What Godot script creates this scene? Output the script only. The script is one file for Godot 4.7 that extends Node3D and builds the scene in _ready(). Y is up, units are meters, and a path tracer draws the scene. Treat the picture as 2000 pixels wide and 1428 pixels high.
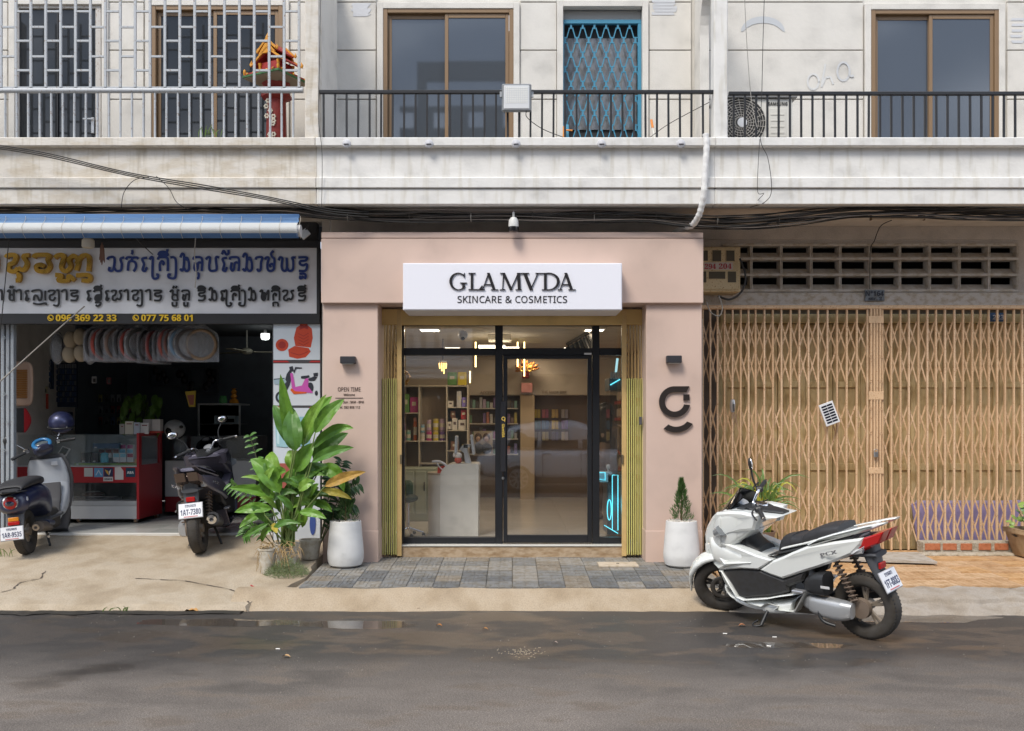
extends Node3D
# Street front of three shophouses. Camera at (0, EYE, 0) looking along -z; depth d means z = -d.
const F := 1800.0
const EYE := 1.68
const HOR := 820.0
const DB := 9.3     # balcony front
const DP := 9.5     # pink portal front
const DG := 10.0    # shop glass
const DL := 10.2    # left shop front
const DR := 10.2    # right gate
const DW := 10.4    # house wall
const WALK := 0.2   # pavement height

var origin := {}
var taken := {}
var mats := {}
var shared := {}
var rng := RandomNumberGenerator.new()

func X(px: float, d: float) -> float: return (px - 1000.0) * d / F
func Y(py: float, d: float) -> float: return EYE + (HOR - py) * d / F
func W(px: float, d: float) -> float: return px * d / F
func V(px: float, py: float, d: float) -> Vector3: return Vector3(X(px, d), Y(py, d), -d)

class MB:
	var v := PackedVector3Array()
	var n := PackedVector3Array()
	var c := PackedColorArray()
	var col := Color.WHITE
	var xf := Transform3D()
	func tri(a: Vector3, b: Vector3, d: Vector3, na: Vector3, nb: Vector3, nd: Vector3) -> void:
		if (d - a).cross(b - a).dot(na + nb + nd) < 0.0:
			v.append(xf * a); v.append(xf * d); v.append(xf * b)
			n.append((xf.basis * na).normalized()); n.append((xf.basis * nd).normalized()); n.append((xf.basis * nb).normalized())
		else:
			v.append(xf * a); v.append(xf * b); v.append(xf * d)
			n.append((xf.basis * na).normalized()); n.append((xf.basis * nb).normalized()); n.append((xf.basis * nd).normalized())
		c.append(col); c.append(col); c.append(col)
	func flat(a: Vector3, b: Vector3, d: Vector3, out := Vector3.ZERO) -> void:
		var g := (d - a).cross(b - a).normalized()
		if out != Vector3.ZERO and g.dot(out) < 0.0: g = -g
		tri(a, b, d, g, g, g)
	func quad(a: Vector3, b: Vector3, d: Vector3, e: Vector3, out := Vector3.ZERO) -> void:
		flat(a, b, d, out); flat(a, d, e, out)
	func box(at: Vector3, s: Vector3, bev := 0.0, bs := Basis()) -> MB:
		var h := s * 0.5
		var o := minf(bev, minf(h.x, minf(h.y, h.z)) * 0.95)
		for ax in 3:
			var a1 := (ax + 1) % 3
			var a2 := (ax + 2) % 3
			for sg in [-1.0, 1.0]:
				var p := []
				for k in [[-1.0, -1.0], [1.0, -1.0], [1.0, 1.0], [-1.0, 1.0]]:
					var q := Vector3.ZERO
					q[ax] = sg * h[ax]; q[a1] = k[0] * (h[a1] - o); q[a2] = k[1] * (h[a2] - o)
					p.append(at + bs * q)
				var out := Vector3.ZERO
				out[ax] = sg
				quad(p[0], p[1], p[2], p[3], bs * out)
			if o > 0.0:
				for s1 in [-1.0, 1.0]:
					for s2 in [-1.0, 1.0]:
						var q := []
						for t in [[-1.0, 0], [1.0, 0], [1.0, 1], [-1.0, 1]]:
							var r := Vector3.ZERO
							r[ax] = t[0] * (h[ax] - o)
							r[a1] = s1 * (h[a1] - (0.0 if t[1] == 0 else o)); r[a2] = s2 * (h[a2] - (o if t[1] == 0 else 0.0))
							q.append(at + bs * r)
						var out := Vector3.ZERO
						out[a1] = s1; out[a2] = s2
						quad(q[0], q[1], q[2], q[3], bs * out)
		if o > 0.0:
			for i in 8:
				var g := Vector3(1.0 if i & 1 else -1.0, 1.0 if i & 2 else -1.0, 1.0 if i & 4 else -1.0)
				var e := h - Vector3(o, o, o)
				flat(at + bs * (g * Vector3(h.x, e.y, e.z)), at + bs * (g * Vector3(e.x, h.y, e.z)), at + bs * (g * Vector3(e.x, e.y, h.z)), bs * g)
		return self
	func quad2(a: Vector3, b: Vector3) -> MB:
		quad(a, Vector3(b.x, a.y, a.z), b, Vector3(a.x, b.y, b.z), Vector3.UP)
		return self
	func span(a: Vector3, b: Vector3, bev := 0.0) -> MB:
		return box((a + b) * 0.5, (b - a).abs(), bev)
	func bar(a: Vector3, b: Vector3, w: float, t: float, bev := 0.0, up := Vector3.UP) -> MB:
		var y := (b - a).normalized()
		var x := y.cross(up if absf(y.dot(up)) < 0.95 else Vector3.BACK).normalized()
		return box((a + b) * 0.5, Vector3(w, a.distance_to(b), t), bev, Basis(x, y, x.cross(y)))
	func grid(rows: Array, wrap := false) -> MB:
		var nr := rows.size()
		var nc: int = rows[0].size()
		var nn := []
		for i in nr:
			var line := PackedVector3Array()
			for j in nc:
				var l: Vector3 = rows[i][(j - 1 + nc) % nc] if (wrap or j > 0) else rows[i][j]
				var r: Vector3 = rows[i][(j + 1) % nc] if (wrap or j < nc - 1) else rows[i][j]
				var u: Vector3 = rows[maxi(i - 1, 0)][j]
				var d: Vector3 = rows[mini(i + 1, nr - 1)][j]
				var g := (r - l).cross(d - u)
				if g.length_squared() < 1e-16:
					var k := clampi(i, 1, nr - 2) if nr > 2 else i
					g = (rows[k][(j + 1) % nc] - rows[k][(j - 1 + nc) % nc]).cross(rows[mini(k + 1, nr - 1)][j] - rows[maxi(k - 1, 0)][j])
				if g.length_squared() < 1e-16:
					var q := 1 if i == 0 else i - 1
					g = (rows[q][(j + 1) % nc] - rows[q][j]).cross(rows[maxi(i, q)][j] - rows[mini(i, q)][j])
				line.append(g.normalized())
			nn.append(line)
		for i in nr - 1:
			for j in (nc if wrap else nc - 1):
				var k := (j + 1) % nc
				var a: Vector3 = rows[i][j]
				var b: Vector3 = rows[i][k]
				var d: Vector3 = rows[i + 1][k]
				var e: Vector3 = rows[i + 1][j]
				if a.distance_squared_to(b) > 1e-14: tri(a, b, d, nn[i][j], nn[i][k], nn[i + 1][k])
				if d.distance_squared_to(e) > 1e-14: tri(a, d, e, nn[i][j], nn[i + 1][k], nn[i + 1][j])
		return self
	func fan(ring: PackedVector3Array, out: Vector3) -> void:
		var m := Vector3.ZERO
		for p in ring: m += p
		m /= ring.size()
		for i in ring.size(): tri(m, ring[i], ring[(i + 1) % ring.size()], out, out, out)
	func tube(pts: Array, r, sides := 7, cap := true) -> MB:
		var rows := []
		var up := Vector3.UP
		var t0: Vector3 = (pts[1] - pts[0]).normalized()
		if absf(t0.dot(up)) > 0.9: up = Vector3.RIGHT
		for i in pts.size():
			var t: Vector3 = (pts[mini(i + 1, pts.size() - 1)] - pts[maxi(i - 1, 0)]).normalized()
			var x := t.cross(up).normalized()
			up = x.cross(t).normalized()
			var rr: float = r[i] if r is Array else r
			var ring := PackedVector3Array()
			for k in sides:
				var a := TAU * k / sides
				ring.append(pts[i] + (x * cos(a) + up * sin(a)) * rr)
			rows.append(ring)
		grid(rows, true)
		if cap:
			fan(rows[0], -t0)
			fan(rows[-1], (pts[-1] - pts[-2]).normalized())
		return self
	func lathe(prof: Array, seg := 20, at := Transform3D()) -> MB:
		var run := []
		for i in prof.size():
			run.append(prof[i])
			var last := i == prof.size() - 1
			var crease := false
			if not last and i > 0:
				crease = absf((prof[i] - prof[i - 1]).angle_to(prof[i + 1] - prof[i])) > 0.6
			if (crease or last) and run.size() > 1:
				var rows := []
				for p in run:
					var ring := PackedVector3Array()
					for k in seg:
						var a := TAU * k / seg
						ring.append(at * Vector3(p.x * cos(a), p.y, p.x * sin(a)))
					rows.append(ring)
				grid(rows, true)
				run = [prof[i]]
		return self
	func ball(at: Vector3, r: Vector3, seg := 14, bs := Basis()) -> MB:
		var p := []
		var h := seg / 2
		for i in h + 1:
			var a := PI * i / h - PI / 2
			p.append(Vector2(cos(a) if i > 0 and i < h else 0.0, sin(a)))
		var rows := []
		for q in p:
			var ring := PackedVector3Array()
			for k in seg:
				var a := TAU * k / seg
				ring.append(at + bs * (Vector3(q.x * cos(a), q.y, q.x * sin(a)) * r))
			rows.append(ring)
		return grid(rows, true)
	func prism(poly: Array, z0: float, z1: float, bev := 0.0) -> MB:
		var p := PackedVector2Array(poly)
		if Geometry2D.is_polygon_clockwise(p): p.reverse()
		var k := p.size()
		var q := PackedVector2Array()
		for i in k:
			var a := (p[i] - p[(i - 1 + k) % k]).normalized()
			var b := (p[(i + 1) % k] - p[i]).normalized()
			var m := (Vector2(-a.y, a.x) + Vector2(-b.y, b.x)).normalized()
			q.append(p[i] + m * bev / maxf(0.5, m.dot(Vector2(-a.y, a.x))))
		var idx := Geometry2D.triangulate_polygon(q)
		for i in range(0, idx.size(), 3):
			for s in [[z0, -1.0], [z1, 1.0]]:
				var g := Vector3(0, 0, s[1])
				tri(_p(q[idx[i]], s[0]), _p(q[idx[i + 1]], s[0]), _p(q[idx[i + 2]], s[0]), g, g, g)
		for i in k:
			var j := (i + 1) % k
			var e := p[j] - p[i]
			var out := Vector3(e.y, -e.x, 0)
			quad(_p(p[i], z0 + bev), _p(p[j], z0 + bev), _p(p[j], z1 - bev), _p(p[i], z1 - bev), out)
			if bev > 0.0:
				quad(_p(p[i], z0 + bev), _p(p[j], z0 + bev), _p(q[j], z0), _p(q[i], z0), out.normalized() + Vector3(0, 0, -1))
				quad(_p(p[i], z1 - bev), _p(p[j], z1 - bev), _p(q[j], z1), _p(q[i], z1), out.normalized() + Vector3(0, 0, 1))
		return self
	# outline given by points of one depth, extruded backwards by T
	func prism2(pts: Array, t: float, bev := 0.004) -> MB:
		var poly := []
		for q in pts: poly.append(Vector2(q.x, q.y))
		return prism(poly, pts[0].z - t, pts[0].z, bev)
	func _p(a: Vector2, z: float) -> Vector3: return Vector3(a.x, a.y, z)
	# closed body through sections: each [bottom x, bottom y, top x, top y, half width, roundness, z shift]
	func body(st: Array, sub := 4, seg := 20) -> MB:
		var rows := []
		var k := st.size()
		for i in k - 1:
			for s in (sub if i < k - 2 else sub + 1):
				var t := float(s) / sub
				var q := []
				for m in 7:
					q.append(cubic_interpolate(st[maxi(i - 1, 0)][m] if i > 0 else 2.0 * st[0][m] - st[1][m], st[i][m], st[i + 1][m], st[mini(i + 2, k - 1)][m] if i < k - 2 else 2.0 * st[k - 1][m] - st[k - 2][m], t))
				var ring := PackedVector3Array()
				for j in seg:
					var a := TAU * j / seg
					var e: float = 2.0 / maxf(1.2, q[5])
					var cs := signf(cos(a)) * pow(absf(cos(a)), e)
					var sn := signf(sin(a)) * pow(absf(sin(a)), e)
					var h := 0.5 + 0.5 * sn
					ring.append(Vector3(lerpf(q[0], q[2], h), lerpf(q[1], q[3], h), q[6] + maxf(q[4], 0.001) * cs))
				rows.append(ring)
		grid(rows, true)
		var d: Vector3 = rows[1][0] - rows[0][0]
		fan(rows[0], -d.normalized()); fan(rows[-1], (rows[-1][0] - rows[-2][0]).normalized())
		return self
	func cubic_interpolate(a: float, b: float, e: float, d: float, t: float) -> float:
		return 0.5 * ((2.0 * b) + (-a + e) * t + (2.0 * a - 5.0 * b + 4.0 * e - d) * t * t + (-a + 3.0 * b - 3.0 * e + d) * t * t * t)
	func torus(at: Transform3D, R: float, r: float, seg := 28, sides := 8, sq := 1.0) -> MB:
		var rows := []
		for i in seg + 1:
			var a := TAU * i / seg
			var ring := PackedVector3Array()
			for k in sides:
				var b := TAU * k / sides
				var rr := R + r * cos(b)
				ring.append(at * Vector3(rr * cos(a), rr * sin(a), r * sq * sin(b)))
			rows.append(ring)
		return grid(rows, true)
	func turned(t: Transform3D) -> MB:
		for i in v.size():
			v[i] = t * v[i]
			n[i] = t.basis * n[i]
		return self
	func mesh(off := Vector3.ZERO) -> ArrayMesh:
		var pv := PackedVector3Array(v)
		if off != Vector3.ZERO:
			for i in pv.size(): pv[i] -= off
		var arr := []
		arr.resize(Mesh.ARRAY_MAX)
		arr[Mesh.ARRAY_VERTEX] = pv
		arr[Mesh.ARRAY_NORMAL] = n
		arr[Mesh.ARRAY_COLOR] = c
		var m := ArrayMesh.new()
		m.add_surface_from_arrays(Mesh.PRIMITIVE_TRIANGLES, arr)
		return m

func numbered(s: String) -> String:
	if not taken.has(s):
		taken[s] = 0
		return s
	taken[s] += 1
	return "%s_%03d" % [s, taken[s]]

func tag(o: Node3D, label: String, category: String, group := "") -> Node3D:
	o.set_meta("label", label); o.set_meta("category", category)
	if group: o.set_meta("group", group)
	return o

# a thing whose parts are given in world coordinates; its node stands at AT
func thing(called: String, label: String, category: String, at: Vector3, group := "") -> Node3D:
	var o := Node3D.new()
	o.name = numbered(called)
	add_child(o)
	o.position = at
	origin[o] = at
	return tag(o, label, category, group)

# a thing whose parts are given in its own axes
func local_thing(called: String, label: String, category: String, xf: Transform3D, group := "") -> Node3D:
	var o := thing(called, label, category, Vector3.ZERO, group)
	origin[o] = Vector3.ZERO
	o.transform = xf
	return o

func obj(m: MB, called: String, mat: Material, parent: Node3D = null) -> MeshInstance3D:
	var o := MeshInstance3D.new()
	o.material_override = mat
	if parent == null:
		var lo := m.v[0]
		var hi := m.v[0]
		for p in m.v:
			lo = lo.min(p); hi = hi.max(p)
		var b := Vector3((lo.x + hi.x) / 2, lo.y, (lo.z + hi.z) / 2)
		o.name = numbered(called)
		o.mesh = m.mesh(b)
		add_child(o)
		o.position = b
		origin[o] = b
	else:
		o.name = called
		o.mesh = m.mesh(origin[parent])
		parent.add_child(o, true)
		origin[o] = origin[parent]
	return o

func piece(me: Mesh, called: String, mat: Material, parent: Node3D, xf: Transform3D) -> MeshInstance3D:
	var o := MeshInstance3D.new()
	o.mesh = me
	o.material_override = mat
	o.name = called
	parent.add_child(o, true)
	o.transform = xf
	o.position -= origin[parent]
	origin[o] = xf.origin
	return o

func struct(m: MB, called: String, mat: Material, parent: Node3D = null) -> MeshInstance3D:
	var o := obj(m, called, mat, parent)
	o.set_meta("kind", "structure")
	return o

func text(s: String, size: float, depth: float, font := "Droid Sans", weight := 400, spacing := 0.0) -> TextMesh:
	var f := SystemFont.new()
	f.font_names = PackedStringArray([font])
	f.font_weight = weight
	var t := TextMesh.new()
	if spacing != 0.0:
		var fv := FontVariation.new()
		fv.base_font = f
		fv.spacing_glyph = int(spacing)
		t.font = fv
	else:
		t.font = f
	t.text = s
	t.font_size = 64
	t.pixel_size = size / 64.0
	t.depth = depth
	t.curve_step = 1.0
	return t

# lettering whose box is fitted to width w and height h, centred at AT, facing +z of BS
func letters(s: String, at: Vector3, w: float, h: float, mat: Material, parent: Node3D, called := "lettering", font := "Droid Sans", weight := 400, depth := 0.006, bs := Basis()) -> MeshInstance3D:
	var t := text(s, 1.0, 0.1, font, weight)
	var arr := t.get_mesh_arrays()
	var vs: PackedVector3Array = arr[Mesh.ARRAY_VERTEX]
	var bb := AABB(vs[0], Vector3.ZERO)
	for p in vs: bb = bb.expand(p)
	for i in vs.size():
		var p := vs[i] - bb.get_center()
		vs[i] = Vector3(p.x * w / bb.size.x, p.y * h / bb.size.y, p.z / bb.size.z * depth)
	arr[Mesh.ARRAY_VERTEX] = vs
	arr[Mesh.ARRAY_TANGENT] = null
	var m := ArrayMesh.new()
	m.add_surface_from_arrays(Mesh.PRIMITIVE_TRIANGLES, arr)
	return piece(m, called, mat, parent, Transform3D(bs, at))

func lin(r: float, g: float, b: float, a := 1.0) -> Color:
	var k := Color(r, g, b).linear_to_srgb()
	k.a = a
	return k

# plain material: base colour in linear values
func M(r: float, g: float, b: float, rough := 0.6, metal := 0.0) -> StandardMaterial3D:
	var key := [r, g, b, rough, metal]
	if not mats.has(key):
		var m := StandardMaterial3D.new()
		m.albedo_color = lin(r, g, b)
		m.roughness = rough
		m.metallic = metal
		mats[key] = m
	return mats[key]

func noise_tex(freq: float, ramp: Array, sd := 1, octaves := 4, size := 512, kind := FastNoiseLite.TYPE_SIMPLEX_SMOOTH, normal := 0.0) -> NoiseTexture2D:
	var f := FastNoiseLite.new()
	f.noise_type = kind
	f.seed = sd
	f.frequency = freq
	f.fractal_octaves = octaves
	var t := NoiseTexture2D.new()
	t.width = size; t.height = size
	t.seamless = true
	t.generate_mipmaps = false
	if normal > 0.0:
		t.as_normal_map = true
		t.bump_strength = normal
	elif ramp.size():
		var g := Gradient.new()
		var offs := PackedFloat32Array()
		var cols := PackedColorArray()
		for e in ramp:
			offs.append(e[0]); cols.append(e[1])
		g.offsets = offs; g.colors = cols
		t.color_ramp = g
	t.noise = f
	return t

func grey(k: float, a := 1.0) -> Color: return lin(k, k, k, a)

# triplanar weathered material: base colour times blotches, times streaks of another scale, with fine relief
func weathered(r: float, g: float, b: float, rough: float, tex: Texture2D, s1: Vector3, tex2: Texture2D = null, s2 := Vector3.ONE, relief: Texture2D = null, hs := 0.2) -> StandardMaterial3D:
	var m := StandardMaterial3D.new()
	m.albedo_color = lin(r, g, b)
	m.albedo_texture = tex
	m.roughness = rough
	m.uv1_triplanar = true
	m.uv1_world_triplanar = true
	m.uv1_scale = s1
	if tex2:
		m.detail_enabled = true
		m.detail_albedo = tex2
		m.detail_blend_mode = BaseMaterial3D.BLEND_MODE_MUL
		m.detail_uv_layer = BaseMaterial3D.DETAIL_UV_2
		m.uv2_triplanar = true
		m.uv2_world_triplanar = true
		m.uv2_scale = s2
	if relief:
		m.heightmap_enabled = true
		m.heightmap_texture = relief
		m.heightmap_scale = hs
	return m

func glass(a := 0.06, tint := Color(0.8, 0.86, 0.84)) -> StandardMaterial3D:
	var key := ["glass", a, tint]
	if not mats.has(key):
		var m := StandardMaterial3D.new()
		m.transparency = BaseMaterial3D.TRANSPARENCY_ALPHA
		m.albedo_color = Color(tint, a)
		m.roughness = 0.02
		m.metallic_specular = 0.5
		mats[key] = m
	return mats[key]

func glow(r: float, g: float, b: float, e: float) -> StandardMaterial3D:
	var m := StandardMaterial3D.new()
	m.albedo_color = lin(r, g, b)
	m.emission_enabled = true
	m.emission = lin(r, g, b)
	m.emission_energy_multiplier = e
	return m

func box_mesh(s: Vector3, bev := 0.0) -> ArrayMesh:
	var key := ["box", s, bev]
	if not shared.has(key): shared[key] = MB.new().box(Vector3.ZERO, s, bev).mesh()
	return shared[key]

func curve(pts: Array, sub := 6) -> Array:
	var out := []
	for i in pts.size() - 1:
		var a: Vector3 = pts[maxi(i - 1, 0)]
		var d: Vector3 = pts[mini(i + 2, pts.size() - 1)]
		for s in sub: out.append(pts[i].cubic_interpolate(pts[i + 1], a, d, float(s) / sub))
	out.append(pts[-1])
	return out

func _ready() -> void:
	rng.seed = 11
	var cam := Camera3D.new()
	cam.name = "camera"
	cam.projection = Camera3D.PROJECTION_FRUSTUM
	cam.near = 0.1
	cam.far = 300.0
	cam.size = 1428.0 / F * 0.1
	cam.frustum_offset = Vector2(0.0, (HOR - 714.0) / F * 0.1)
	cam.position = Vector3(0, EYE, 0)
	add_child(cam)
	cam.current = true
	var env := Environment.new()
	env.background_mode = Environment.BG_SKY
	env.tonemap_mode = Environment.TONE_MAPPER_LINEAR
	env.tonemap_exposure = 2.15
	env.sdfgi_enabled = true
	env.ssao_enabled = true
	env.ssil_enabled = true
	var sm := ProceduralSkyMaterial.new()
	sm.sky_top_color = Color(0.46, 0.55, 0.68)
	sm.sky_horizon_color = Color(0.74, 0.76, 0.80)
	sm.ground_bottom_color = Color(0.3, 0.29, 0.27)
	sm.ground_horizon_color = Color(0.5, 0.5, 0.5)
	sm.sky_curve = 0.25
	sm.sky_cover = clouds()
	sm.sky_cover_modulate = Color(1, 1, 1, 0.75)
	sm.sky_energy_multiplier = 1.0
	sm.sun_angle_max = 1.0
	var sky := Sky.new()
	sky.sky_material = sm
	env.sky = sky
	var we := WorldEnvironment.new()
	we.name = "environment"
	we.environment = env
	add_child(we)
	var sun := DirectionalLight3D.new()
	sun.name = "sun"
	sun.light_energy = 0.5
	sun.light_angular_distance = 20.0
	sun.light_color = Color(1.0, 0.975, 0.94)
	sun.shadow_enabled = true
	add_child(sun)
	sun.look_at_from_position(Vector3(-3.5, 9.0, 6.0), Vector3(0, 0, 0))
	textures()
	ground()
	houses()
	left_shop()
	centre_shop()
	right_house()
	opposite_side()
	vehicles()
	planting()
	cables()
	litter()

func clouds() -> ImageTexture:
	var f := FastNoiseLite.new()
	f.seed = 5
	f.frequency = 2.6
	f.fractal_octaves = 6
	f.noise_type = FastNoiseLite.TYPE_SIMPLEX_SMOOTH
	var im := Image.create(512, 256, false, Image.FORMAT_RGBAF)
	for j in 256:
		var up := PI / 2 - PI * (j + 0.5) / 256.0
		for i in 512:
			var a := TAU * i / 512.0
			var p := Vector3(cos(up) * cos(a), sin(up) * 1.6, cos(up) * sin(a)) * 1.5
			var k := f.get_noise_3dv(p)
			var al := clampf((k + 0.18) * 3.0, 0.0, 1.0)
			var lum := 0.3 + 0.6 * clampf(f.get_noise_3dv(p * 1.7 + Vector3(9, 3, 1)) + 0.45, 0.0, 1.0)
			im.set_pixel(i, j, Color(lum, lum * 0.99, lum * 0.97, al))
	return ImageTexture.create_from_image(im)

var T := {}
func textures() -> void:
	T.blotch = noise_tex(0.012, [[0.0, grey(0.76)], [0.35, grey(0.92)], [0.6, grey(0.98)], [1.0, grey(1.0)]], 3, 6)
	T.dirty = noise_tex(0.014, [[0.0, lin(0.64, 0.56, 0.46)], [0.38, lin(0.86, 0.82, 0.75)], [0.58, grey(0.97)], [1.0, grey(1.0)]], 8, 5)
	T.stain = noise_tex(0.014, [[0.0, lin(0.78, 0.73, 0.66)], [0.36, lin(0.9, 0.875, 0.83)], [0.5, grey(0.93)], [0.62, grey(1.0)], [1.0, grey(1.0)]], 8, 6)
	T.streak = noise_tex(0.02, [[0.0, lin(0.78, 0.75, 0.7)], [0.3, lin(0.93, 0.92, 0.89)], [0.45, grey(1.0)], [1.0, grey(1.0)]], 21, 4)
	T.grain = noise_tex(0.25, [[0.0, grey(0.6)], [0.5, grey(0.92)], [0.75, grey(1.0)], [1.0, grey(1.0)]], 4, 3)
	T.bump = noise_tex(0.08, [], 6, 4)
	T.finebump = noise_tex(0.3, [], 9, 2)
	T.concrete = noise_tex(0.01, [[0.0, lin(0.62, 0.57, 0.5)], [0.4, lin(0.88, 0.85, 0.8)], [0.6, grey(1.0)], [1.0, lin(0.9, 0.87, 0.83)]], 31, 6, 1024)
	T.speck = noise_tex(0.45, [[0.0, grey(0.22)], [0.4, grey(0.42)], [0.55, grey(0.5)], [0.66, grey(0.95)], [1.0, grey(1.0)]], 12, 2, 1024)
	T.wood = noise_tex(0.03, [[0.0, grey(0.62)], [0.5, grey(0.95)], [1.0, grey(1.0)]], 14, 5)
	T.rust = noise_tex(0.05, [[0.0, lin(0.25, 0.1, 0.04)], [0.17, lin(0.5, 0.3, 0.18)], [0.24, grey(0.97)], [1.0, grey(1.0)]], 17, 5)
	mats.plaster_l = weathered(0.65, 0.61, 0.55, 0.85, T.stain, Vector3(0.4, 0.8, 0.4), T.streak, Vector3(1.3, 0.16, 1.3), T.bump, 0.15)
	mats.plaster_c = weathered(0.735, 0.72, 0.69, 0.85, T.blotch, Vector3(0.4, 0.5, 0.4), T.streak, Vector3(0.9, 0.11, 0.9), T.bump, 0.12)
	mats.plaster_w = weathered(0.75, 0.72, 0.665, 0.85, T.blotch, Vector3(0.3, 0.35, 0.3), T.grain, Vector3(1, 1, 1), T.bump, 0.1)
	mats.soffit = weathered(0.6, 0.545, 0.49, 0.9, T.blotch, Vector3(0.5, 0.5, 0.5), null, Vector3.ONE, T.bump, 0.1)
	mats.pink = weathered(0.61, 0.455, 0.38, 0.55, T.blotch, Vector3(0.15, 0.15, 0.15), null, Vector3.ONE, T.finebump, 0.02)
	mats.black_metal = M(0.018, 0.018, 0.02, 0.38)
	mats.silver = weathered(0.42, 0.44, 0.46, 0.45, T.rust, Vector3(1.1, 1.1, 1.1))
	mats.bronze = M(0.23, 0.145, 0.075, 0.4)
	mats.tint = M(0.1, 0.115, 0.135, 0.03, 0.35)
	var tm: StandardMaterial3D = mats.tint
	tm.metallic_specular = 0.5
	mats.dark_glass = M(0.02, 0.023, 0.027, 0.04)
	mats.concrete = weathered(0.45, 0.375, 0.28, 0.9, T.concrete, Vector3(0.16, 0.16, 0.16), T.grain, Vector3(0.45, 0.45, 0.45), T.bump, 0.6)
	mats.yellow = weathered(0.64, 0.44, 0.17, 0.5, T.blotch, Vector3(0.5, 0.5, 0.5))
	mats.rubber = M(0.02, 0.02, 0.021, 0.8)
	mats.chrome = M(0.75, 0.75, 0.76, 0.12, 1.0)
	mats.steel = M(0.5, 0.5, 0.5, 0.35, 1.0)
	mats.blackp = M(0.022, 0.023, 0.025, 0.45)

# a sheet over (u, v) in 0..1; CALL gives the point
func sheet(nu: int, nv: int, call: Callable) -> MB:
	var rows := []
	for j in nv + 1:
		var line := PackedVector3Array()
		for i in nu + 1: line.append(call.call(float(i) / nu, float(j) / nv))
		rows.append(line)
	return MB.new().grid(rows)

var bumps := FastNoiseLite.new()
func bump(x: float, z: float, a: float, f := 1.0) -> float: return bumps.get_noise_2d(x * f * 100.0, z * f * 100.0) * a

# height of the pavement at (x, z)
func walk_y(x: float, z: float) -> float:
	var d := -z
	if x < edge_x(d): return lerpf(0.04, 0.38, clampf((d - 8.06) / 2.2, 0.0, 1.0))
	if d < 8.35: return lerpf(0.0, 0.15, clampf((d - 8.06) / 0.29, 0, 1))
	return lerpf(0.15, WALK, clampf((d - 8.35) / 1.1, 0.0, 1.0))
func edge_x(d: float) -> float: return lerpf(-2.32, -1.98, smoothstep(8.06, 8.9, d))

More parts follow.
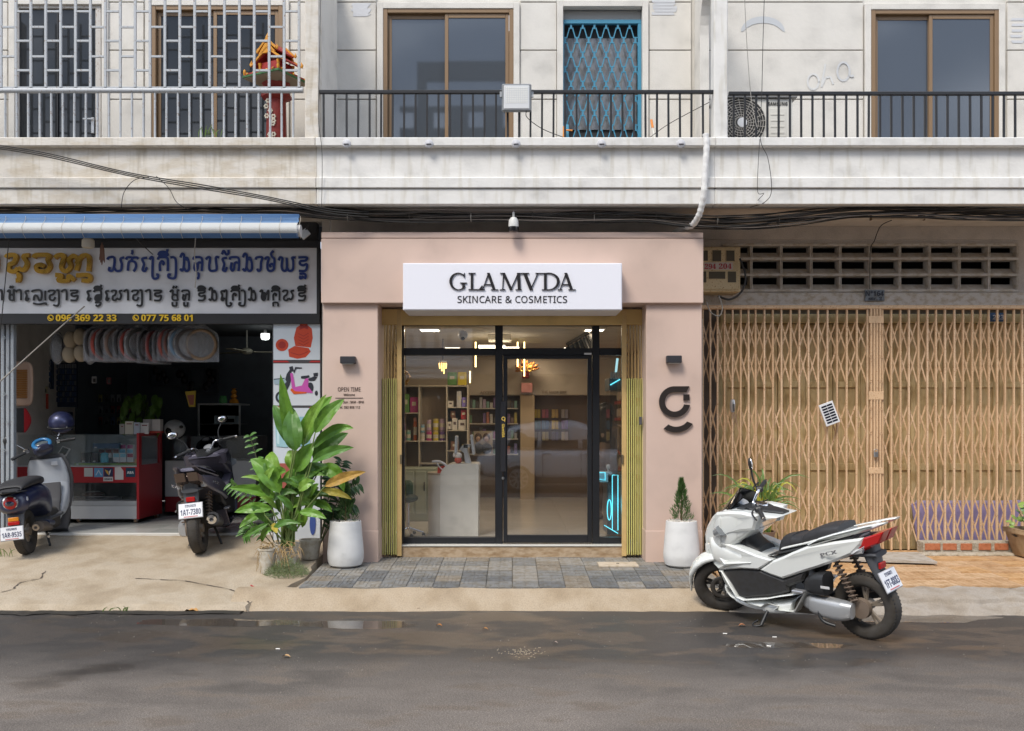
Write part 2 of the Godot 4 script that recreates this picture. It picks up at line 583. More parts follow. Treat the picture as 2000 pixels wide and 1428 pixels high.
func ground() -> void:
	bumps.seed = 4
	bumps.frequency = 0.01
	bumps.fractal_octaves = 4
	struct(MB.new().quad2(Vector3(-150, -0.03, 150), Vector3(150, -0.03, -150)), "ground", mats.concrete)
	# the road, with damp mud-stained asphalt toward the kerb
	var tw := 2048
	var th := 1024
	var im := Image.create(tw, th, false, Image.FORMAT_RGB8)
	var ro := Image.create(tw, th, false, Image.FORMAT_RGB8)
	var f := FastNoiseLite.new()
	f.seed = 77
	f.frequency = 0.004
	f.fractal_octaves = 5
	var g := FastNoiseLite.new()
	g.seed = 12
	g.frequency = 0.02
	g.fractal_octaves = 4
	for j in th:
		var d := 8.1 - 5.1 * (j + 0.5) / th          # depth, from the kerb to 3 m
		for i in tw:
			var x := -6.0 + 12.0 * (i + 0.5) / tw
			var a := f.get_noise_2d(i * 0.6, j * 0.8)
			var b := g.get_noise_2d(i * 0.45, j * 0.7)
			var wet := smoothstep(5.75, 6.75, d + a * 0.8 + b * 0.25)
			var mud := smoothstep(0.02, 0.3, b + a * 0.5 + 0.25 * (1.0 - absf(d - 7.25) / 0.6)) * smoothstep(6.1, 6.7, d) * (0.35 + 0.65 * smoothstep(-3.2, -1.2, x + a))
			var dry := Vector3(0.235, 0.2, 0.17) * (1.0 + 0.55 * a + 0.25 * b)
			dry = dry.lerp(Vector3(0.235, 0.19, 0.15), smoothstep(0.0, 0.5, b))
			var damp := Vector3(0.085, 0.077, 0.071).lerp(Vector3(0.23, 0.165, 0.11), mud * 0.42)
			var k := dry.lerp(damp, wet)
			im.set_pixel(i, j, Color(k.x, k.y, k.z).linear_to_srgb())
			var r := lerpf(0.72 + 0.15 * b, 0.5 - 0.22 * smoothstep(0.1, 0.4, a + b * 0.4) + 0.1 * mud, wet)
			ro.set_pixel(i, j, Color(r, r, r))
	var m := StandardMaterial3D.new()
	m.albedo_texture = ImageTexture.create_from_image(im)
	m.roughness = 1.0
	m.roughness_texture = ImageTexture.create_from_image(ro)
	m.detail_enabled = true
	m.detail_albedo = T.speck
	m.detail_blend_mode = BaseMaterial3D.BLEND_MODE_MUL
	m.detail_uv_layer = BaseMaterial3D.DETAIL_UV_2
	m.uv2_triplanar = true
	m.uv2_world_triplanar = true
	m.uv2_scale = Vector3(0.24, 0.24, 0.24)
	var verts := PackedVector3Array()
	var uvs := PackedVector2Array()
	var nor := PackedVector3Array()
	var xs := [-40.0, -6.0, 6.0, 40.0]
	var zs := [-8.3, -8.1, -3.0, 4.4]
	for a in 3:
		for b in 3:
			var q := [[a, b], [a + 1, b], [a + 1, b + 1], [a, b + 1]]
			for t in [0, 1, 2, 0, 2, 3]:
				var p := Vector3(xs[q[t][0]], 0.0, zs[q[t][1]])
				verts.append(p)
				nor.append(Vector3.UP)
				uvs.append(Vector2((p.x + 6.0) / 12.0, (p.z + 8.1) / 5.1))
	var arr := []
	arr.resize(Mesh.ARRAY_MAX)
	arr[Mesh.ARRAY_VERTEX] = verts; arr[Mesh.ARRAY_NORMAL] = nor; arr[Mesh.ARRAY_TEX_UV] = uvs
	var me := ArrayMesh.new()
	me.add_surface_from_arrays(Mesh.PRIMITIVE_TRIANGLES, arr)
	var road := MeshInstance3D.new()
	road.name = "road"
	road.mesh = me
	road.material_override = m
	road.set_meta("kind", "structure")
	add_child(road)
	# shallow water standing by the kerb
	var water := glass(0.12, Color(0.5, 0.42, 0.33))
	for w in [[Vector3(X(690, 7.45), 0.004, -7.55), 0.5, 0.16, "small puddle mirroring pale sky on road before the grey tiles"], [Vector3(X(420, 7.5), 0.004, -7.62), 0.75, 0.14, "long shallow brown puddle on road before the concrete ramp"], [Vector3(X(1790, 7.75), 0.004, -7.78), 0.72, 0.18, "puddle along broken kerb behind the white scooter"], [Vector3(X(1540, 6.9), 0.004, -6.85), 0.45, 0.1, "thin muddy puddle under the white scooter"]]:
		var ring := PackedVector3Array()
		for k in 40:
			var a := TAU * k / 40
			var rr := 1.0 + 0.35 * bumps.get_noise_2d(cos(a) * 90.0 + w[0].x * 300.0, sin(a) * 90.0)
			ring.append(w[0] + Vector3(cos(a) * w[1] * rr, 0, sin(a) * w[2] * rr))
		var mb := MB.new()
		mb.fan(ring, Vector3.UP)
		tag(struct(mb, "puddle", water), w[3], "puddle")
	# concrete ramp of the left house
	var ramp := func(u: float, v: float) -> Vector3:
		var d := lerpf(8.04, 10.45, v)
		var x := lerpf(-9.0, edge_x(d), u)
		var y := lerpf(0.045, 0.38, clampf((d - 8.06) / 2.2, 0.0, 1.0)) + bump(x, d, 0.02, 0.8) + bump(x, d, 0.008, 5.0)
		if v < 0.012: y = -0.02
		return Vector3(x + bump(d, 3.0, 0.05, 2.0) * u, y, -d + (bump(x, 1.0, 0.05, 1.5) if v < 0.03 else 0.0))
	struct(sheet(120, 50, ramp), "ramp", mats.concrete)
	var side := func(u: float, v: float) -> Vector3:
		var d := lerpf(8.04, 10.45, u)
		return Vector3(edge_x(d) + bump(d, 3.0, 0.05, 2.0) + 0.004 + 0.03 * v, lerpf(lerpf(0.045, 0.38, clampf((d - 8.06) / 2.2, 0.0, 1.0)), -0.02, v) + 0.004, -d)
	struct(sheet(40, 3, side), "ramp_edge", mats.concrete)
	# sloping kerb before the middle shop
	mats.kerb = weathered(0.43, 0.345, 0.245, 0.85, T.concrete, Vector3(0.2, 0.2, 0.2), T.grain, Vector3(0.5, 0.5, 0.5), T.bump, 0.5)
	var kerb := func(u: float, v: float) -> Vector3:
		var x := lerpf(-2.5, 1.95, u)
		var d := lerpf(8.0, 8.45, v) + bump(x, 2.0, 0.06, 0.8) * (1.0 - v)
		return Vector3(x, lerpf(-0.02, 0.148, smoothstep(0.0, 0.85, v)) + bump(x, d, 0.012, 2.0), -d)
	struct(sheet(110, 10, kerb), "kerb", mats.kerb)
	# broken kerb of the right house
	mats.kerb_r = weathered(0.37, 0.325, 0.275, 0.9, T.concrete, Vector3(0.3, 0.3, 0.3), T.grain, Vector3(0.5, 0.5, 0.5), T.bump, 0.8)
	var kerb2 := func(u: float, v: float) -> Vector3:
		var x := lerpf(1.9, 9.0, u)
		var pr := [[7.86, -0.02], [7.95, 0.03], [8.08, 0.06], [8.1, 0.11], [8.2, 0.135], [8.45, 0.155]]
		var k := v * 5.0
		var i := mini(int(k), 4)
		var d := lerpf(pr[i][0], pr[i + 1][0], k - i) + bump(x, 2.0, 0.1, 1.3) + 0.16 * (1.0 - smoothstep(1.9, 3.4, x)) * (1.0 - v)
		return Vector3(x, lerpf(pr[i][1], pr[i + 1][1], k - i) + bump(x, d, 0.03, 2.4) - (0.03 if bump(x, 8.0, 1.0, 1.1) > 0.28 and v < 0.75 and v > 0.3 else 0.0), -d)
	struct(sheet(150, 20, kerb2), "kerb", mats.kerb_r)
	# bedding below the paving
	struct(MB.new().span(Vector3(-2.0, -0.02, -8.4), Vector3(9, 0.12, -10.6)), "pavement", mats.kerb)
	# black mud line in the gutter, cracks in the ramp
	var gut := func(u: float, v: float) -> Vector3:
		var x := lerpf(-6.0, -2.35, u)
		return Vector3(x, 0.006 + 0.012 * sin(PI * v) + bump(x, 5.0, 0.006, 6.0), -lerpf(7.93 + bump(x, 7.0, 0.09, 2.0), 8.08, v))
	struct(sheet(120, 4, gut), "gutter_mud", weathered(0.04, 0.036, 0.03, 0.5, T.grain, Vector3(2, 2, 2)))
	for c in [[Vector2(-4.55, 9.0), Vector2(-4.5, 8.8), Vector2(-4.62, 8.65), Vector2(-4.6, 8.5), Vector2(-4.72, 8.32)], [Vector2(-2.32, 8.12), Vector2(-2.36, 8.3), Vector2(-2.6, 8.5), Vector2(-3.1, 8.72), Vector2(-3.6, 8.8)]]:
		var ck := MB.new()
		for i in c.size() - 1:
			for k in 6:
				var p: Vector2 = c[i].lerp(c[i + 1], k / 6.0)
				var q: Vector2 = c[i].lerp(c[i + 1], (k + 1) / 6.0)
				var a := Vector3(p.x + bump(p.y, p.x, 0.03, 4.0), 0, -p.y)
				var b := Vector3(q.x + bump(q.y, q.x, 0.03, 4.0), 0, -q.y)
				var nx := (b - a).cross(Vector3.UP).normalized() * (0.003 + 0.003 * (k % 3))
				a.y = ramp.call((a.x + 9.0) / (edge_x(-a.z) + 9.0), (-a.z - 8.04) / 2.41).y + 0.006
				b.y = ramp.call((b.x + 9.0) / (edge_x(-b.z) + 9.0), (-b.z - 8.04) / 2.41).y + 0.006
				ck.quad(a - nx, a + nx, b + nx, b - nx, Vector3.UP)
		struct(ck, "ramp_crack", M(0.09, 0.07, 0.055, 0.95))
	paving()

func paving() -> void:
	# patterned grey pavers before the middle shop
	var host := struct(MB.new().span(Vector3(-1.99, 0.12, -8.42), Vector3(2.0, 0.132, -10.0)), "paved_forecourt", M(0.3, 0.25, 0.19, 0.9))
	var greys := []
	for k in [[0.155, 0.16, 0.165], [0.22, 0.22, 0.215], [0.3, 0.285, 0.26], [0.26, 0.23, 0.19]]:
		greys.append(weathered(k[0], k[1], k[2], 0.7, T.dirty, Vector3(1.3, 1.3, 1.3), T.grain, Vector3(1.5, 1.5, 1.5), T.bump, 0.3))
	var tw := 0.243
	var mesh_a := []
	for flip in 2:
		var mb := MB.new()
		mb.box(Vector3(0, -0.008, 0), Vector3(tw - 0.004, 0.016, tw - 0.004))
		for q in [[-1, -1, 0], [1, -1, 1], [1, 1, 0], [-1, 1, 1]]:
			for s in 3:
				var off := (s - 1) * 0.038
				var across: bool = (q[2] + flip) % 2 == 0
				mb.box(Vector3(q[0] * tw / 4 + (off if across else 0.0), 0.0015, q[1] * tw / 4 + (0.0 if across else off)), Vector3(0.031 if across else 0.115, 0.005, 0.115 if across else 0.031))
		mesh_a.append(mb.mesh())
	for i in 17:
		for j in 7:
			var x := -1.94 + (i + 0.5) * tw
			var d := 8.38 + (j + 0.5) * tw
			if x > 1.98 or d > 9.98 or d < 8.4: continue
			if x < edge_x(d) + 0.14: continue
			var y := lerpf(0.15, WALK, clampf((d - 8.35) / 1.1, 0.0, 1.0)) + 0.003 + rng.randf_range(-0.002, 0.002)
			var k := 0 if rng.randf() < 0.3 else (1 if rng.randf() < 0.55 else (2 if rng.randf() < 0.6 else 3))
			if d > 9.2: k = maxi(k, 1 + int(rng.randf() < 0.6))
			piece(mesh_a[(i + j) % 2], "tile", greys[k], host, Transform3D(Basis(Vector3.RIGHT, 0.045 * (1.0 if d < 9.45 else 0.0)) * Basis(Vector3.UP, rng.randf_range(-0.006, 0.006)), Vector3(x, y, -d)))
	# drain lid
	var lid := thing("inspection_cover", "pale square inspection cover set in grey pavers by gate", "cover", Vector3(X(1205, 9.35), 0.2, -9.35))
	obj(MB.new().box(Vector3(X(1207, 9.35), 0.207, -9.37), Vector3(0.40, 0.022, 0.24), 0.004), "lid", weathered(0.52, 0.44, 0.34, 0.8, T.concrete, Vector3.ONE), lid)
	obj(MB.new().box(Vector3(X(1207, 9.35), 0.22, -9.37), Vector3(0.03, 0.01, 0.012), 0.003), "lifting_ring", M(0.1, 0.08, 0.06, 0.6, 0.5), lid)
	# orange tiles before the right house
	var host2 := struct(MB.new().span(Vector3(2.0, 0.12, -8.42), Vector3(9, 0.135, -10.3)), "tiled_pavement", M(0.4, 0.26, 0.14, 0.9))
	var ors := []
	for k in [[0.60, 0.37, 0.18], [0.56, 0.36, 0.20], [0.62, 0.42, 0.25]]:
		ors.append(weathered(k[0], k[1], k[2], 0.7, T.dirty, Vector3(0.8, 0.8, 0.8), T.grain, Vector3.ONE, T.bump, 0.2))
	var tm := MB.new()
	tm.box(Vector3(0, -0.01, 0), Vector3(0.298, 0.02, 0.298))
	for s in 5: tm.box(Vector3((s - 2) * 0.058, 0.001, 0), Vector3(0.05, 0.004, 0.296))
	var tmm := tm.mesh()
	for i in 15:
		for j in 6:
			var d := 8.42 + (j + 0.5) * 0.3
			var x := 2.0 + (i + 0.5) * 0.3
			piece(tmm, "tile", ors[rng.randi() % 3], host2, Transform3D(Basis(Vector3.UP, rng.randf_range(-0.006, 0.006)), Vector3(x, lerpf(0.15, 0.225, clampf((d - 8.42) / 1.6, 0, 1)) + 0.006, -d)))
	# loose concrete slab and rendered step with bricks
	var sl := MB.new()
	sl.prism([Vector2(X(1560, 9.7), 9.55), Vector2(X(1822, 9.4), 9.3), Vector2(X(1790, 10.0), 9.98), Vector2(X(1560, 10), 9.98)], 0.0, 0.022)
	var sl2 := MB.new()
	for i in sl.v.size():
		sl2.v.append(Vector3(sl.v[i].x, 0.226 + sl.v[i].z, -sl.v[i].y)); sl2.n.append(Vector3(sl.n[i].x, sl.n[i].z, -sl.n[i].y)); sl2.c.append(Color.WHITE)
	tag(obj(sl2, "concrete_slab", weathered(0.45, 0.41, 0.36, 0.9, T.concrete, Vector3(0.7, 0.7, 0.7), T.grain)), "grey cement slab lying on orange pavement before gate", "slab")
	var st := thing("brick_step", "low rendered step showing five red bricks beside clay pot", "step", Vector3(X(1890, 10.05), 0.22, -10.05))
	var x0 := X(1798, 10.05)
	obj(MB.new().span(Vector3(x0, 0.2, -9.98), Vector3(6.5, Y(1058, 10.0), -10.14), 0.006), "mortar", weathered(0.46, 0.41, 0.33, 0.95, T.concrete, Vector3.ONE, T.grain, Vector3.ONE, T.bump, 0.9), st)
	obj(MB.new().span(Vector3(x0 - 0.06, 0.18, -9.86), Vector3(6.5, Y(1079, 9.95), -9.99), 0.012), "footing", weathered(0.5, 0.44, 0.35, 0.95, T.concrete, Vector3.ONE, T.grain, Vector3.ONE, T.bump, 0.9), st)
	var bm := weathered(0.5, 0.17, 0.075, 0.85, T.dirty, Vector3(2.5, 2.5, 2.5), T.grain)
	var bx := [[1806, 1836], [1841, 1868], [1876, 1898], [1911, 1935], [1942, 1969], [1990, 2016]]
	for b in bx:
		obj(MB.new().box(V((b[0] + b[1]) / 2.0, 1068, 9.985), Vector3(W(b[1] - b[0], 10), W(13, 10), 0.03), 0.004), "brick", bm, st)

func rect_wall(x0: float, x1: float, y0: float, y1: float, zf: float, zb: float, holes: Array) -> MB:
	var xs := [x0, x1]
	var ys := [y0, y1]
	for h in holes:
		xs += [h[0], h[1]]
		ys += [h[2], h[3]]
	xs.sort(); ys.sort()
	var mb := MB.new()
	for i in xs.size() - 1:
		for j in ys.size() - 1:
			if xs[i + 1] - xs[i] < 1e-4 or ys[j + 1] - ys[j] < 1e-4 or xs[i] < x0 - 1e-4 or xs[i + 1] > x1 + 1e-4 or ys[j] < y0 - 1e-4 or ys[j + 1] > y1 + 1e-4: continue
			var c := Vector2((xs[i] + xs[i + 1]) / 2, (ys[j] + ys[j + 1]) / 2)
			var open := false
			for h in holes: open = open or (c.x > h[0] and c.x < h[1] and c.y > h[2] and c.y < h[3])
			if not open: mb.span(Vector3(xs[i], ys[j], zf), Vector3(xs[i + 1], ys[j + 1], zb))
	return mb

# aluminium sliding window: pixel box at depth DW
func slider(host: Node3D, a: float, b: float, top: float, mid: float, mat: Material, gl: Material) -> void:
	var d := DW - 0.02
	var yt := Y(top, d)
	var yb := 3.95
	var fr := MB.new()
	var x0 := X(a, d)
	var x1 := X(b, d)
	fr.span(Vector3(x0, yb, -d), Vector3(x0 + 0.05, yt, -d - 0.08), 0.004)
	fr.span(Vector3(x1 - 0.05, yb, -d), Vector3(x1, yt, -d - 0.08), 0.004)
	fr.span(Vector3(x0 + 0.05, yt - 0.05, -d - 0.002), Vector3(x1 - 0.05, yt, -d - 0.08), 0.004)
	var w := obj(fr, "window", mat, host)
	var xm := X(mid, d)
	for s in 2:
		var l := x0 + 0.052 if s == 0 else xm - 0.02
		var r := xm + 0.02 if s == 0 else x1 - 0.052
		var z := -d - (0.05 if s == 0 else 0.02)
		var sf := MB.new()
		sf.span(Vector3(l, yb, z), Vector3(l + 0.04, yt - 0.052, z - 0.025), 0.003)
		sf.span(Vector3(r - 0.04, yb, z), Vector3(r, yt - 0.052, z - 0.025), 0.003)
		sf.span(Vector3(l + 0.04, yt - 0.1, z - 0.001), Vector3(r - 0.04, yt - 0.052, z - 0.024), 0.003)
		obj(sf, "sash", mat, w)
		obj(MB.new().span(Vector3(l + 0.038, yb, z - 0.01), Vector3(r - 0.038, yt - 0.098, z - 0.016)), "pane", gl, w)

func panels(host: Node3D, cols: Array, rows: Array, mat: Material) -> void:
	for c in cols:
		for r in rows:
			var a := V(c[0], r[0], DW)
			var b := V(c[1], r[1], DW)
			obj(MB.new().span(Vector3(a.x, b.y + 0.006, -DW + 0.0), Vector3(b.x, a.y - 0.006, -DW - 0.03), 0.004), "wall_panel", mat, host)

func surround(host: Node3D, a: float, b: float, top: float, t: float, mat: Material) -> void:
	var d := DW - 0.03
	var mb := MB.new()
	var x0 := X(a, d)
	var x1 := X(b, d)
	var yt := Y(top, d)
	var w := W(t, d)
	mb.span(Vector3(x0 - w, 3.9, -d), Vector3(x0, yt + w, -d - 0.1), 0.004)
	mb.span(Vector3(x1, 3.9, -d), Vector3(x1 + w, yt + w, -d - 0.1), 0.004)
	mb.span(Vector3(x0, yt, -d - 0.001), Vector3(x1, yt + w, -d - 0.1), 0.004)
	obj(mb, "window_surround", mat, host)

func balcony(host: Node3D, x0: float, x1: float, mat: Material) -> void:
	var z := -DB
	obj(MB.new().span(Vector3(x0, 3.86, z - 0.02), Vector3(x1, Y(368, DB), z - 0.16), 0.006), "fascia", mat, host)
	obj(MB.new().span(Vector3(x0, Y(367, DB), z), Vector3(x1, Y(346, DB), z - 0.16), 0.008), "moulding", mat, host)
	obj(MB.new().span(Vector3(x0, Y(346, DB) - 0.002, z - 0.035), Vector3(x1, Y(287, DB) + 0.01, z - 0.16)), "parapet", mat, host)
	obj(MB.new().span(Vector3(x0, Y(287, DB), z + 0.035), Vector3(x1, Y(270, DB), z - 0.2), 0.008), "ledge", mat, host)
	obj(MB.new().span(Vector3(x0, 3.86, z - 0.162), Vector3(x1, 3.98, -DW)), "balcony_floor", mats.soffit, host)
	# storeys above
	obj(MB.new().span(Vector3(x0, 6.75, -DW), Vector3(x1, 9.0, -DW - 0.25)), "upper_wall", mat, host)

func rail(called: String, label: String, px0: float, px1: float, ptop: float, step: float, mat: Material, tube := false) -> Node3D:
	var t := thing(called, label, "railing", V((px0 + px1) / 2, 270, DB + 0.05))
	var d := DB + 0.05
	var a := V(px0, ptop + 4, d)
	var b := V(px1, ptop + 4, d)
	if tube: obj(MB.new().tube([a, b], 0.026, 12), "handrail", mat, t)
	else: obj(MB.new().box((a + b) / 2, Vector3(b.x - a.x, 0.036, 0.04), 0.005), "handrail", mat, t)
	var h := a.y - Y(270, DB)
	var me: Mesh
	if tube: me = MB.new().tube([Vector3(0, -h / 2, 0), Vector3(0, h / 2, 0)], 0.012, 8).mesh()
	else: me = box_mesh(Vector3(0.02, h, 0.02), 0.002)
	var p := px0 + step * 0.45
	while p < px1:
		piece(me, "baluster", mat, t, Transform3D(Basis(Vector3.FORWARD, rng.randf_range(-0.006, 0.006)), Vector3(X(p, d), a.y - h / 2 - (0.0 if tube else 0.002), -d)))
		p += step
	return t

func houses() -> void:
	var xc0 := X(608.5, DB)
	var xc1 := X(1408.5, DB)
	var xa := X(-190, DB)
	var xb := X(2209, DB)
	var left := thing("shophouse", "shophouse with stained beige balcony above the car parts shop", "building", Vector3((xa + xc0) / 2, 0, -DW))
	var mid := thing("shophouse", "white shophouse with blue grille door above the pink shopfront", "building", Vector3(0, 0, -DW))
	var right := thing("shophouse", "white shophouse with bronze window above the orange folding gate", "building", Vector3((xc1 + xb) / 2, 0, -DW))
	balcony(left, xa, X(617, DB), mats.plaster_l)
	balcony(mid, X(617.4, DB), X(1397, DB), mats.plaster_c)
	balcony(right, X(1397.4, DB), xb, mats.plaster_c)
	# posts between the balconies and party walls
	var posts := [[left, xa, mats.plaster_l], [left, xc0, mats.plaster_l], [right, xc1, mats.plaster_c], [right, xb, mats.plaster_c]]
	for p in posts:
		obj(MB.new().span(Vector3(p[1] - 0.07, Y(270, DB), -DB - 0.01), Vector3(p[1] + 0.07, 6.62, -DB - 0.17), 0.008), "post", p[2], p[0])
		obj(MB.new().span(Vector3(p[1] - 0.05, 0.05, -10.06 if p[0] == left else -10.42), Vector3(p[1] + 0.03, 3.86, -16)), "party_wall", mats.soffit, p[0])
	obj(MB.new().span(Vector3(xc0 - 0.06, 3.98, -DB - 0.18), Vector3(xc0 + 0.05, 6.62, -DW)), "balcony_partition", mats.plaster_w, mid)
	# partition with an arched opening on the right
	var arch := [Vector2(DW, 3.98), Vector2(DW, 6.62), Vector2(DB + 0.18, 6.62), Vector2(DB + 0.18, 6.42)]
	for k in 9:
		var a := PI / 2 * k / 8.0
		arch.append(Vector2(DB + 0.3 + 0.5 * sin(a), 5.9 + 0.5 * cos(a)))
	arch.append(Vector2(DB + 0.8, 3.98))
	var am := MB.new()
	am.xf = Transform3D(Basis(Vector3(0, 0, -1), Vector3.UP, Vector3(1, 0, 0)), Vector3(xc1, 0, 0))
	am.prism(arch, -0.05, 0.05)
	obj(am, "balcony_partition", mats.plaster_w, right)
	for e in [[xb + 0.08, 13.0, "plain white neighbouring house past the right end"], [-13.0, xa - 0.08, "plain beige neighbouring house past the left end"]]:
		var nh := thing("neighbour_house", e[2], "building", Vector3((e[0] + e[1]) / 2, 0.1, -DW))
		balcony(nh, e[0], e[1], mats.plaster_l)
		obj(MB.new().span(Vector3(e[0], 0.05, -DW), Vector3(e[1], 6.75, -16)), "wall", mats.plaster_w, nh)
		obj(MB.new().span(Vector3(e[0] + 0.8, 0.25, -DW + 0.02), Vector3(e[1] - 0.8, 2.9, -DW)), "shutter", mats.silver, nh)
	# walls behind the balconies
	var dz := -DW - 0.03
	var hl := [[X(28, DW), X(198, DW), 3.9, Y(8, DW)], [X(295, DW), X(552, DW), 3.9, Y(10, DW)]]
	obj(rect_wall(xa, xc0, 3.98, 6.75, dz, dz - 0.15, hl), "wall", mats.plaster_w, left)
	var hm := [[X(748, DW), X(1003, DW), 3.9, Y(16, DW)], [X(1100, DW), X(1255, DW), 3.9, Y(12, DW)]]
	obj(rect_wall(xc0, xc1, 3.98, 6.75, dz, dz - 0.15, hm), "wall", mats.plaster_w, mid)
	var hr := [[X(1702, DW), X(1952, DW), 3.9, Y(18, DW)]]
	obj(rect_wall(xc1, xb, 3.98, 6.75, dz, dz - 0.15, hr), "wall", mats.plaster_w, right)
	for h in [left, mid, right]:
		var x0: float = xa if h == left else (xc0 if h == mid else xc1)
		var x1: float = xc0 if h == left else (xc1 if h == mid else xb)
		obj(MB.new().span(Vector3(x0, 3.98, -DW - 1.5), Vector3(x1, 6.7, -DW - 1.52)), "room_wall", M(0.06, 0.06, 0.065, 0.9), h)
	var rows := [[-60, 4], [4, 98], [98, 194], [194, 300]]
	panels(left, [[-180, 14], [212, 280], [566, 606]], rows, mats.plaster_w)
	panels(mid, [[656, 734], [1016, 1087], [1268, 1350]], rows, mats.plaster_w)
	panels(right, [[1364, 1686], [1968, 2180]], rows, mats.plaster_w)
	surround(mid, 748, 1003, 16, 12, mats.plaster_w)
	surround(mid, 1100, 1255, 12, 12, mats.plaster_w)
	surround(right, 1702, 1952, 18, 12, mats.plaster_w)
	surround(left, 295, 552, 10, 12, mats.plaster_w)
	surround(left, 28, 198, 8, 12, mats.plaster_w)
	slider(mid, 748, 1003, 16, 872, mats.bronze, mats.tint)
	slider(right, 1702, 1952, 18, 1820, mats.bronze, mats.tint)
	slider(left, 295, 552, 10, 419, mats.bronze, mats.dark_glass)
	# glazed metal door on the left balcony
	var d := DW
	var dm := MB.new()
	for e in [[30, 36], [186, 197]]: dm.span(Vector3(X(e[0], d), 3.95, -d), Vector3(X(e[1], d), Y(10, d), -d - 0.06), 0.004)
	dm.span(Vector3(X(36, d), Y(16, d), -d - 0.001), Vector3(X(186, d), Y(10, d), -d - 0.06), 0.004)
	var door := obj(dm, "door", weathered(0.5, 0.48, 0.45, 0.6, T.rust, Vector3(2, 0.9, 2)), left)
	for e in [[36, 110], [112, 186]]:
		obj(MB.new().span(Vector3(X(e[0], d), 3.95, -d - 0.03), Vector3(X(e[1], d), Y(16, d), -d - 0.036)), "pane", mats.dark_glass, door)
	obj(MB.new().span(Vector3(X(110, d), 3.95, -d - 0.01), Vector3(X(112, d), Y(16, d), -d - 0.05)), "glazing_bar", mats.black_metal, door)
	var lk := MB.new().box(V(181, 245, d - 0.01), Vector3(0.035, 0.18, 0.02), 0.004)
	lk.bar(V(162, 232, d - 0.05), V(182, 232, d - 0.05), 0.015, 0.015)
	obj(lk, "handle", mats.steel, door)
	blue_door(mid)
	rail("balcony_railing", "black metal railing of the white balcony carrying the floodlight", 622, 1394, 176, 22.45, mats.black_metal)
	rail("balcony_railing", "black metal railing before the outdoor cooling unit", 1423, 2150, 179, 22.0, mats.black_metal)
	rail("balcony_railing", "pale rusty tube railing under the silver security grille", -180, 592, 173, 22.5, mats.silver, true)
	# security grille
	var gr := thing("security_grille", "silver window bars in a staggered brick pattern on beige balcony", "grille", V(290, 170, DB + 0.1))
	d = DB + 0.1
	var h := 6.6 - Y(171, d)
	var vm := box_mesh(Vector3(0.026, h, 0.02), 0.003)
	for i in 27:
		var px := 2 + 29.1 * (i - 6)
		piece(vm, "bar", mats.silver, gr, Transform3D(Basis(), Vector3(X(px, d), 6.6 - h / 2, -d)))
		for k in 5:
			var py := (22.5 if (i % 2) == 1 else 53.0) + 57.6 * (k - 2)
			if py > 165 or i == 26: continue
			piece(box_mesh(Vector3(W(29.1, d) - 0.026, 0.022, 0.016), 0.002), "crossbar", mats.silver, gr, Transform3D(Basis(), Vector3(X(px + 14.5, d), Y(py, d), -d)))
	obj(MB.new().span(V(-175, 172, d), V(592, 169, d) + Vector3(0, 0, -0.02), 0.002), "bottom_rail", mats.silver, gr)
	spirit_house()
	# floodlight clamped to the railing
	var fl := thing("floodlight", "square white floodlight in grey frame clamped to black railing", "floodlight", V(1009, 217, DB))
	var fd := DB - 0.04
	obj(MB.new().span(V(980, 217, fd), V(1038, 163, fd) + Vector3(0, 0, -0.05), 0.012), "housing", M(0.2, 0.21, 0.22, 0.5), fl)
	obj(MB.new().span(V(984, 213, fd) + Vector3(0, 0, 0.006), V(1034, 167, fd) + Vector3(0, 0, -0.01), 0.006), "reflector", M(0.62, 0.63, 0.64, 0.4), fl)
	var led := MB.new()
	for i in 12:
		for j in 9: led.box(V(989.5 + i * 3.6, 172 + j * 3.5, fd) + Vector3(0, 0, 0.007), Vector3(0.011, 0.011, 0.004))
	obj(led, "lamp_lens", M(0.8, 0.8, 0.76, 0.3), fl)
	obj(MB.new().bar(V(978, 190, fd), V(978, 176, fd + 0.1), 0.02, 0.01).bar(V(1040, 190, fd), V(1040, 176, fd + 0.1), 0.02, 0.01), "bracket", M(0.2, 0.21, 0.22, 0.5), fl)
	obj(MB.new().tube(curve([V(1028, 217, fd), V(1030, 230, fd + 0.1), V(1060, 252, fd + 0.3), V(1100, 268, fd + 0.6)]), 0.004, 5), "cord", mats.rubber, fl)
	# small lamp fittings along the ledge
	for p in [677, 838, 1008, 1175, 1330]:
		var c := V(p, 281, DB - 0.035)
		var s: Node3D = thing("ledge_fitting", "round grey anchor fitting on white balcony ledge, number %s from the beige post" % ["one", "two", "three", "four", "five"][[677, 838, 1008, 1175, 1330].find(p)], "fitting", c, "anchor fittings along the ledge")
		var dome := MB.new()
		dome.lathe([Vector2(0.045, 0), Vector2(0.042, 0.012), Vector2(0.03, 0.022), Vector2(0, 0.026)], 14, Transform3D(Basis(Vector3.RIGHT, PI / 2), c))
		obj(dome, "plate", M(0.5, 0.5, 0.52, 0.6), s)
		obj(MB.new().box(c + Vector3(0, -0.01, 0.02), Vector3(0.05, 0.012, 0.02), 0.003), "bolt", M(0.08, 0.08, 0.09, 0.5), s)
	# outdoor cooling unit
	var ac := thing("cooling_unit", "outdoor air conditioner unit with round fan on right balcony", "air conditioner", V(1490, 270, 9.9))
	d = 9.85
	obj(MB.new().span(V(1400, 300, d), V(1548, 192, d) + Vector3(0, 0, -0.3), 0.012), "case", M(0.62, 0.6, 0.55, 0.5), ac)
	obj(MB.new().span(V(1396, 192, d) + Vector3(0, 0, 0.03), V(1556, 188, d) + Vector3(0, 0, -0.33), 0.004), "lid", M(0.2, 0.2, 0.2, 0.5), ac)
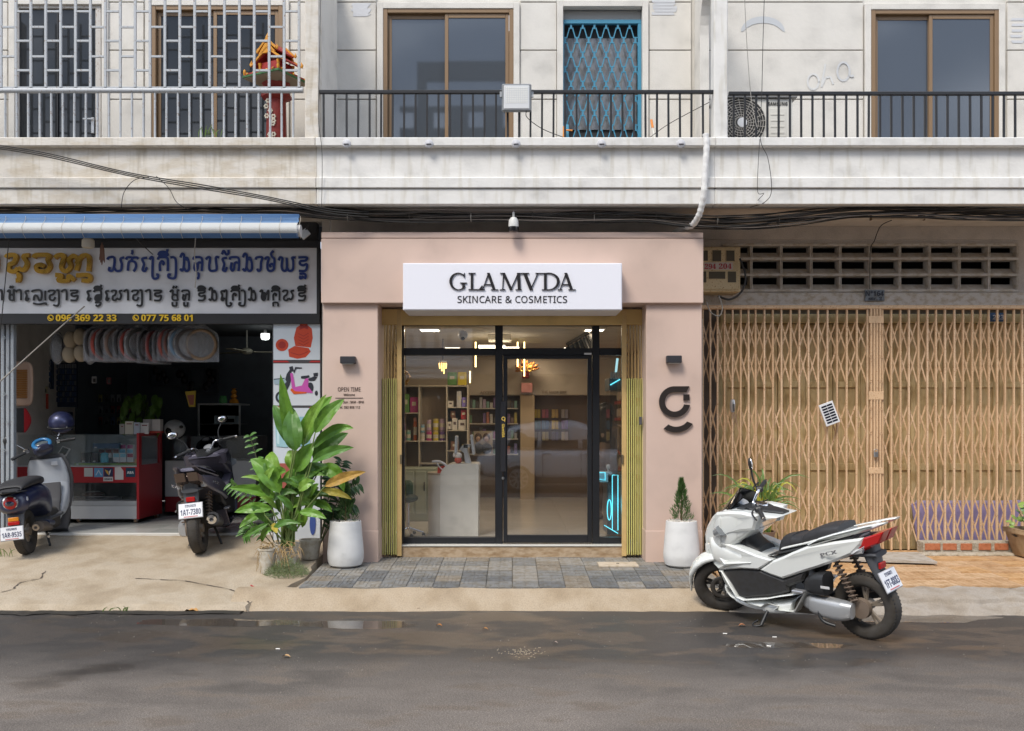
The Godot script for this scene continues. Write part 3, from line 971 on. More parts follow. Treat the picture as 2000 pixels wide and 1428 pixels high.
	obj(MB.new().lathe([Vector2(0, 0.004), Vector2(0.27, 0.004)], 30, Transform3D(Basis(Vector3.RIGHT, PI / 2), V(1446, 240, d))), "fan_opening", M(0.03, 0.03, 0.03, 0.7), ac)
	var fg := MB.new()
	for r in 9: fg.torus(Transform3D(Basis(), V(1446, 240, d) + Vector3(0, 0, 0.014)), 0.06 + r * 0.026, 0.003, 30, 4)
	for k in 24:
		var a := TAU * k / 24
		fg.bar(V(1446, 240, d) + Vector3(cos(a) * 0.05, sin(a) * 0.05, 0.016), V(1446, 240, d) + Vector3(cos(a + 0.35) * 0.27, sin(a + 0.35) * 0.27, 0.016), 0.004, 0.004)
	obj(fg, "fan_grille", M(0.5, 0.47, 0.42, 0.5), ac)
	obj(MB.new().lathe([Vector2(0, 0.024), Vector2(0.05, 0.022), Vector2(0.052, 0.012)], 20, Transform3D(Basis(Vector3.RIGHT, PI / 2), V(1449, 240, d))), "fan_hub", M(0.75, 0.75, 0.75, 0.4), ac)
	letters("SAMSUNG", V(1519, 203, d) + Vector3(0, 0, 0.004), W(38, d), W(6.5, d), M(0.04, 0.04, 0.04, 0.5), ac, "lettering", "Droid Sans", 700)
	obj(MB.new().span(V(1502, 268, d) + Vector3(0, 0, 0.006), V(1536, 212, d), 0.004), "side_panel", M(0.6, 0.58, 0.53, 0.5), ac)
	for k in 4: obj(MB.new().span(V(1505, 222 + k * 12, d) + Vector3(0, 0, 0.01), V(1532, 226 + k * 12, d), 0.003), "vent_rib", M(0.55, 0.53, 0.48, 0.5), ac)
	# faded paint marks on the wall
	marks(right, mid)
	# timber offcut and broom
	var br := thing("broom", "broom with orange handle leaning on white balcony wall", "broom", V(1275, 270, DW - 0.1))
	obj(MB.new().tube([V(1272, 234, DW - 0.1), V(1275, 250, DW - 0.12)], 0.014, 8), "handle", M(0.75, 0.25, 0.04, 0.5), br)
	obj(MB.new().tube([V(1275, 250, DW - 0.12), V(1282, 290, DW - 0.18)], 0.01, 8), "stick", M(0.7, 0.68, 0.62, 0.5), br)
	var ch := thing("step_stool", "orange and blue folded stool at foot of blue grille door", "stool", V(1108, 270, DW - 0.15))
	obj(MB.new().span(V(1101, 290, DW - 0.12), V(1111, 243, DW - 0.12) + Vector3(0, 0, -0.03), 0.004), "panel", M(0.08, 0.3, 0.45, 0.5), ch)
	obj(MB.new().tube([V(1100, 290, DW - 0.16), V(1101, 247, DW - 0.16)], 0.01, 6).tube([V(1100, 254, DW - 0.16), V(1118, 255, DW - 0.16)], 0.009, 6), "frame", M(0.75, 0.28, 0.05, 0.5), ch)
	# taped drain pipe
	var pp := curve([V(1378, 262, DB - 0.06), V(1380, 290, DB - 0.07), V(1377, 330, DB - 0.07), V(1375, 375, DB - 0.07), V(1370, 405, DB - 0.03), V(1363, 425, DB + 0.03), V(1352, 440, DB + 0.15), V(1335, 445, DB + 0.3), V(1318, 454, DB + 0.5)], 8)
	var rr := []
	for i in pp.size(): rr.append(0.031 + 0.0025 * sin(i * 1.7) + rng.randf_range(-0.001, 0.001))
	tag(obj(MB.new().tube(pp, rr, 12), "wrapped_pipe", weathered(0.72, 0.71, 0.69, 0.6, T.blotch, Vector3(3, 3, 3))), "white tape-wrapped pipe hanging down the balcony front", "pipe")

func marks(right: Node3D, mid: Node3D) -> void:
	var gm := M(0.55, 0.56, 0.57, 0.9)
	var z := -DW + 0.004
	var st := func(pts: Array, w: float) -> MB:
		var mb := MB.new()
		for i in pts.size() - 1:
			var a := Vector2(X(pts[i].x, DW), Y(pts[i].y, DW))
			var b := Vector2(X(pts[i + 1].x, DW), Y(pts[i + 1].y, DW))
			var nrm := (b - a).normalized().orthogonal() * W(w, DW) * 0.5
			var zi := z + 0.0003 * i
			mb.quad(Vector3(a.x + nrm.x, a.y + nrm.y, zi), Vector3(b.x + nrm.x, b.y + nrm.y, zi), Vector3(b.x - nrm.x, b.y - nrm.y, zi), Vector3(a.x - nrm.x, a.y - nrm.y, zi), Vector3.BACK)
		return mb
	var ring := []
	for k in 22: ring.append(Vector2(1647 + 12 * cos(TAU * k / 20.0), 140 + 18 * sin(TAU * k / 20.0)))
	ring.append_array([Vector2(1661, 150), Vector2(1667, 148)])
	obj(st.call(ring, 4.0), "paint_mark", gm, right)
	obj(st.call([Vector2(1612, 125), Vector2(1604, 170), Vector2(1612, 152), Vector2(1622, 150), Vector2(1627, 165)], 4.0), "paint_mark", M(0.62, 0.62, 0.61, 0.9), right)
	var o := []
	for k in 19: o.append(Vector2(1588 + 11 * cos(TAU * k / 18.0), 160 + 15 * sin(TAU * k / 18.0)))
	obj(st.call(o, 4.0), "paint_mark", M(0.63, 0.63, 0.62, 0.9), right)
	var arc := []
	for k in 13: arc.append(Vector3(X(1490 - 43 * cos(PI * k / 12.0), DW), Y(62 - 30 * sin(PI * k / 12.0), DW), z))
	var mb := MB.new()
	for k in 12: mb.quad(arc[k], arc[k + 1], Vector3(arc[k + 1].x, maxf(Y(62, DW), arc[k + 1].y - W(13, DW)), z), Vector3(arc[k].x, maxf(Y(62, DW), arc[k].y - W(13, DW)), z), Vector3.BACK)
	obj(mb, "paint_mark", M(0.5, 0.52, 0.54, 0.9), right)
	for q in [[mid, 688, 722, 6, 32], [mid, 1276, 1318, 0, 30], [right, 1975, 2000, 35, 90]]:
		var p := MB.new()
		for k in 5:
			var y := lerpf(q[3], q[4], k / 5.0)
			p.quad(V(q[1] + rng.randf_range(-4, 4), y, DW - 0.004), V(q[2] + rng.randf_range(-6, 6), y, DW - 0.004), V(q[2] + rng.randf_range(-6, 6), y + 5.2, DW - 0.004), V(q[1] + rng.randf_range(-4, 4), y + 5.2, DW - 0.004), Vector3.BACK)
		obj(p, "paint_mark", M(0.56, 0.57, 0.59, 0.9), q[0])

func blue_door(host: Node3D) -> void:
	var d := DW + 0.05
	var blue := M(0.05, 0.235, 0.36, 0.45)
	var fm := MB.new()
	fm.span(Vector3(X(1100, d), Y(46, d), -d), Vector3(X(1253, d), Y(38, d), -d - 0.05), 0.004)
	fm.span(Vector3(X(1246, d), 3.95, -d), Vector3(X(1253, d), Y(46, d), -d - 0.05), 0.004)
	fm.span(Vector3(X(1099, d), 3.95, -d), Vector3(X(1102, d), Y(46, d), -d - 0.05), 0.002)
	var door := obj(fm, "grille_door", blue, host)
	obj(MB.new().span(Vector3(X(1098, d), Y(38, d), -d - 0.02), Vector3(X(1256, d), Y(20, d), -d - 0.04)), "lintel_panel", M(0.3, 0.3, 0.29, 0.7), door)
	obj(MB.new().span(Vector3(X(1098, d), 3.95, -d - 0.12), Vector3(X(1256, d), Y(40, d), -d - 0.13)), "back_panel", M(0.03, 0.03, 0.03, 0.7), door)
	var pan := weathered(0.2, 0.215, 0.24, 0.12, T.dirty, Vector3(2, 1, 2))
	obj(MB.new().span(Vector3(X(1103, d), Y(248, d), -d - 0.1), Vector3(X(1246, d), Y(68, d), -d - 0.11)), "dusty_pane", pan, door)
	# pressed-steel lattice of elongated hexagons
	var link := MB.new()
	var px := W(22.9, d)
	var py := W(28.5, d)
	var half := px * 0.5
	for s in [-1.0, 1.0]:
		link.bar(Vector3(s * 0.018, py - 0.03, 0), Vector3(s * (half - 0.018), 0.03, 0), 0.012, 0.012)
	link.bar(Vector3(0, py + 0.03, 0), Vector3(0, py - 0.03, 0), 0.022, 0.014)
	link.bar(Vector3(-0.026, py - 0.03, 0.002), Vector3(0.026, py - 0.03, 0.002), 0.012, 0.012)
	link.bar(Vector3(-0.026, py + 0.03, 0.002), Vector3(0.026, py + 0.03, 0.002), 0.012, 0.012)
	var lm := link.mesh()
	for r in 8:
		for c in 7:
			var cx := 1115.5 + 22.9 * c - (11.4 if r % 2 == 1 else 0.0)
			if cx > 1248: continue
			piece(lm, "lattice_link", blue, door, Transform3D(Basis(), Vector3(X(cx, d), Y(49, d) - (r + 1) * py, -d - 0.02)))

func spirit_house() -> void:
	var d := 9.75
	var t := thing("spirit_house", "small red and gold spirit house on a flowered post", "shrine", V(540, 275, d))
	var red := M(0.42, 0.035, 0.03, 0.5)
	var gold := M(0.75, 0.34, 0.03, 0.4)
	var green := M(0.06, 0.17, 0.06, 0.6)
	var c := V(540, 290, d)
	var ty := Y(166, d)
	obj(MB.new().lathe([Vector2(0.11, 0), Vector2(0.1, 0.5), Vector2(0.16, 0.53), Vector2(0.16, 0.56), Vector2(0.1, 0.6), Vector2(0.16, ty - c.y)], 8, Transform3D(Basis(Vector3.UP, 0.4), c)), "post", weathered(0.26, 0.025, 0.02, 0.6, T.dirty, Vector3(2, 2, 2)), t)
	var fl := MB.new()
	for k in 10:
		var a := PI / 2 + rng.randf_range(-1.0, 1.0)
		var p := c + Vector3(cos(a) * 0.11, rng.randf_range(0.05, 0.48), sin(a) * 0.11)
		for q in 6: fl.ball(p + Vector3(cos(TAU * q / 6) * 0.018, sin(TAU * q / 6) * 0.018, 0.002), Vector3(0.011, 0.011, 0.004), 6)
	obj(fl, "painted_flowers", M(0.7, 0.66, 0.55, 0.6), t)
	var bs := Basis(Vector3.UP, deg_to_rad(-28)) * Basis.from_scale(Vector3(0.74, 0.62, 0.74))
	var top := Vector3(c.x, ty, c.z)
	var pm := MB.new()
	pm.xf = Transform3D(bs, top)
	pm.lathe([Vector2(0.12, -0.03), Vector2(0.44, 0.04), Vector2(0.46, 0.07)], 4, Transform3D(Basis(Vector3.UP, PI / 4), Vector3.ZERO))
	obj(pm, "platform", M(0.28, 0.22, 0.15, 0.7), t)
	var pe := MB.new()
	pe.xf = Transform3D(bs, top)
	for k in 4:
		var q := Basis(Vector3.UP, k * PI / 2)
		pe.box(q * Vector3(0, 0.075, 0.325), Vector3(0.66, 0.035, 0.02), 0.003, q)
	obj(pe, "platform_edge", green, t)
	var pr := MB.new()
	pr.xf = Transform3D(bs, top)
	for k in 4:
		var q := Basis(Vector3.UP, k * PI / 2)
		pr.box(q * Vector3(0, 0.11, 0.31), Vector3(0.62, 0.04, 0.015), 0.003, q)
	obj(pr, "parapet", red, t)
	var kn := MB.new()
	kn.xf = Transform3D(bs, top)
	for k in 4:
		for s in 5:
			kn.ball(Basis(Vector3.UP, k * PI / 2) * Vector3(-0.25 + s * 0.12, 0.115, 0.322), Vector3(0.022, 0.02, 0.014), 8)
		kn.ball(Basis(Vector3.UP, k * PI / 2) * Vector3(0.31, 0.15, 0.31), Vector3(0.022, 0.06, 0.022), 8)
	obj(kn, "gold_ornament", gold, t)
	var hb := MB.new()
	hb.xf = Transform3D(bs, top)
	hb.box(Vector3(0, 0.23, 0), Vector3(0.32, 0.24, 0.28), 0.006)
	obj(hb, "house_body", red, t)
	for sx in [-1.0, 1.0]:
		for sz in [-1.0, 1.0]: obj(MB.new().lathe([Vector2(0.025, 0.1), Vector2(0.018, 0.14), Vector2(0.028, 0.2), Vector2(0.018, 0.26), Vector2(0.028, 0.34)], 8, Transform3D(bs, top + bs * Vector3(sx * 0.17, 0, sz * 0.15))), "gold_pillar", gold, t)
	var rf := MB.new()
	rf.xf = Transform3D(bs, top)
	for s in [-1.0, 1.0]:
		rf.bar(Vector3(s * 0.29, 0.3, 0), Vector3(s * 0.01, 0.53, 0), 0.025, 0.36, 0.004, Vector3.BACK)
		rf.bar(Vector3(s * 0.17, 0.49, 0), Vector3(0.0, 0.67, 0), 0.025, 0.34, 0.004, Vector3.BACK)
	obj(rf, "roof", red, t)
	var gb := MB.new()
	gb.xf = Transform3D(bs, top)
	for z in [0.19, -0.19]:
		gb.prism([Vector2(-0.15, 0.47), Vector2(0.15, 0.47), Vector2(0, 0.68)], z - 0.015, z + 0.015)
		for s in [-1.0, 1.0]:
			gb.tube([Vector3(s * 0.29, 0.30, z), Vector3(s * 0.31, 0.34, z), Vector3(s * 0.29, 0.40, z)], [0.022, 0.018, 0.004], 6)
			gb.tube([Vector3(s * 0.17, 0.5, z), Vector3(s * 0.19, 0.53, z), Vector3(s * 0.18, 0.58, z)], [0.02, 0.016, 0.004], 6)
			gb.bar(Vector3(s * 0.28, 0.32, z), Vector3(0, 0.56, z), 0.03, 0.03)
			gb.bar(Vector3(s * 0.17, 0.52, z + 0.006), Vector3(0, 0.70, z + 0.006), 0.035, 0.03)
	gb.tube([Vector3(0, 0.64, 0.19), Vector3(0, 0.74, 0.19), Vector3(0.01, 0.82, 0.18)], [0.03, 0.022, 0.004], 8)
	obj(gb, "gold_gable", gold, t)

const FL := 0.335   # shop floor
func folded_gate(called: String, label: String, px0: float, px1: float, mirror: bool) -> void:
	var d := 9.86
	var t := thing(called, label, "gate", V((px0 + px1) / 2, 1086, d))
	var tan := weathered(0.68, 0.47, 0.2, 0.5, T.blotch, Vector3(0.6, 0.6, 0.6), T.grain)
	var olive := weathered(0.60, 0.56, 0.19, 0.5, T.blotch, Vector3(0.8, 0.8, 0.8))
	var yb := Y(1086, d)
	var n := 5
	var w := px1 - px0
	for i in n:
		var p := px0 + w * (i + 0.35) / (n + 1.6)
		if mirror: p = px1 - (p - px0)
		var ch := MB.new()
		ch.box(Vector3(X(p, d), (Y(606, d) + yb) / 2, -d - 0.03), Vector3(0.016, Y(606, d) - yb, 0.03), 0.002)
		obj(ch, "channel", tan, t)
	# folded sheet panels over the lower part
	for i in 8:
		var p := px0 - 1.0 + (w - 9.0) * (i + 0.3) / 8.0
		if mirror: p = px1 - (p - px0)
		var a := Vector3(X(p, d), 0, -d + 0.03)
		var b := Vector3(X(p + (2.6 if not mirror else -2.6), d), 0, -d - 0.02)
		obj(MB.new().box(Vector3((a.x + b.x) / 2, (Y(739 + (i % 3), d) + yb) / 2 + 0.01, (a.z + b.z) / 2), Vector3(0.012, Y(739, d) - yb - 0.02, 0.075), 0.003, Basis(Vector3.UP, -0.16 if mirror else 0.16)), "sheet_panel", olive, t)
	# stile with lattice strip
	var s := px1 - 5.0 if not mirror else px0 + 5.0
	obj(MB.new().box(Vector3(X(s, d), (Y(606, d) + yb) / 2, -d), Vector3(W(9, d), Y(606, d) - yb, 0.045), 0.003), "stile", tan, t)
	var q := px1 - 12.0 if not mirror else px0 + 12.0
	var la := MB.new()
	for k in 8:
		var y0 := Y(618 + k * 15, d)
		la.bar(Vector3(X(q - 2.5, d), y0, -d + 0.005), Vector3(X(q + 2.5, d), y0 - W(15, d), -d + 0.005), 0.006, 0.004)
		la.torus(Transform3D(Basis(), Vector3(X(q, d), y0 - W(7, d), -d + 0.01)), 0.012, 0.003, 10, 4)
	obj(la, "scroll_lattice", tan, t)
	obj(MB.new().box(Vector3(X(s, d) + (0.02 if not mirror else -0.02), Y(897, d), -d + 0.03), Vector3(0.02, 0.1, 0.02), 0.004), "catch", M(0.2, 0.16, 0.1, 0.5, 0.6), t)

func centre_shop() -> void:
	# pink portal
	var po := thing("pink_portal", "matte pink portal framing the glass cosmetics shop entrance", "portal", Vector3(0, WALK, -DP))
	obj(MB.new().span(V(627, 592, DP), V(1374, 466, DP) + Vector3(0, 0, -0.5), 0.006), "header", mats.pink, po)
	obj(MB.new().span(V(627, 464.5, DP) + Vector3(0, 0, -0.012), V(1374, 453, DP) + Vector3(0, 0, -0.5), 0.004), "header_cap", mats.pink, po)
	var dp := DP + 0.05
	for e in [[631, 738], [1262, 1371]]:
		obj(MB.new().span(Vector3(X(e[0], dp), 0.1, -dp), Vector3(X(e[1], dp), Y(592, dp) + 0.02, -dp - 0.5), 0.006), "pillar", mats.pink, po)
		obj(MB.new().span(Vector3(X(e[0], dp) - 0.004, 0.1, -dp + 0.005), Vector3(X(e[1], dp) + 0.004, Y(1037, dp), -dp - 0.49), 0.003), "plinth", mats.pink, po)
	var ink := M(0.06, 0.035, 0.03, 0.6)
	var oz := -dp + 0.002
	for e in [["OPEN TIME", 682, 760.5, 44, 8], ["Welcome", 682, 771, 22, 5], ["Mon - Sun : 9AM - 8PM", 682.5, 785.5, 56, 5], ["Tel. 092 808 112", 682, 795.5, 42, 5]]:
		letters(e[0], Vector3(X(e[1], dp), Y(e[2], dp), oz), W(e[3], dp), W(e[4], dp), ink, po, "opening_hours_text", "Droid Sans", 400, 0.004)
	obj(MB.new().box(Vector3(X(682, dp), Y(777.5, dp), oz), Vector3(W(54, dp), W(1.2, dp), 0.004)), "text_rule", ink, po)
	# glossy emblem
	var lg := thing("shop_emblem", "glossy black ring emblem with a smile on pink pillar", "emblem", V(1317, 845, dp))
	var gl := M(0.016, 0.009, 0.006, 0.05)
	gl.clearcoat_enabled = true
	gl.clearcoat = 1.0
	var at := func(px: float, py: float) -> Vector2: return Vector2(X(px, dp), Y(py, dp))
	var c: Vector2 = at.call(1317, 785)
	var ring := [at.call(1346, 754.5), at.call(1340, 766)]
	var R := W(30.5, dp)
	var r := W(19, dp)
	for k in 25:
		var a := deg_to_rad(100 + 245.0 * k / 24.0)
		ring.append(c + Vector2(cos(a), sin(a)) * r)
	ring.append(at.call(1347, 791))
	for k in 25:
		var a := deg_to_rad(345 - 250.0 * k / 24.0)
		ring.append(c + Vector2(cos(a), sin(a)) * R)
	var em := MB.new()
	em.xf.origin.z = -dp
	em.prism(ring, 0.002, 0.025, 0.002)
	obj(em, "ring", gl, lg)
	var sq := MB.new()
	sq.xf.origin.z = -dp
	sq.prism([at.call(1334, 770.5), at.call(1346, 770.5), at.call(1346, 782), at.call(1334, 782)], 0.002, 0.025, 0.002)
	obj(sq, "square", gl, lg)
	var sm := []
	for k in 13:
		var a := deg_to_rad(232 + 94.0 * k / 12.0)
		sm.append(at.call(1320, 806) + Vector2(cos(a), sin(a)) * W(39, dp))
	for k in 13:
		var a := deg_to_rad(321 - 84.0 * k / 12.0)
		sm.append(at.call(1320, 806) + Vector2(cos(a), sin(a)) * W(27.5, dp))
	var smb := MB.new()
	smb.xf.origin.z = -dp
	smb.prism(sm, 0.002, 0.025, 0.002)
	obj(smb, "smile", gl, lg)
	# wall lamps
	for e in [[667, 697, "black box wall lamp on pink pillar above opening hours"], [1300, 695.5, "black box wall lamp on pink pillar above ring emblem"]]:
		var wl := thing("wall_lamp", e[2], "lamp", V(e[0] + 14.5, e[1] + 14, dp), "black lamps on the pink pillars")
		obj(MB.new().span(V(e[0], e[1] + 14, dp) + Vector3(0, 0, 0.09), V(e[0] + 29, e[1], dp) + Vector3(0, 0, 0.002), 0.006), "housing", M(0.025, 0.025, 0.03, 0.5), wl)
		obj(MB.new().span(V(e[0] + 4, e[1] + 15, dp) + Vector3(0, 0, 0.08), V(e[0] + 25, e[1] + 14, dp) + Vector3(0, 0, 0.02)), "lens", M(0.6, 0.6, 0.58, 0.3), wl)
	obj(MB.new().box(Vector3(X(1252.5, 9.7), Y(822, 9.7), -9.75), Vector3(0.03, 0.085, 0.05), 0.005), "switch_box", M(0.08, 0.08, 0.09, 0.5), po)
	# lightbox sign
	var df := 9.3
	var sg := thing("lightbox_sign", "white box sign with black GLAMVDA lettering on pink portal", "sign", V(1001, 617, 9.5))
	obj(MB.new().span(V(787, 606, df), V(1215, 514, df) + Vector3(0, 0, -0.52), 0.005), "box", M(0.76, 0.76, 0.82, 0.28), sg)
	obj(MB.new().span(V(788.5, 604.5, df) + Vector3(0, 0, 0.004), V(1213.5, 515.5, df), 0.002), "face", M(0.80, 0.80, 0.86, 0.22), sg)
	var bl := M(0.02, 0.018, 0.02, 0.35)
	roman(sg, bl, df)
	letters("SKINCARE & COSMETICS", V(1000.5, 585, df) + Vector3(0, 0, 0.007), W(214, df), W(13.5, df), bl, sg, "lettering", "Droid Sans", 400, 0.005)
	# gate header and folded gate
	var gh := MB.new().span(V(744, 634, 9.84), V(1256, 604, 9.84) + Vector3(0, 0, -0.09), 0.004)
	tag(obj(gh, "gate_header", mats.yellow), "mustard yellow steel header above the glass entrance", "beam")
	folded_gate("folding_gate", "folded yellow steel gate beside the opening-hours pillar", 742, 785, false)
	folded_gate("folding_gate", "folded yellow steel gate beside the emblem pillar", 1214, 1256, true)
	# stone step
	tag(obj(MB.new().span(V(784, 1090, 9.88) + Vector3(0, -0.05, 0), Vector3(X(1220, 9.88), FL - 0.012, -10.3), 0.01), "entrance_step", weathered(0.46, 0.35, 0.24, 0.6, T.concrete, Vector3(0.9, 2.0, 0.9), T.dirty, Vector3(0.7, 2.2, 0.7))), "mottled brown stone step below the glass entrance", "step")
	tag(obj(MB.new().span(Vector3(X(784, 9.88), FL - 0.012, -9.87), Vector3(X(1220, 9.88), FL - 0.002, -10.1), 0.002), "threshold_strip", M(0.55, 0.54, 0.5, 0.4)), "pale threshold strip along the shop entrance", "threshold")
	shopfront()
	shop_room()
	shop_goods()

# high-contrast roman capitals of the box sign
func roman(host: Node3D, mat: Material, d: float) -> void:
	var q := func(a: float, b: float, c: float, e: float) -> Array: return [Vector2(a, b), Vector2(c, b), Vector2(c, e), Vector2(a, e)]
	var st := func(x0: float, x1: float, w: float, y0 := 0.0, y1 := 1.0) -> Array: return [Vector2(x0, y0), Vector2(x0 + w, y0), Vector2(x1 + w, y1), Vector2(x1, y1)]
	var arc := func(cx: float, rx: float, ix: float, tx: float, a0: float, a1: float) -> Array:
		var o := []
		for k in 25: o.append(Vector2(cx + rx * cos(lerpf(a0, a1, k / 24.0)), 0.5 + 0.515 * sin(lerpf(a0, a1, k / 24.0))))
		for k in 25: o.append(Vector2(cx + tx + ix * cos(lerpf(a1, a0, k / 24.0)), 0.5 + 0.47 * sin(lerpf(a1, a0, k / 24.0))))
		return o
	var A := [st.call(0.1, 0.43, 0.05), st.call(0.68, 0.36, 0.16), q.call(0.22, 0.3, 0.66, 0.34), q.call(0.0, 0.0, 0.26, 0.028), q.call(0.58, 0.0, 0.98, 0.028)]
	var words := {"G": [arc.call(0.5, 0.48, 0.35, 0.02, 0.75, 5.7), q.call(0.72, 0.08, 0.86, 0.42), q.call(0.6, 0.4, 0.98, 0.43), [Vector2(0.82, 0.74), Vector2(0.86, 0.74), Vector2(0.86, 1.0), Vector2(0.83, 1.0), Vector2(0.78, 0.86)]],
		"L": [q.call(0.16, 0.0, 0.33, 1.0), q.call(0.0, 0.972, 0.5, 1.0), q.call(0.0, 0.0, 0.88, 0.04), [Vector2(0.7, 0.0), Vector2(0.9, 0.0), Vector2(0.98, 0.26), Vector2(0.94, 0.26)]], "A": A,
		"M": [st.call(0.11, 0.15, 0.045), st.call(0.46, 0.11, 0.13), st.call(0.48, 0.82, 0.045), st.call(0.82, 0.78, 0.14), q.call(0.0, 0.0, 0.26, 0.028), q.call(0.72, 0.0, 1.0, 0.028), q.call(0.02, 0.972, 0.22, 1.0), q.call(0.8, 0.972, 0.98, 1.0)],
		"V": [st.call(0.42, 0.1, 0.17), st.call(0.44, 0.8, 0.05), q.call(0.0, 0.972, 0.4, 1.0), q.call(0.7, 0.972, 1.0, 1.0)],
		"D": [q.call(0.12, 0.0, 0.27, 1.0), arc.call(0.36, 0.62, 0.46, 0.0, -1.72, 1.72), q.call(0.0, 0.972, 0.42, 1.0), q.call(0.0, 0.0, 0.42, 0.028)]}
	for e in [["G", 877, 913], ["L", 915, 943], ["A", 938, 974], ["M", 976, 1019], ["V", 1017, 1058], ["D", 1058, 1094], ["A", 1089, 1125]]:
		var mb := MB.new()
		mb.xf.origin.z = -d
		for k in words[e[0]].size():
			var p := []
			for v in words[e[0]][k]: p.append(Vector2(X(e[1] + v.x * (e[2] - e[1]), d), Y(566.5 - v.y * 33.0, d)))
			mb.prism(p, 0.005, 0.018 + 0.0003 * k)
		obj(mb, "letter", mat, host)

func shopfront() -> void:
	var d := DG
	var t := thing("glass_shopfront", "black aluminium shopfront with large clear fixed panes", "shopfront", Vector3(0, FL, -d))
	var al := M(0.012, 0.013, 0.016, 0.4)
	var z := -d
	var mem := [[784, 789, 628, 1062], [967, 982, 628, 1062], [1157, 1171, 628, 1062], [1215, 1222, 628, 1062]]
	for e in mem: obj(MB.new().span(Vector3(X(e[0], d), FL, z), Vector3(X(e[1], d), Y(e[2], d), z - 0.1), 0.003), "mullion", al, t)
	for e in [[789, 967], [982, 1157], [1171, 1215]]:
		obj(MB.new().span(Vector3(X(e[0], d), Y(693.5, d), z - 0.002), Vector3(X(e[1], d), Y(680, d), z - 0.098), 0.003), "transom", al, t)
		obj(MB.new().span(Vector3(X(e[0], d), Y(636, d), z - 0.002), Vector3(X(e[1], d), Y(624, d), z - 0.098), 0.003), "head", al, t)
		obj(MB.new().span(Vector3(X(e[0], d), Y(681, d), z - 0.045), Vector3(X(e[1], d), Y(635, d), z - 0.05)).span(Vector3(X(e[0], d), Y(681, d), z - 0.06), Vector3(X(e[1], d), Y(635, d), z - 0.065)), "pane", glass(0.003), t)
	for e in [[789, 967], [1171, 1215]]:
		obj(MB.new().span(Vector3(X(e[0], d), FL, z - 0.002), Vector3(X(e[1], d), Y(1050, d), z - 0.098), 0.003), "bottom_rail", al, t)
		obj(MB.new().span(Vector3(X(e[0], d), Y(1051, d), z - 0.045), Vector3(X(e[1], d), Y(692, d), z - 0.05)).span(Vector3(X(e[0], d), Y(1051, d), z - 0.06), Vector3(X(e[1], d), Y(692, d), z - 0.065)), "pane", glass(0.003), t)
	var dr := thing("shop_door", "black framed glass door with gold handle lettering", "door", Vector3(X(1070, d), FL, z))
	var zd := z + 0.012
	for e in [[983, 991], [1147.5, 1156]]: obj(MB.new().span(Vector3(X(e[0], d), FL + 0.01, zd), Vector3(X(e[1], d), Y(694, d), zd - 0.06), 0.003), "stile", al, dr)
	obj(MB.new().span(Vector3(X(991, d), FL + 0.01, zd - 0.001), Vector3(X(1147.5, d), Y(1045, d), zd - 0.059), 0.003), "bottom_rail", al, dr)
	obj(MB.new().span(Vector3(X(991, d), Y(701, d), zd - 0.001), Vector3(X(1147.5, d), Y(694, d), zd - 0.059), 0.003), "top_rail", al, dr)
	obj(MB.new().span(Vector3(X(990, d), Y(1046, d), zd - 0.025), Vector3(X(1148.5, d), Y(700, d), zd - 0.03)).span(Vector3(X(990, d), Y(1046, d), zd - 0.04), Vector3(X(1148.5, d), Y(700, d), zd - 0.045)), "pane", glass(0.003), dr)
	obj(MB.new().span(Vector3(X(978, d), Y(921, d), zd + 0.05), Vector3(X(988, d), Y(784, d), zd + 0.07), 0.006).box(Vector3(X(983, d), Y(795, d), zd + 0.025), Vector3(0.03, 0.03, 0.05)).box(Vector3(X(983, d), Y(912, d), zd + 0.025), Vector3(0.03, 0.03, 0.05)), "pull_handle", M(0.02, 0.02, 0.024, 0.35), dr)
	var gold := M(0.72, 0.5, 0.1, 0.35)
	letters("GlamVDA", Vector3(X(983.2, d), Y(841, d), zd + 0.073), W(26, d), W(5.5, d), gold, dr, "lettering", "Droid Sans", 700, 0.004, Basis(Vector3.BACK, -PI / 2))
	obj(MB.new().torus(Transform3D(Basis(), Vector3(X(983.5, d), Y(818, d), zd + 0.073)), 0.017, 0.005, 18, 5).bar(Vector3(X(986, d), Y(824, d), zd + 0.073), Vector3(X(986, d), Y(820, d), zd + 0.073), 0.008, 0.006), "gold_emblem", gold, dr)
	obj(MB.new().lathe([Vector2(0, 0.012), Vector2(0.014, 0.01), Vector2(0.016, 0)], 14, Transform3D(Basis(Vector3.RIGHT, PI / 2), Vector3(X(982.5, d), Y(934, d), zd + 0.002))), "lock", mats.steel, dr)
	obj(MB.new().span(Vector3(X(1141, d), Y(693, d), z + 0.016), Vector3(X(1155, d), Y(689.5, d), z + 0.001)), "label_plate", M(0.6, 0.6, 0.6, 0.5), dr)

func lamp(at: Vector3, e: float, col: Color, size := 0.1) -> void:
	var l := OmniLight3D.new()
	l.name = "lamp_light"
	l.light_energy = e
	l.light_color = col
	l.light_size = size
	l.omni_range = 14.0
	l.omni_attenuation = 2.0
	l.shadow_enabled = true
	add_child(l, true)
	l.position = at

func area(at: Vector3, sx: float, sy: float, e: float, col: Color, pitch := -PI / 2) -> void:
	var l := AreaLight3D.new()
	l.name = "panel_light"
	l.area_size = Vector2(sx, sy)
	l.light_energy = e
	l.light_color = col
	l.area_range = 14.0
	l.shadow_enabled = true
	add_child(l, true)
	l.position = at
	l.rotation.x = pitch

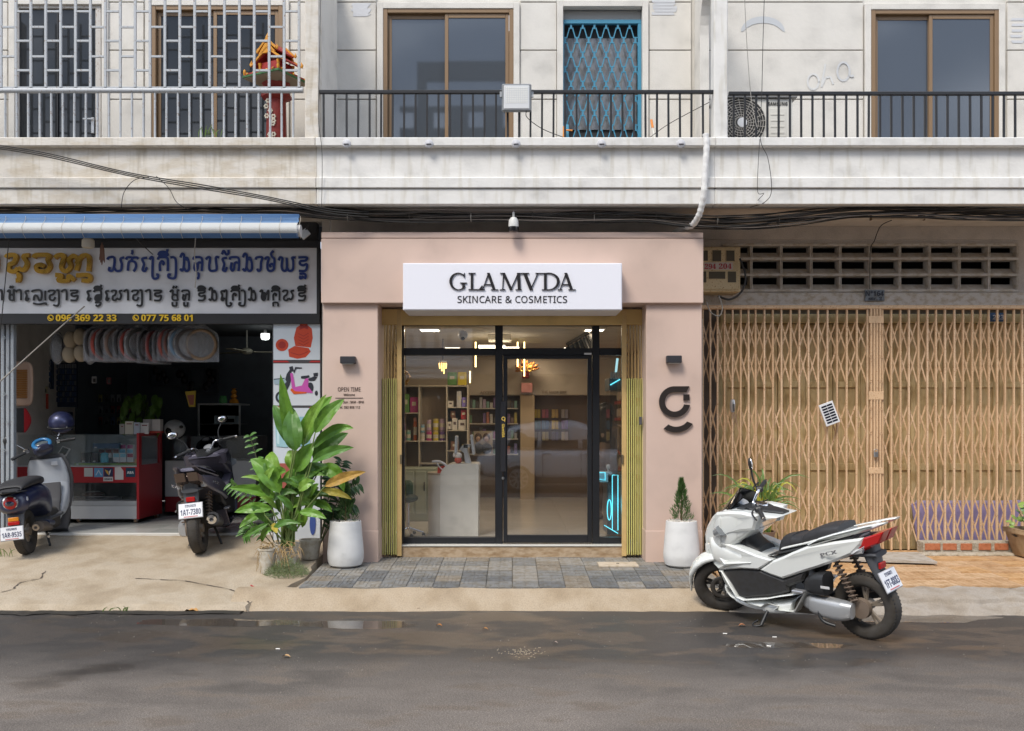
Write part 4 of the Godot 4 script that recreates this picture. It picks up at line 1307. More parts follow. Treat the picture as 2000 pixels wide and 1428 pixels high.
func shop_room() -> void:
	var x0 := -1.97
	var x1 := 2.03
	var back := 16.0
	var ce := 2.78
	var warm := weathered(0.55, 0.49, 0.41, 0.8, T.blotch, Vector3(0.3, 0.3, 0.3))
	struct(MB.new().span(Vector3(x0, FL - 0.1, -10.06), Vector3(x1, FL - 0.003, -back)), "shop_floor", weathered(0.5, 0.48, 0.45, 0.25, T.blotch, Vector3(0.5, 0.5, 0.5)))
	var fl := struct(MB.new().span(Vector3(x0, FL - 0.003, -10.06), Vector3(x1, FL - 0.001, -10.1)), "floor", M(0.5, 0.48, 0.44, 0.4))
	var tmat := M(0.56, 0.53, 0.48, 0.18)
	for i in 6:
		for j in 9: piece(box_mesh(Vector3(0.656, 0.006, 0.656), 0.001), "tile", tmat, fl, Transform3D(Basis(), Vector3(x0 + 0.33 + i * 0.66, FL - 0.001, -10.44 - j * 0.66)))
	struct(MB.new().span(Vector3(x0, ce, -10.06), Vector3(x1, ce + 0.1, -back)), "shop_ceiling", warm)
	struct(MB.new().span(Vector3(x0 - 0.05, FL - 0.1, -10.05), Vector3(x0, ce, -back)), "shop_wall_left", warm)
	struct(MB.new().span(Vector3(x1, FL - 0.1, -10.05), Vector3(x1 + 0.05, ce, -back)), "shop_wall_right", warm)
	struct(MB.new().span(Vector3(x0, FL - 0.1, -back), Vector3(x1, ce + 0.1, -back - 0.1)), "shop_wall_back", warm)
	# closing wall above the shopfront
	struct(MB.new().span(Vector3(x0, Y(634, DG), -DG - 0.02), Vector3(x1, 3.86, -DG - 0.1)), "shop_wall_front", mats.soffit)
	# display wall at the back with niches
	var d := 15.6
	var tx := M(0.2, 0.14, 0.09, 0.6)
	var dw := thing("display_wall", "beige back wall with THE MASK BAR lettering over recessed niches", "display wall", Vector3(0, FL, -d))
	obj(MB.new().span(Vector3(x0, Y(772, d), -d), Vector3(x1, ce, -back), 0.01), "bulkhead", warm, dw)
	obj(MB.new().span(V(1016, 1010, d) + Vector3(0, 0, 0.05), V(1044, 772, d) + Vector3(0, 0, -0.3), 0.01), "column", M(0.55, 0.43, 0.28, 0.6), dw)
	obj(MB.new().span(Vector3(x0, FL, -back + 0.01), Vector3(x1, Y(772, d), -back - 0.02)), "niche_back", M(0.2, 0.14, 0.1, 0.7), dw)
	obj(MB.new().span(Vector3(x0, ce - 0.09, -d + 0.02), Vector3(x1, ce - 0.03, -d - 0.02), 0.01), "cornice", warm, dw)
	letters("THE MASK BAR", V(1082, 766, d) + Vector3(0, 0, 0.008), W(49, d), W(5.5, d), tx, dw, "lettering", "Droid Sans", 400, 0.012)
	letters("ACCESSORIES", V(962, 767, d) + Vector3(0, 0, 0.008), W(48, d), W(5.5, d), tx, dw, "lettering", "Droid Sans", 400, 0.012)
	letters("DEODORANTS", V(862, 767, d) + Vector3(0, 0, 0.008), W(46, d), W(5.5, d), tx, dw, "lettering", "Droid Sans", 400, 0.012)
	# ceiling light of nested glowing frames
	var cl := thing("ceiling_light", "glowing ceiling light of overlapping square frames", "lamp", V(976, 650, 12.0))
	var em := glow(1.0, 0.9, 0.7, 2.6)
	var cx := X(976, 12.0)
	for e in [[-0.10, 0.32, 0.2, 0.0], [0.09, 0.30, 0.16, -0.02]]:
		var fm := MB.new()
		var c := Vector3(cx + e[0], ce - 0.16 + e[3], -12.0)
		for s in [-1.0, 1.0]:
			fm.box(c + Vector3(0, 0, s * e[2]), Vector3(e[1], 0.03, 0.02))
			fm.box(c + Vector3(s * e[1] / 2, 0, 0), Vector3(0.02, 0.03, e[2] * 2))
		obj(fm, "lamp_frame", em, cl)
	obj(MB.new().box(Vector3(cx, ce - 0.04, -12), Vector3(0.3, 0.08, 0.3), 0.01), "ceiling_rose", M(0.6, 0.55, 0.45, 0.4), cl)
	area(Vector3(cx, ce - 0.2, -12.0), 0.5, 0.4, 0.62, Color(1.0, 0.9, 0.76))
	for e in [[11.2, -1.0], [11.2, 1.0], [14.0, -0.9], [14.0, 0.9], [15.1, 0.3]]:
		var pl := thing("panel_lamp", "small square recessed ceiling lamp in cosmetics shop", "lamp", Vector3(e[1], ce, -e[0]), "recessed lamps in the cosmetics shop ceiling")
		obj(MB.new().box(Vector3(e[1], ce - 0.006, -e[0]), Vector3(0.26, 0.012, 0.26), 0.003), "lamp_trim", M(0.7, 0.7, 0.68, 0.4), pl)
		obj(MB.new().box(Vector3(e[1], ce - 0.014, -e[0]), Vector3(0.22, 0.006, 0.22)), "lamp_diffuser", glow(1.0, 0.9, 0.72, 1.6), pl)
		area(Vector3(e[1], ce - 0.02, -e[0]), 0.22, 0.22, 0.24, Color(1.0, 0.9, 0.76))
	# hanging light sticks
	for e in [[929, 668, 717, 12.6], [918, 725, 748, 14.5], [1011, 668, 716, 12.6], [1024, 668, 735, 13.0]]:
		var hs := thing("pendant_stick", "slim vertical glowing pendant stick %s" % {929: "left of the shopfront's middle post", 918: "low above the accessories shelf", 1011: "above the door glass, left one", 1024: "before the gold flower decoration"}[e[0]], "lamp", V(e[0], e[2], e[3]), "glowing sticks in the cosmetics shop")
		obj(MB.new().bar(V(e[0], e[1], e[3]), V(e[0], e[2], e[3]), 0.02, 0.02), "lamp_tube", glow(1.0, 0.75, 0.3, 2.2), hs)
		obj(MB.new().bar(V(e[0], e[1], e[3]), Vector3(X(e[0], e[3]), ce, -e[3]), 0.004, 0.004), "cord", M(0.1, 0.1, 0.1, 0.5), hs)
	# spotlight track
	var tr := thing("spotlight_track", "black ceiling track with five angled spotlights", "spotlights", Vector3(0.8, ce, -11.8))
	var ta := Vector3(X(1108, 13.2), ce - 0.02, -13.2)
	var tb := Vector3(X(1160, 11.0), ce - 0.02, -11.0)
	obj(MB.new().bar(ta, tb, 0.035, 0.03), "track", mats.blackp, tr)
	for k in 6:
		var p := ta.lerp(tb, (k + 0.3) / 6.0)
		obj(MB.new().tube([p + Vector3(0, -0.02, 0), p + Vector3(0.0, -0.06, 0)], 0.012, 8).tube([p + Vector3(-0.01, -0.05, 0), p + Vector3(0.04, -0.19, 0.03)], 0.034, 12), "spotlight", mats.blackp, tr)
	# hanging branch lamp and round camera
	var hl := thing("branch_lamp", "small pendant lamp of glowing amber sticks above counter", "lamp", V(865, 735, 12.5))
	obj(MB.new().tube([Vector3(X(865, 12.5), ce, -12.5), V(865, 705, 12.5)], 0.006, 6), "cord", mats.blackp, hl)
	obj(MB.new().box(V(865, 706, 12.5), Vector3(0.1, 0.03, 0.06), 0.01), "holder", mats.steel, hl)
	for k in 4: obj(MB.new().bar(V(858 + k * 4.5, 709, 12.5 + 0.05 * (k % 2)), V(859 + k * 4, 720 + 5 * (k % 3), 12.5 + 0.05 * (k % 2)), 0.016, 0.016), "lamp_stick", glow(1.0, 0.62, 0.18, 1.6), hl)
	var dc := thing("dome_camera", "white dome security camera under the cosmetics shop ceiling", "camera", Vector3(X(904, 11), ce, -11.0))
	obj(MB.new().ball(Vector3(X(904, 11), ce - 0.09, -11), Vector3(0.06, 0.06, 0.06)), "body", M(0.6, 0.6, 0.6, 0.4), dc)
	obj(MB.new().ball(Vector3(X(904, 11), ce - 0.125, -10.985), Vector3(0.03, 0.03, 0.045)), "lens", M(0.02, 0.02, 0.02, 0.1), dc)

func shop_goods() -> void:
	# counter with a curved shoulder
	var cm := weathered(0.62, 0.605, 0.56, 0.35, T.blotch, Vector3(0.5, 0.5, 0.5))
	var d := 10.62
	var ct := thing("shop_counter", "pale grey counter with curved shoulder behind the window", "counter", Vector3(X(884, d), FL, -d))
	var p := func(px: float, py: float) -> Vector2: return Vector2(X(px, d), Y(py, d))
	var prof := [Vector2(X(858, d), FL), Vector2(X(934, d), FL), p.call(935, 909), p.call(932, 906)]
	for k in 9:
		var a := PI / 2 * k / 8.0
		prof.append(p.call(884 - 25 * sin(a), 932 - 25.5 * cos(a)))
	var cb := MB.new()
	cb.prism(prof, -d - 0.55, -d, 0.004)
	obj(cb, "front_panel", cm, ct)
	var lw := MB.new()
	var lx := (X(832, d) + X(860, d)) / 2
	lw.lathe([Vector2(0.001, Y(928, d)), Vector2(0.17, Y(928, d)), Vector2(0.17, FL)], 28, Transform3D(Basis.from_scale(Vector3(W(29, d) / 0.34 * 2.0, 1, 1.4)), Vector3(X(861, d) , 0, -d - 0.27)))
	obj(lw, "curved_side", cm, ct)
	obj(MB.new().lathe([Vector2(0.001, Y(925, d)), Vector2(0.178, Y(925, d)), Vector2(0.178, Y(928.5, d)), Vector2(0.001, Y(928.5, d))], 28, Transform3D(Basis.from_scale(Vector3(W(29, d) / 0.34 * 2.0, 1, 1.4)), Vector3(X(861, d), 0, -d - 0.27))), "worktop", M(0.4, 0.36, 0.28, 0.4), ct)
	# twin-screen till
	var tl := thing("cash_register", "pale two-screen till standing on the grey counter", "till", V(905, 906, d + 0.2))
	var wh := M(0.55, 0.58, 0.62, 0.35)
	var td := d + 0.18
	for e in [[892, 851, 891, 886], [921, 849, 926, 888]]:
		var a := V(e[0], e[1], td)
		var b := V(e[2], e[3], td)
		obj(MB.new().bar(a, b, 0.028, 0.26, 0.008, Vector3.BACK), "screen", wh, tl)
	obj(MB.new().prism2([V(897, 878, td), V(905, 868, td), V(918, 868, td), V(918, 874, td), V(912, 876, td), V(920, 905, td), V(908, 906, td), V(906, 885, td)], 0.16), "stand", wh, tl)
	obj(MB.new().box(V(910, 871, td) + Vector3(0, 0, 0.085), Vector3(0.05, 0.045, 0.01), 0.003), "card_reader", mats.blackp, tl)
	# toy figure (plain) and red label gun
	var ty := thing("figurine", "small white and red lucky figurine on the counter", "figurine", V(895, 906, d + 0.1))
	obj(MB.new().ball(V(895, 899, d + 0.1), Vector3(0.045, 0.04, 0.045)), "body", M(0.55, 0.1, 0.06, 0.4), ty)
	obj(MB.new().ball(V(895, 890, d + 0.1), Vector3(0.045, 0.038, 0.045)), "head", M(0.75, 0.72, 0.68, 0.4), ty)
	obj(MB.new().ball(V(887, 889, d + 0.1), Vector3(0.016, 0.03, 0.016)), "paw", M(0.75, 0.72, 0.68, 0.4), ty)
	var wg := thing("label_gun", "red and grey label gun on the low counter shoulder", "label gun", V(858, 926, d + 0.05))
	obj(MB.new().prism2([V(854, 926, d + 0.05), V(855, 913, d + 0.05), V(863, 911, d + 0.05), V(868, 908, d + 0.05), V(873, 912, d + 0.05), V(866, 920, d + 0.05), V(862, 926, d + 0.05)], 0.08), "body", M(0.6, 0.05, 0.02, 0.35), wg)
	obj(MB.new().tube(curve([V(844, 902, d + 0.02), V(856, 901, d + 0.02), V(866, 905, d + 0.02), V(872, 910, d + 0.03)]), 0.014, 8).tube(curve([V(853, 904, d + 0.02), V(858, 912, d + 0.02), V(864, 917, d + 0.02)]), 0.008, 6), "handle", M(0.6, 0.6, 0.63, 0.35), wg)
	# open shelf unit
	var sd := 13.0
	var su := thing("display_shelf", "white open shelf unit of boxes and tubs behind counter", "shelf", V(860, 900, sd))
	var sw := M(0.55, 0.5, 0.42, 0.5)
	for px in [786, 817, 871, 912]:
		obj(MB.new().span(Vector3(X(px, sd), FL, -sd), Vector3(X(px + 2.5, sd), Y(752, sd), -sd - 0.35), 0.003), "upright", sw, su)
	for e in [[788.5, 817, 806], [788.5, 817, 861], [819.5, 871, 861], [873.5, 912, 795], [873.5, 912, 840], [873.5, 912, 880], [788.5, 817, 753], [819.5, 871, 753], [873.5, 912, 753], [819.5, 871, 905]]:
		obj(MB.new().span(Vector3(X(e[0], sd), Y(e[2] + 2, sd), -sd - 0.002), Vector3(X(e[1], sd), Y(e[2], sd), -sd - 0.348), 0.002), "shelf_board", sw, su)
	obj(MB.new().span(Vector3(X(786, sd), FL, -sd - 0.352), Vector3(X(914, sd), Y(752, sd), -sd - 0.36)), "back_board", M(0.3, 0.23, 0.16, 0.7), su)
	var cols := {"pink": [0.45, 0.05, 0.22], "green": [0.12, 0.28, 0.08], "white": [0.65, 0.62, 0.58], "orange": [0.5, 0.12, 0.03], "yellow": [0.6, 0.48, 0.03], "purple": [0.18, 0.08, 0.3], "lilac": [0.5, 0.36, 0.5], "blue": [0.2, 0.38, 0.5], "red": [0.4, 0.03, 0.04], "silver": [0.5, 0.5, 0.52], "violet": [0.25, 0.2, 0.6], "black": [0.05, 0.04, 0.04], "brown": [0.2, 0.1, 0.06], "teal": [0.2, 0.42, 0.34]}
	var goods := [["box", 801, 816, 776, 806, "pink", "magenta carton at left end of the white shelf unit"], ["box", 787, 799, 770, 806, "green", "green patterned carton beside the magenta carton"], ["tube", 807, 814, 816, 861, "orange", "tall orange tube on the white shelf unit"], ["tube", 793, 802, 840, 861, "teal", "mint green jar below the pink shelf"], ["tube", 787, 792, 826, 861, "purple", "slim dark bottle next to the mint green jar"],
		["tube", 821, 829, 829, 845, "blue", "small blue and white tub, top of its stack"], ["tube", 821, 829, 846, 861, "white", "white tub under the blue tub"], ["tube", 833, 842, 820, 840, "lilac", "pale pink tub, top of its stack"], ["tube", 832, 843, 841, 861, "pink", "rose tub under the pale pink tub"], ["tube", 845, 856, 818, 840, "yellow", "yellow tub, top of its stack"], ["tube", 845, 856, 841, 861, "yellow", "yellow tub, bottom of its stack"], ["tube", 858, 869, 818, 840, "lilac", "lilac tub, top of the rightmost stack"], ["tube", 858, 869, 841, 861, "purple", "dark purple tub, bottom of the rightmost stack"],
		["box", 875, 885, 783, 795, "white", "white box beside the tall grey carton"], ["box", 892, 901, 764, 795, "silver", "tall grey carton on the highest goods shelf"], ["box", 902, 911, 776, 795, "violet", "violet and white carton near the shelf end"], ["box", 874, 882, 824, 838, "white", "small white carton with dark dot, left one"], ["box", 883, 893, 817, 840, "white", "taller white carton with dark dot, middle one"], ["box", 895, 911, 820, 840, "white", "wide white carton with speckles"], ["box", 880, 889, 803, 817, "brown", "small brown carton stacked above the white ones"], ["box", 900, 911, 800, 819, "red", "red and white carton on the second shelf"],
		["box", 874, 892, 727, 752, "green", "yellow and green gift pack atop the shelf unit, left one"], ["box", 894, 911, 727, 752, "yellow", "yellow and green gift pack atop the shelf unit, right one"], ["box", 880, 896, 862, 880, "brown", "brown carton on the third shelf"], ["box", 903, 911, 868, 880, "yellow", "small yellow carton on the third shelf"]]
	for g in goods:
		var k: Array = cols[g[5]]
		var gd := sd + 0.08
		var o := thing("carton" if g[0] == "box" else "tub", g[6], "box" if g[0] == "box" else "tub", V((g[1] + g[2]) / 2.0, g[4], gd))
		if g[0] == "box":
			obj(MB.new().span(V(g[1], g[4], gd), V(g[2], g[3], gd) + Vector3(0, 0, -0.12), 0.003), "carton_body", M(k[0], k[1], k[2], 0.5), o)
			obj(MB.new().span(V(lerpf(g[1], g[2], 0.25), lerpf(g[3], g[4], 0.55), gd) + Vector3(0, 0, 0.002), V(lerpf(g[1], g[2], 0.75), lerpf(g[3], g[4], 0.3), gd)), "printed_panel", M(0.12, 0.08, 0.08, 0.5) if g[5] == "white" else M(0.6, 0.56, 0.45, 0.5), o)
		else:
			var r := W((g[2] - g[1]) / 2.0, gd)
			var y0 := Y(g[4], gd)
			var h := Y(g[3], gd) - y0
			var bt := Transform3D(Basis(), Vector3(X((g[1] + g[2]) / 2.0, gd), y0, -gd - r))
			obj(MB.new().lathe([Vector2(0, 0), Vector2(r, 0), Vector2(r, h * 0.8), Vector2(r * 0.9, h * 0.84)], 14, bt), "tub_body", M(k[0], k[1], k[2], 0.4), o)
			obj(MB.new().lathe([Vector2(r * 0.94, h * 0.84), Vector2(r * 0.94, h), Vector2(0, h)], 14, bt), "lid", M(k[0] * 0.6 + 0.2, k[1] * 0.6 + 0.15, k[2] * 0.6 + 0.15, 0.4), o)
			obj(MB.new().lathe([Vector2(r * 1.01, h * 0.25), Vector2(r * 1.01, h * 0.6)], 14, bt), "label_band", M(0.6, 0.55, 0.45, 0.5), o)
	# low cabinet behind the counter
	var lc := thing("low_cabinet", "grey green low cabinet with panel doors by window", "cabinet", V(810, 1000, 12.2))
	var cg := M(0.36, 0.4, 0.32, 0.5)
	obj(MB.new().span(Vector3(-1.9, FL, -12.2), Vector3(X(850, 12.2), Y(915, 12.2), -12.7), 0.006), "carcass", cg, lc)
	for k in 3:
		var a := X(786 + k * 24, 12.2)
		obj(MB.new().span(Vector3(a + 0.01, FL + 0.1, -12.18), Vector3(a + W(22, 12.2), Y(920, 12.2), -12.2), 0.008), "cabinet_door", cg, lc)
		obj(MB.new().box(Vector3(a + W(19, 12.2), Y(950, 12.2), -12.17), Vector3(0.012, 0.12, 0.02), 0.003), "handle", mats.blackp, lc)
	# swivel chair at the window edge
	var sc := thing("swivel_chair", "dark green swivel chair half hidden behind the folded gate", "chair", V(795, 1045, 10.7))
	obj(MB.new().box(V(793, 960, 10.7), Vector3(0.16, 0.26, 0.1), 0.03), "backrest", M(0.04, 0.09, 0.03, 0.7), sc)
	obj(MB.new().ball(V(800, 973, 10.7), Vector3(0.1, 0.05, 0.16)), "seat", M(0.03, 0.05, 0.03, 0.7), sc)
	obj(MB.new().tube([V(797, 976, 10.72), V(797, 1030, 10.72)], 0.022, 8), "post", mats.chrome, sc)
	var ft := MB.new()
	for k in 5: ft.tube([V(797, 1030, 10.72), V(797, 1030, 10.72) + Vector3(cos(k * 1.257) * 0.18, -0.06, sin(k * 1.257) * 0.16)], 0.014, 6)
	obj(ft, "foot_star", mats.chrome, sc)
	for k in 5: obj(MB.new().ball(V(797, 1030, 10.72) + Vector3(cos(k * 1.257) * 0.18, -0.085, sin(k * 1.257) * 0.16), Vector3(0.022, 0.026, 0.022), 10), "castor", mats.blackp, sc)
	# gold ring ornament at the window edge
	tag(obj(MB.new().torus(Transform3D(Basis(), V(788, 737, 10.5)), 0.06, 0.018, 24, 8).box(V(788, 750, 10.5), Vector3(0.1, 0.02, 0.03)), "gold_ring", M(0.4, 0.22, 0.05, 0.3, 0.6)), "gold ring ornament at left edge of shop window", "ornament")
	# gold flower decoration on the column
	var fd := 15.4
	var dec := thing("flower_decoration", "red and gold flower decoration hanging before beige column", "decoration", V(1028, 735, fd))
	obj(MB.new().box(V(1027, 732, fd), Vector3(W(14, fd), W(14, fd), 0.1), 0.01), "red_box", M(0.22, 0.015, 0.02, 0.4), dec)
	var pet := MB.new()
	for k in 26:
		var a := PI * (k + 0.5) / 26.0 + rng.randf_range(-0.1, 0.1)
		var rr := rng.randf_range(0.08, 0.2)
		pet.ball(V(1027, 724, fd) + Vector3(cos(a) * rr, sin(a) * rr * 0.8, rng.randf_range(0, 0.1)), Vector3(0.05, 0.022, 0.03), 8, Basis(Vector3.BACK, a))
	obj(pet, "gold_petals", M(0.55, 0.24, 0.06, 0.35, 0.4), dec)
	for s in [-1.0, 1.0]: obj(MB.new().torus(Transform3D(Basis(), V(1027 + s * 7, 722, fd) + Vector3(0, 0, 0.12)), 0.035, 0.016, 16, 6), "gold_rose", M(0.6, 0.34, 0.06, 0.3, 0.6), dec)
	var bg := thing("gift_bag", "speckled pink gift bag under the flower decoration", "bag", V(1029, 766, fd))
	obj(MB.new().span(V(1018, 767, fd), V(1040, 748, fd) + Vector3(0, 0, -0.1), 0.006), "bag_body", weathered(0.5, 0.22, 0.2, 0.5, T.rust, Vector3(6, 6, 6)), bg)
	# packets on the back wall
	var hues := [[0.6, 0.45, 0.05], [0.45, 0.12, 0.14], [0.55, 0.38, 0.1], [0.4, 0.36, 0.34], [0.15, 0.2, 0.13], [0.14, 0.2, 0.3], [0.62, 0.44, 0.03], [0.25, 0.14, 0.3], [0.35, 0.3, 0.22], [0.5, 0.42, 0.2], [0.2, 0.16, 0.2], [0.5, 0.45, 0.38]]
	var words := ["yellow", "dark red", "ochre", "grey", "dark green", "navy", "bright yellow", "purple", "tan", "cream", "charcoal", "beige"]
	var nth := ["top", "middle", "bottom"]
	for r in 3:
		for c in 4:
			var px: float = [1049, 1065, 1084, 1103][c]
			var i: int = r * 4 + c
			var hk := thing("mask_packets", "hanging %s sheet mask packets, %s row of the mask wall" % [words[i], nth[r]], "packet", V(px, 818 + r * 22, 15.9), "packets on the mask wall")
			for s in 2: obj(MB.new().box(V(px - 3.4 + s * 6.8, 808 + r * 22, 15.88), Vector3(0.055, 0.15, 0.02), 0.006), "packet", M(hues[i][0] * (1.0 - 0.2 * s), hues[i][1] * (1.0 - 0.2 * s), hues[i][2], 0.35), hk)
	# shelf bays along the right wall
	for e in [[12.6, "nearest"], [13.6, "second"], [14.6, "farthest"]]:
		var bd: float = e[0]
		var rs := thing("red_shelf", "%s red shelf bay of bottles along the cosmetics side wall" % e[1], "shelf", Vector3(1.9, FL, -bd), "red shelf bays along the wall")
		obj(MB.new().span(Vector3(1.99, FL, -bd), Vector3(2.02, 2.1, -bd - 0.9)), "back_board", M(0.35, 0.17, 0.12, 0.6), rs)
		for k in 6:
			var y := FL + 0.25 + 0.27 * k
			obj(MB.new().span(Vector3(1.72, y, -bd), Vector3(1.985, y + 0.05, -bd - 0.88), 0.003), "shelf_board", M(0.42, 0.05, 0.03, 0.5), rs)
			for q in 7: obj(MB.new().box(Vector3(1.79, y + 0.05 + 0.08, -bd - 0.07 - q * 0.12), Vector3(0.08, 0.15 - 0.02 * ((q + k) % 3), 0.07), 0.008), "bottle", M(0.6, 0.5, 0.36, 0.4) if (q + k) % 3 else M(0.55, 0.42, 0.4, 0.4), rs)
	# shelves of accessories left of the column
	var ac := thing("accessory_shelf", "back shelf of mixed accessories left of the beige column", "shelf", V(970, 900, 15.7))
	for k in 4: obj(MB.new().span(V(915, 799 + k * 30, 15.6), V(1012, 797 + k * 30, 15.6) + Vector3(0, 0, -0.3), 0.002), "shelf_board", sw, ac)
	var hh := cols.keys()
	for k in 4:
		for q in 14:
			if rng.randf() < 0.2: continue
			var kk: Array = cols[hh[rng.randi() % hh.size()]]
			var hgt := rng.randf_range(10, 22)
			obj(MB.new().span(V(916 + q * 6.8, 797 + k * 30, 15.68), V(921.5 + q * 6.8, 797 + k * 30 - hgt, 15.68) + Vector3(0, 0, -0.08), 0.003), "goods", M(kk[0] * 0.7 + 0.08, kk[1] * 0.7 + 0.08, kk[2] * 0.7 + 0.08, 0.5), ac)
	# photo boards with portraits left plain
	var pb := thing("photo_board", "cream photo board with two dark-haired portraits behind the till", "poster", V(950, 880, 14.0))
	obj(MB.new().span(V(925, 890, 14.0), V(962, 842, 14.0) + Vector3(0, 0, -0.02)), "board", M(0.5, 0.42, 0.32, 0.6), pb)
	for px in [934, 950]:
		obj(MB.new().ball(V(px, 854, 13.98), Vector3(0.055, 0.065, 0.02)), "printed_hair", M(0.1, 0.06, 0.04, 0.6), pb)
		obj(MB.new().ball(V(px, 858, 13.965), Vector3(0.035, 0.045, 0.02)), "printed_face", M(0.45, 0.3, 0.22, 0.6), pb)
		obj(MB.new().ball(V(px, 876, 13.97), Vector3(0.09, 0.08, 0.02)), "printed_shirt", M(0.05, 0.05, 0.06, 0.6), pb)
	neon_machine()
	shopper()

func neon_machine() -> void:
	var d := 10.32
	var t := thing("claw_machine", "tall game cabinet outlined in cyan neon at shop window edge", "game machine", V(1212, 1045, d))
	obj(MB.new().span(V(1186, 1045, d), V(1240, 925, d) + Vector3(0, 0, -0.5), 0.01), "base_cabinet", M(0.05, 0.05, 0.055, 0.35), t)
	obj(MB.new().span(V(1192, 925, d), V(1240, 762, d) + Vector3(0, 0, -0.48)), "glass_case", glass(0.15, Color(0.3, 0.36, 0.4)), t)
	obj(MB.new().span(V(1190, 762, d), V(1240, 738, d) + Vector3(0, 0, -0.5), 0.006), "marquee", M(0.08, 0.12, 0.14, 0.4), t)
	var ne := glow(0.12, 0.66, 0.8, 0.75)
	var z := d - 0.02
	obj(MB.new().tube([V(1192, 752, z), V(1211, 741, z)], 0.008, 6).tube([V(1196, 928, z), V(1207, 928, z), V(1207, 1036, z), V(1196, 1036, z), V(1196, 928, z)], 0.005, 6).tube([V(1180, 1026, z), V(1207, 1042, z)], 0.005, 6), "neon_tube", ne, t)
	var el := []
	for k in 21: el.append(V(1190 + 4 * cos(TAU * k / 20.0), 996 + 20 * sin(TAU * k / 20.0), z))
	obj(MB.new().tube(el, 0.005, 6), "neon_ring", ne, t)
	obj(MB.new().tube([V(1170, 923, z), V(1182, 923, z), V(1182, 938, z), V(1170, 936, z), V(1170, 923, z)], 0.006, 6), "neon_frame", ne, t)
	obj(MB.new().span(V(1171, 942, d), V(1196, 922, d) + Vector3(0, 0, -0.2), 0.006), "control_shelf", M(0.35, 0.5, 0.56, 0.4), t)
	obj(MB.new().tube([V(1188, 922, d + 0.1), V(1188, 914, d + 0.1)], 0.01, 8).ball(V(1188, 912, d + 0.1), Vector3(0.025, 0.03, 0.025), 10), "joystick", M(0.6, 0.6, 0.6, 0.4), t)
	for k in 4: obj(MB.new().box(V(1194 + k * 5, 733, z) , Vector3(0.022, 0.08, 0.02), 0.004), "sign_letter", M(0.45, 0.55, 0.6, 0.4), t)
	obj(MB.new().tube([V(1203, 727, z), V(1206, 700, z)], 0.013, 8), "sign_stick", glow(0.3, 0.55, 0.6, 0.7), t)
	lamp(V(1198, 985, d - 0.12), 0.012, Color(0.3, 0.9, 1.0), 0.1)

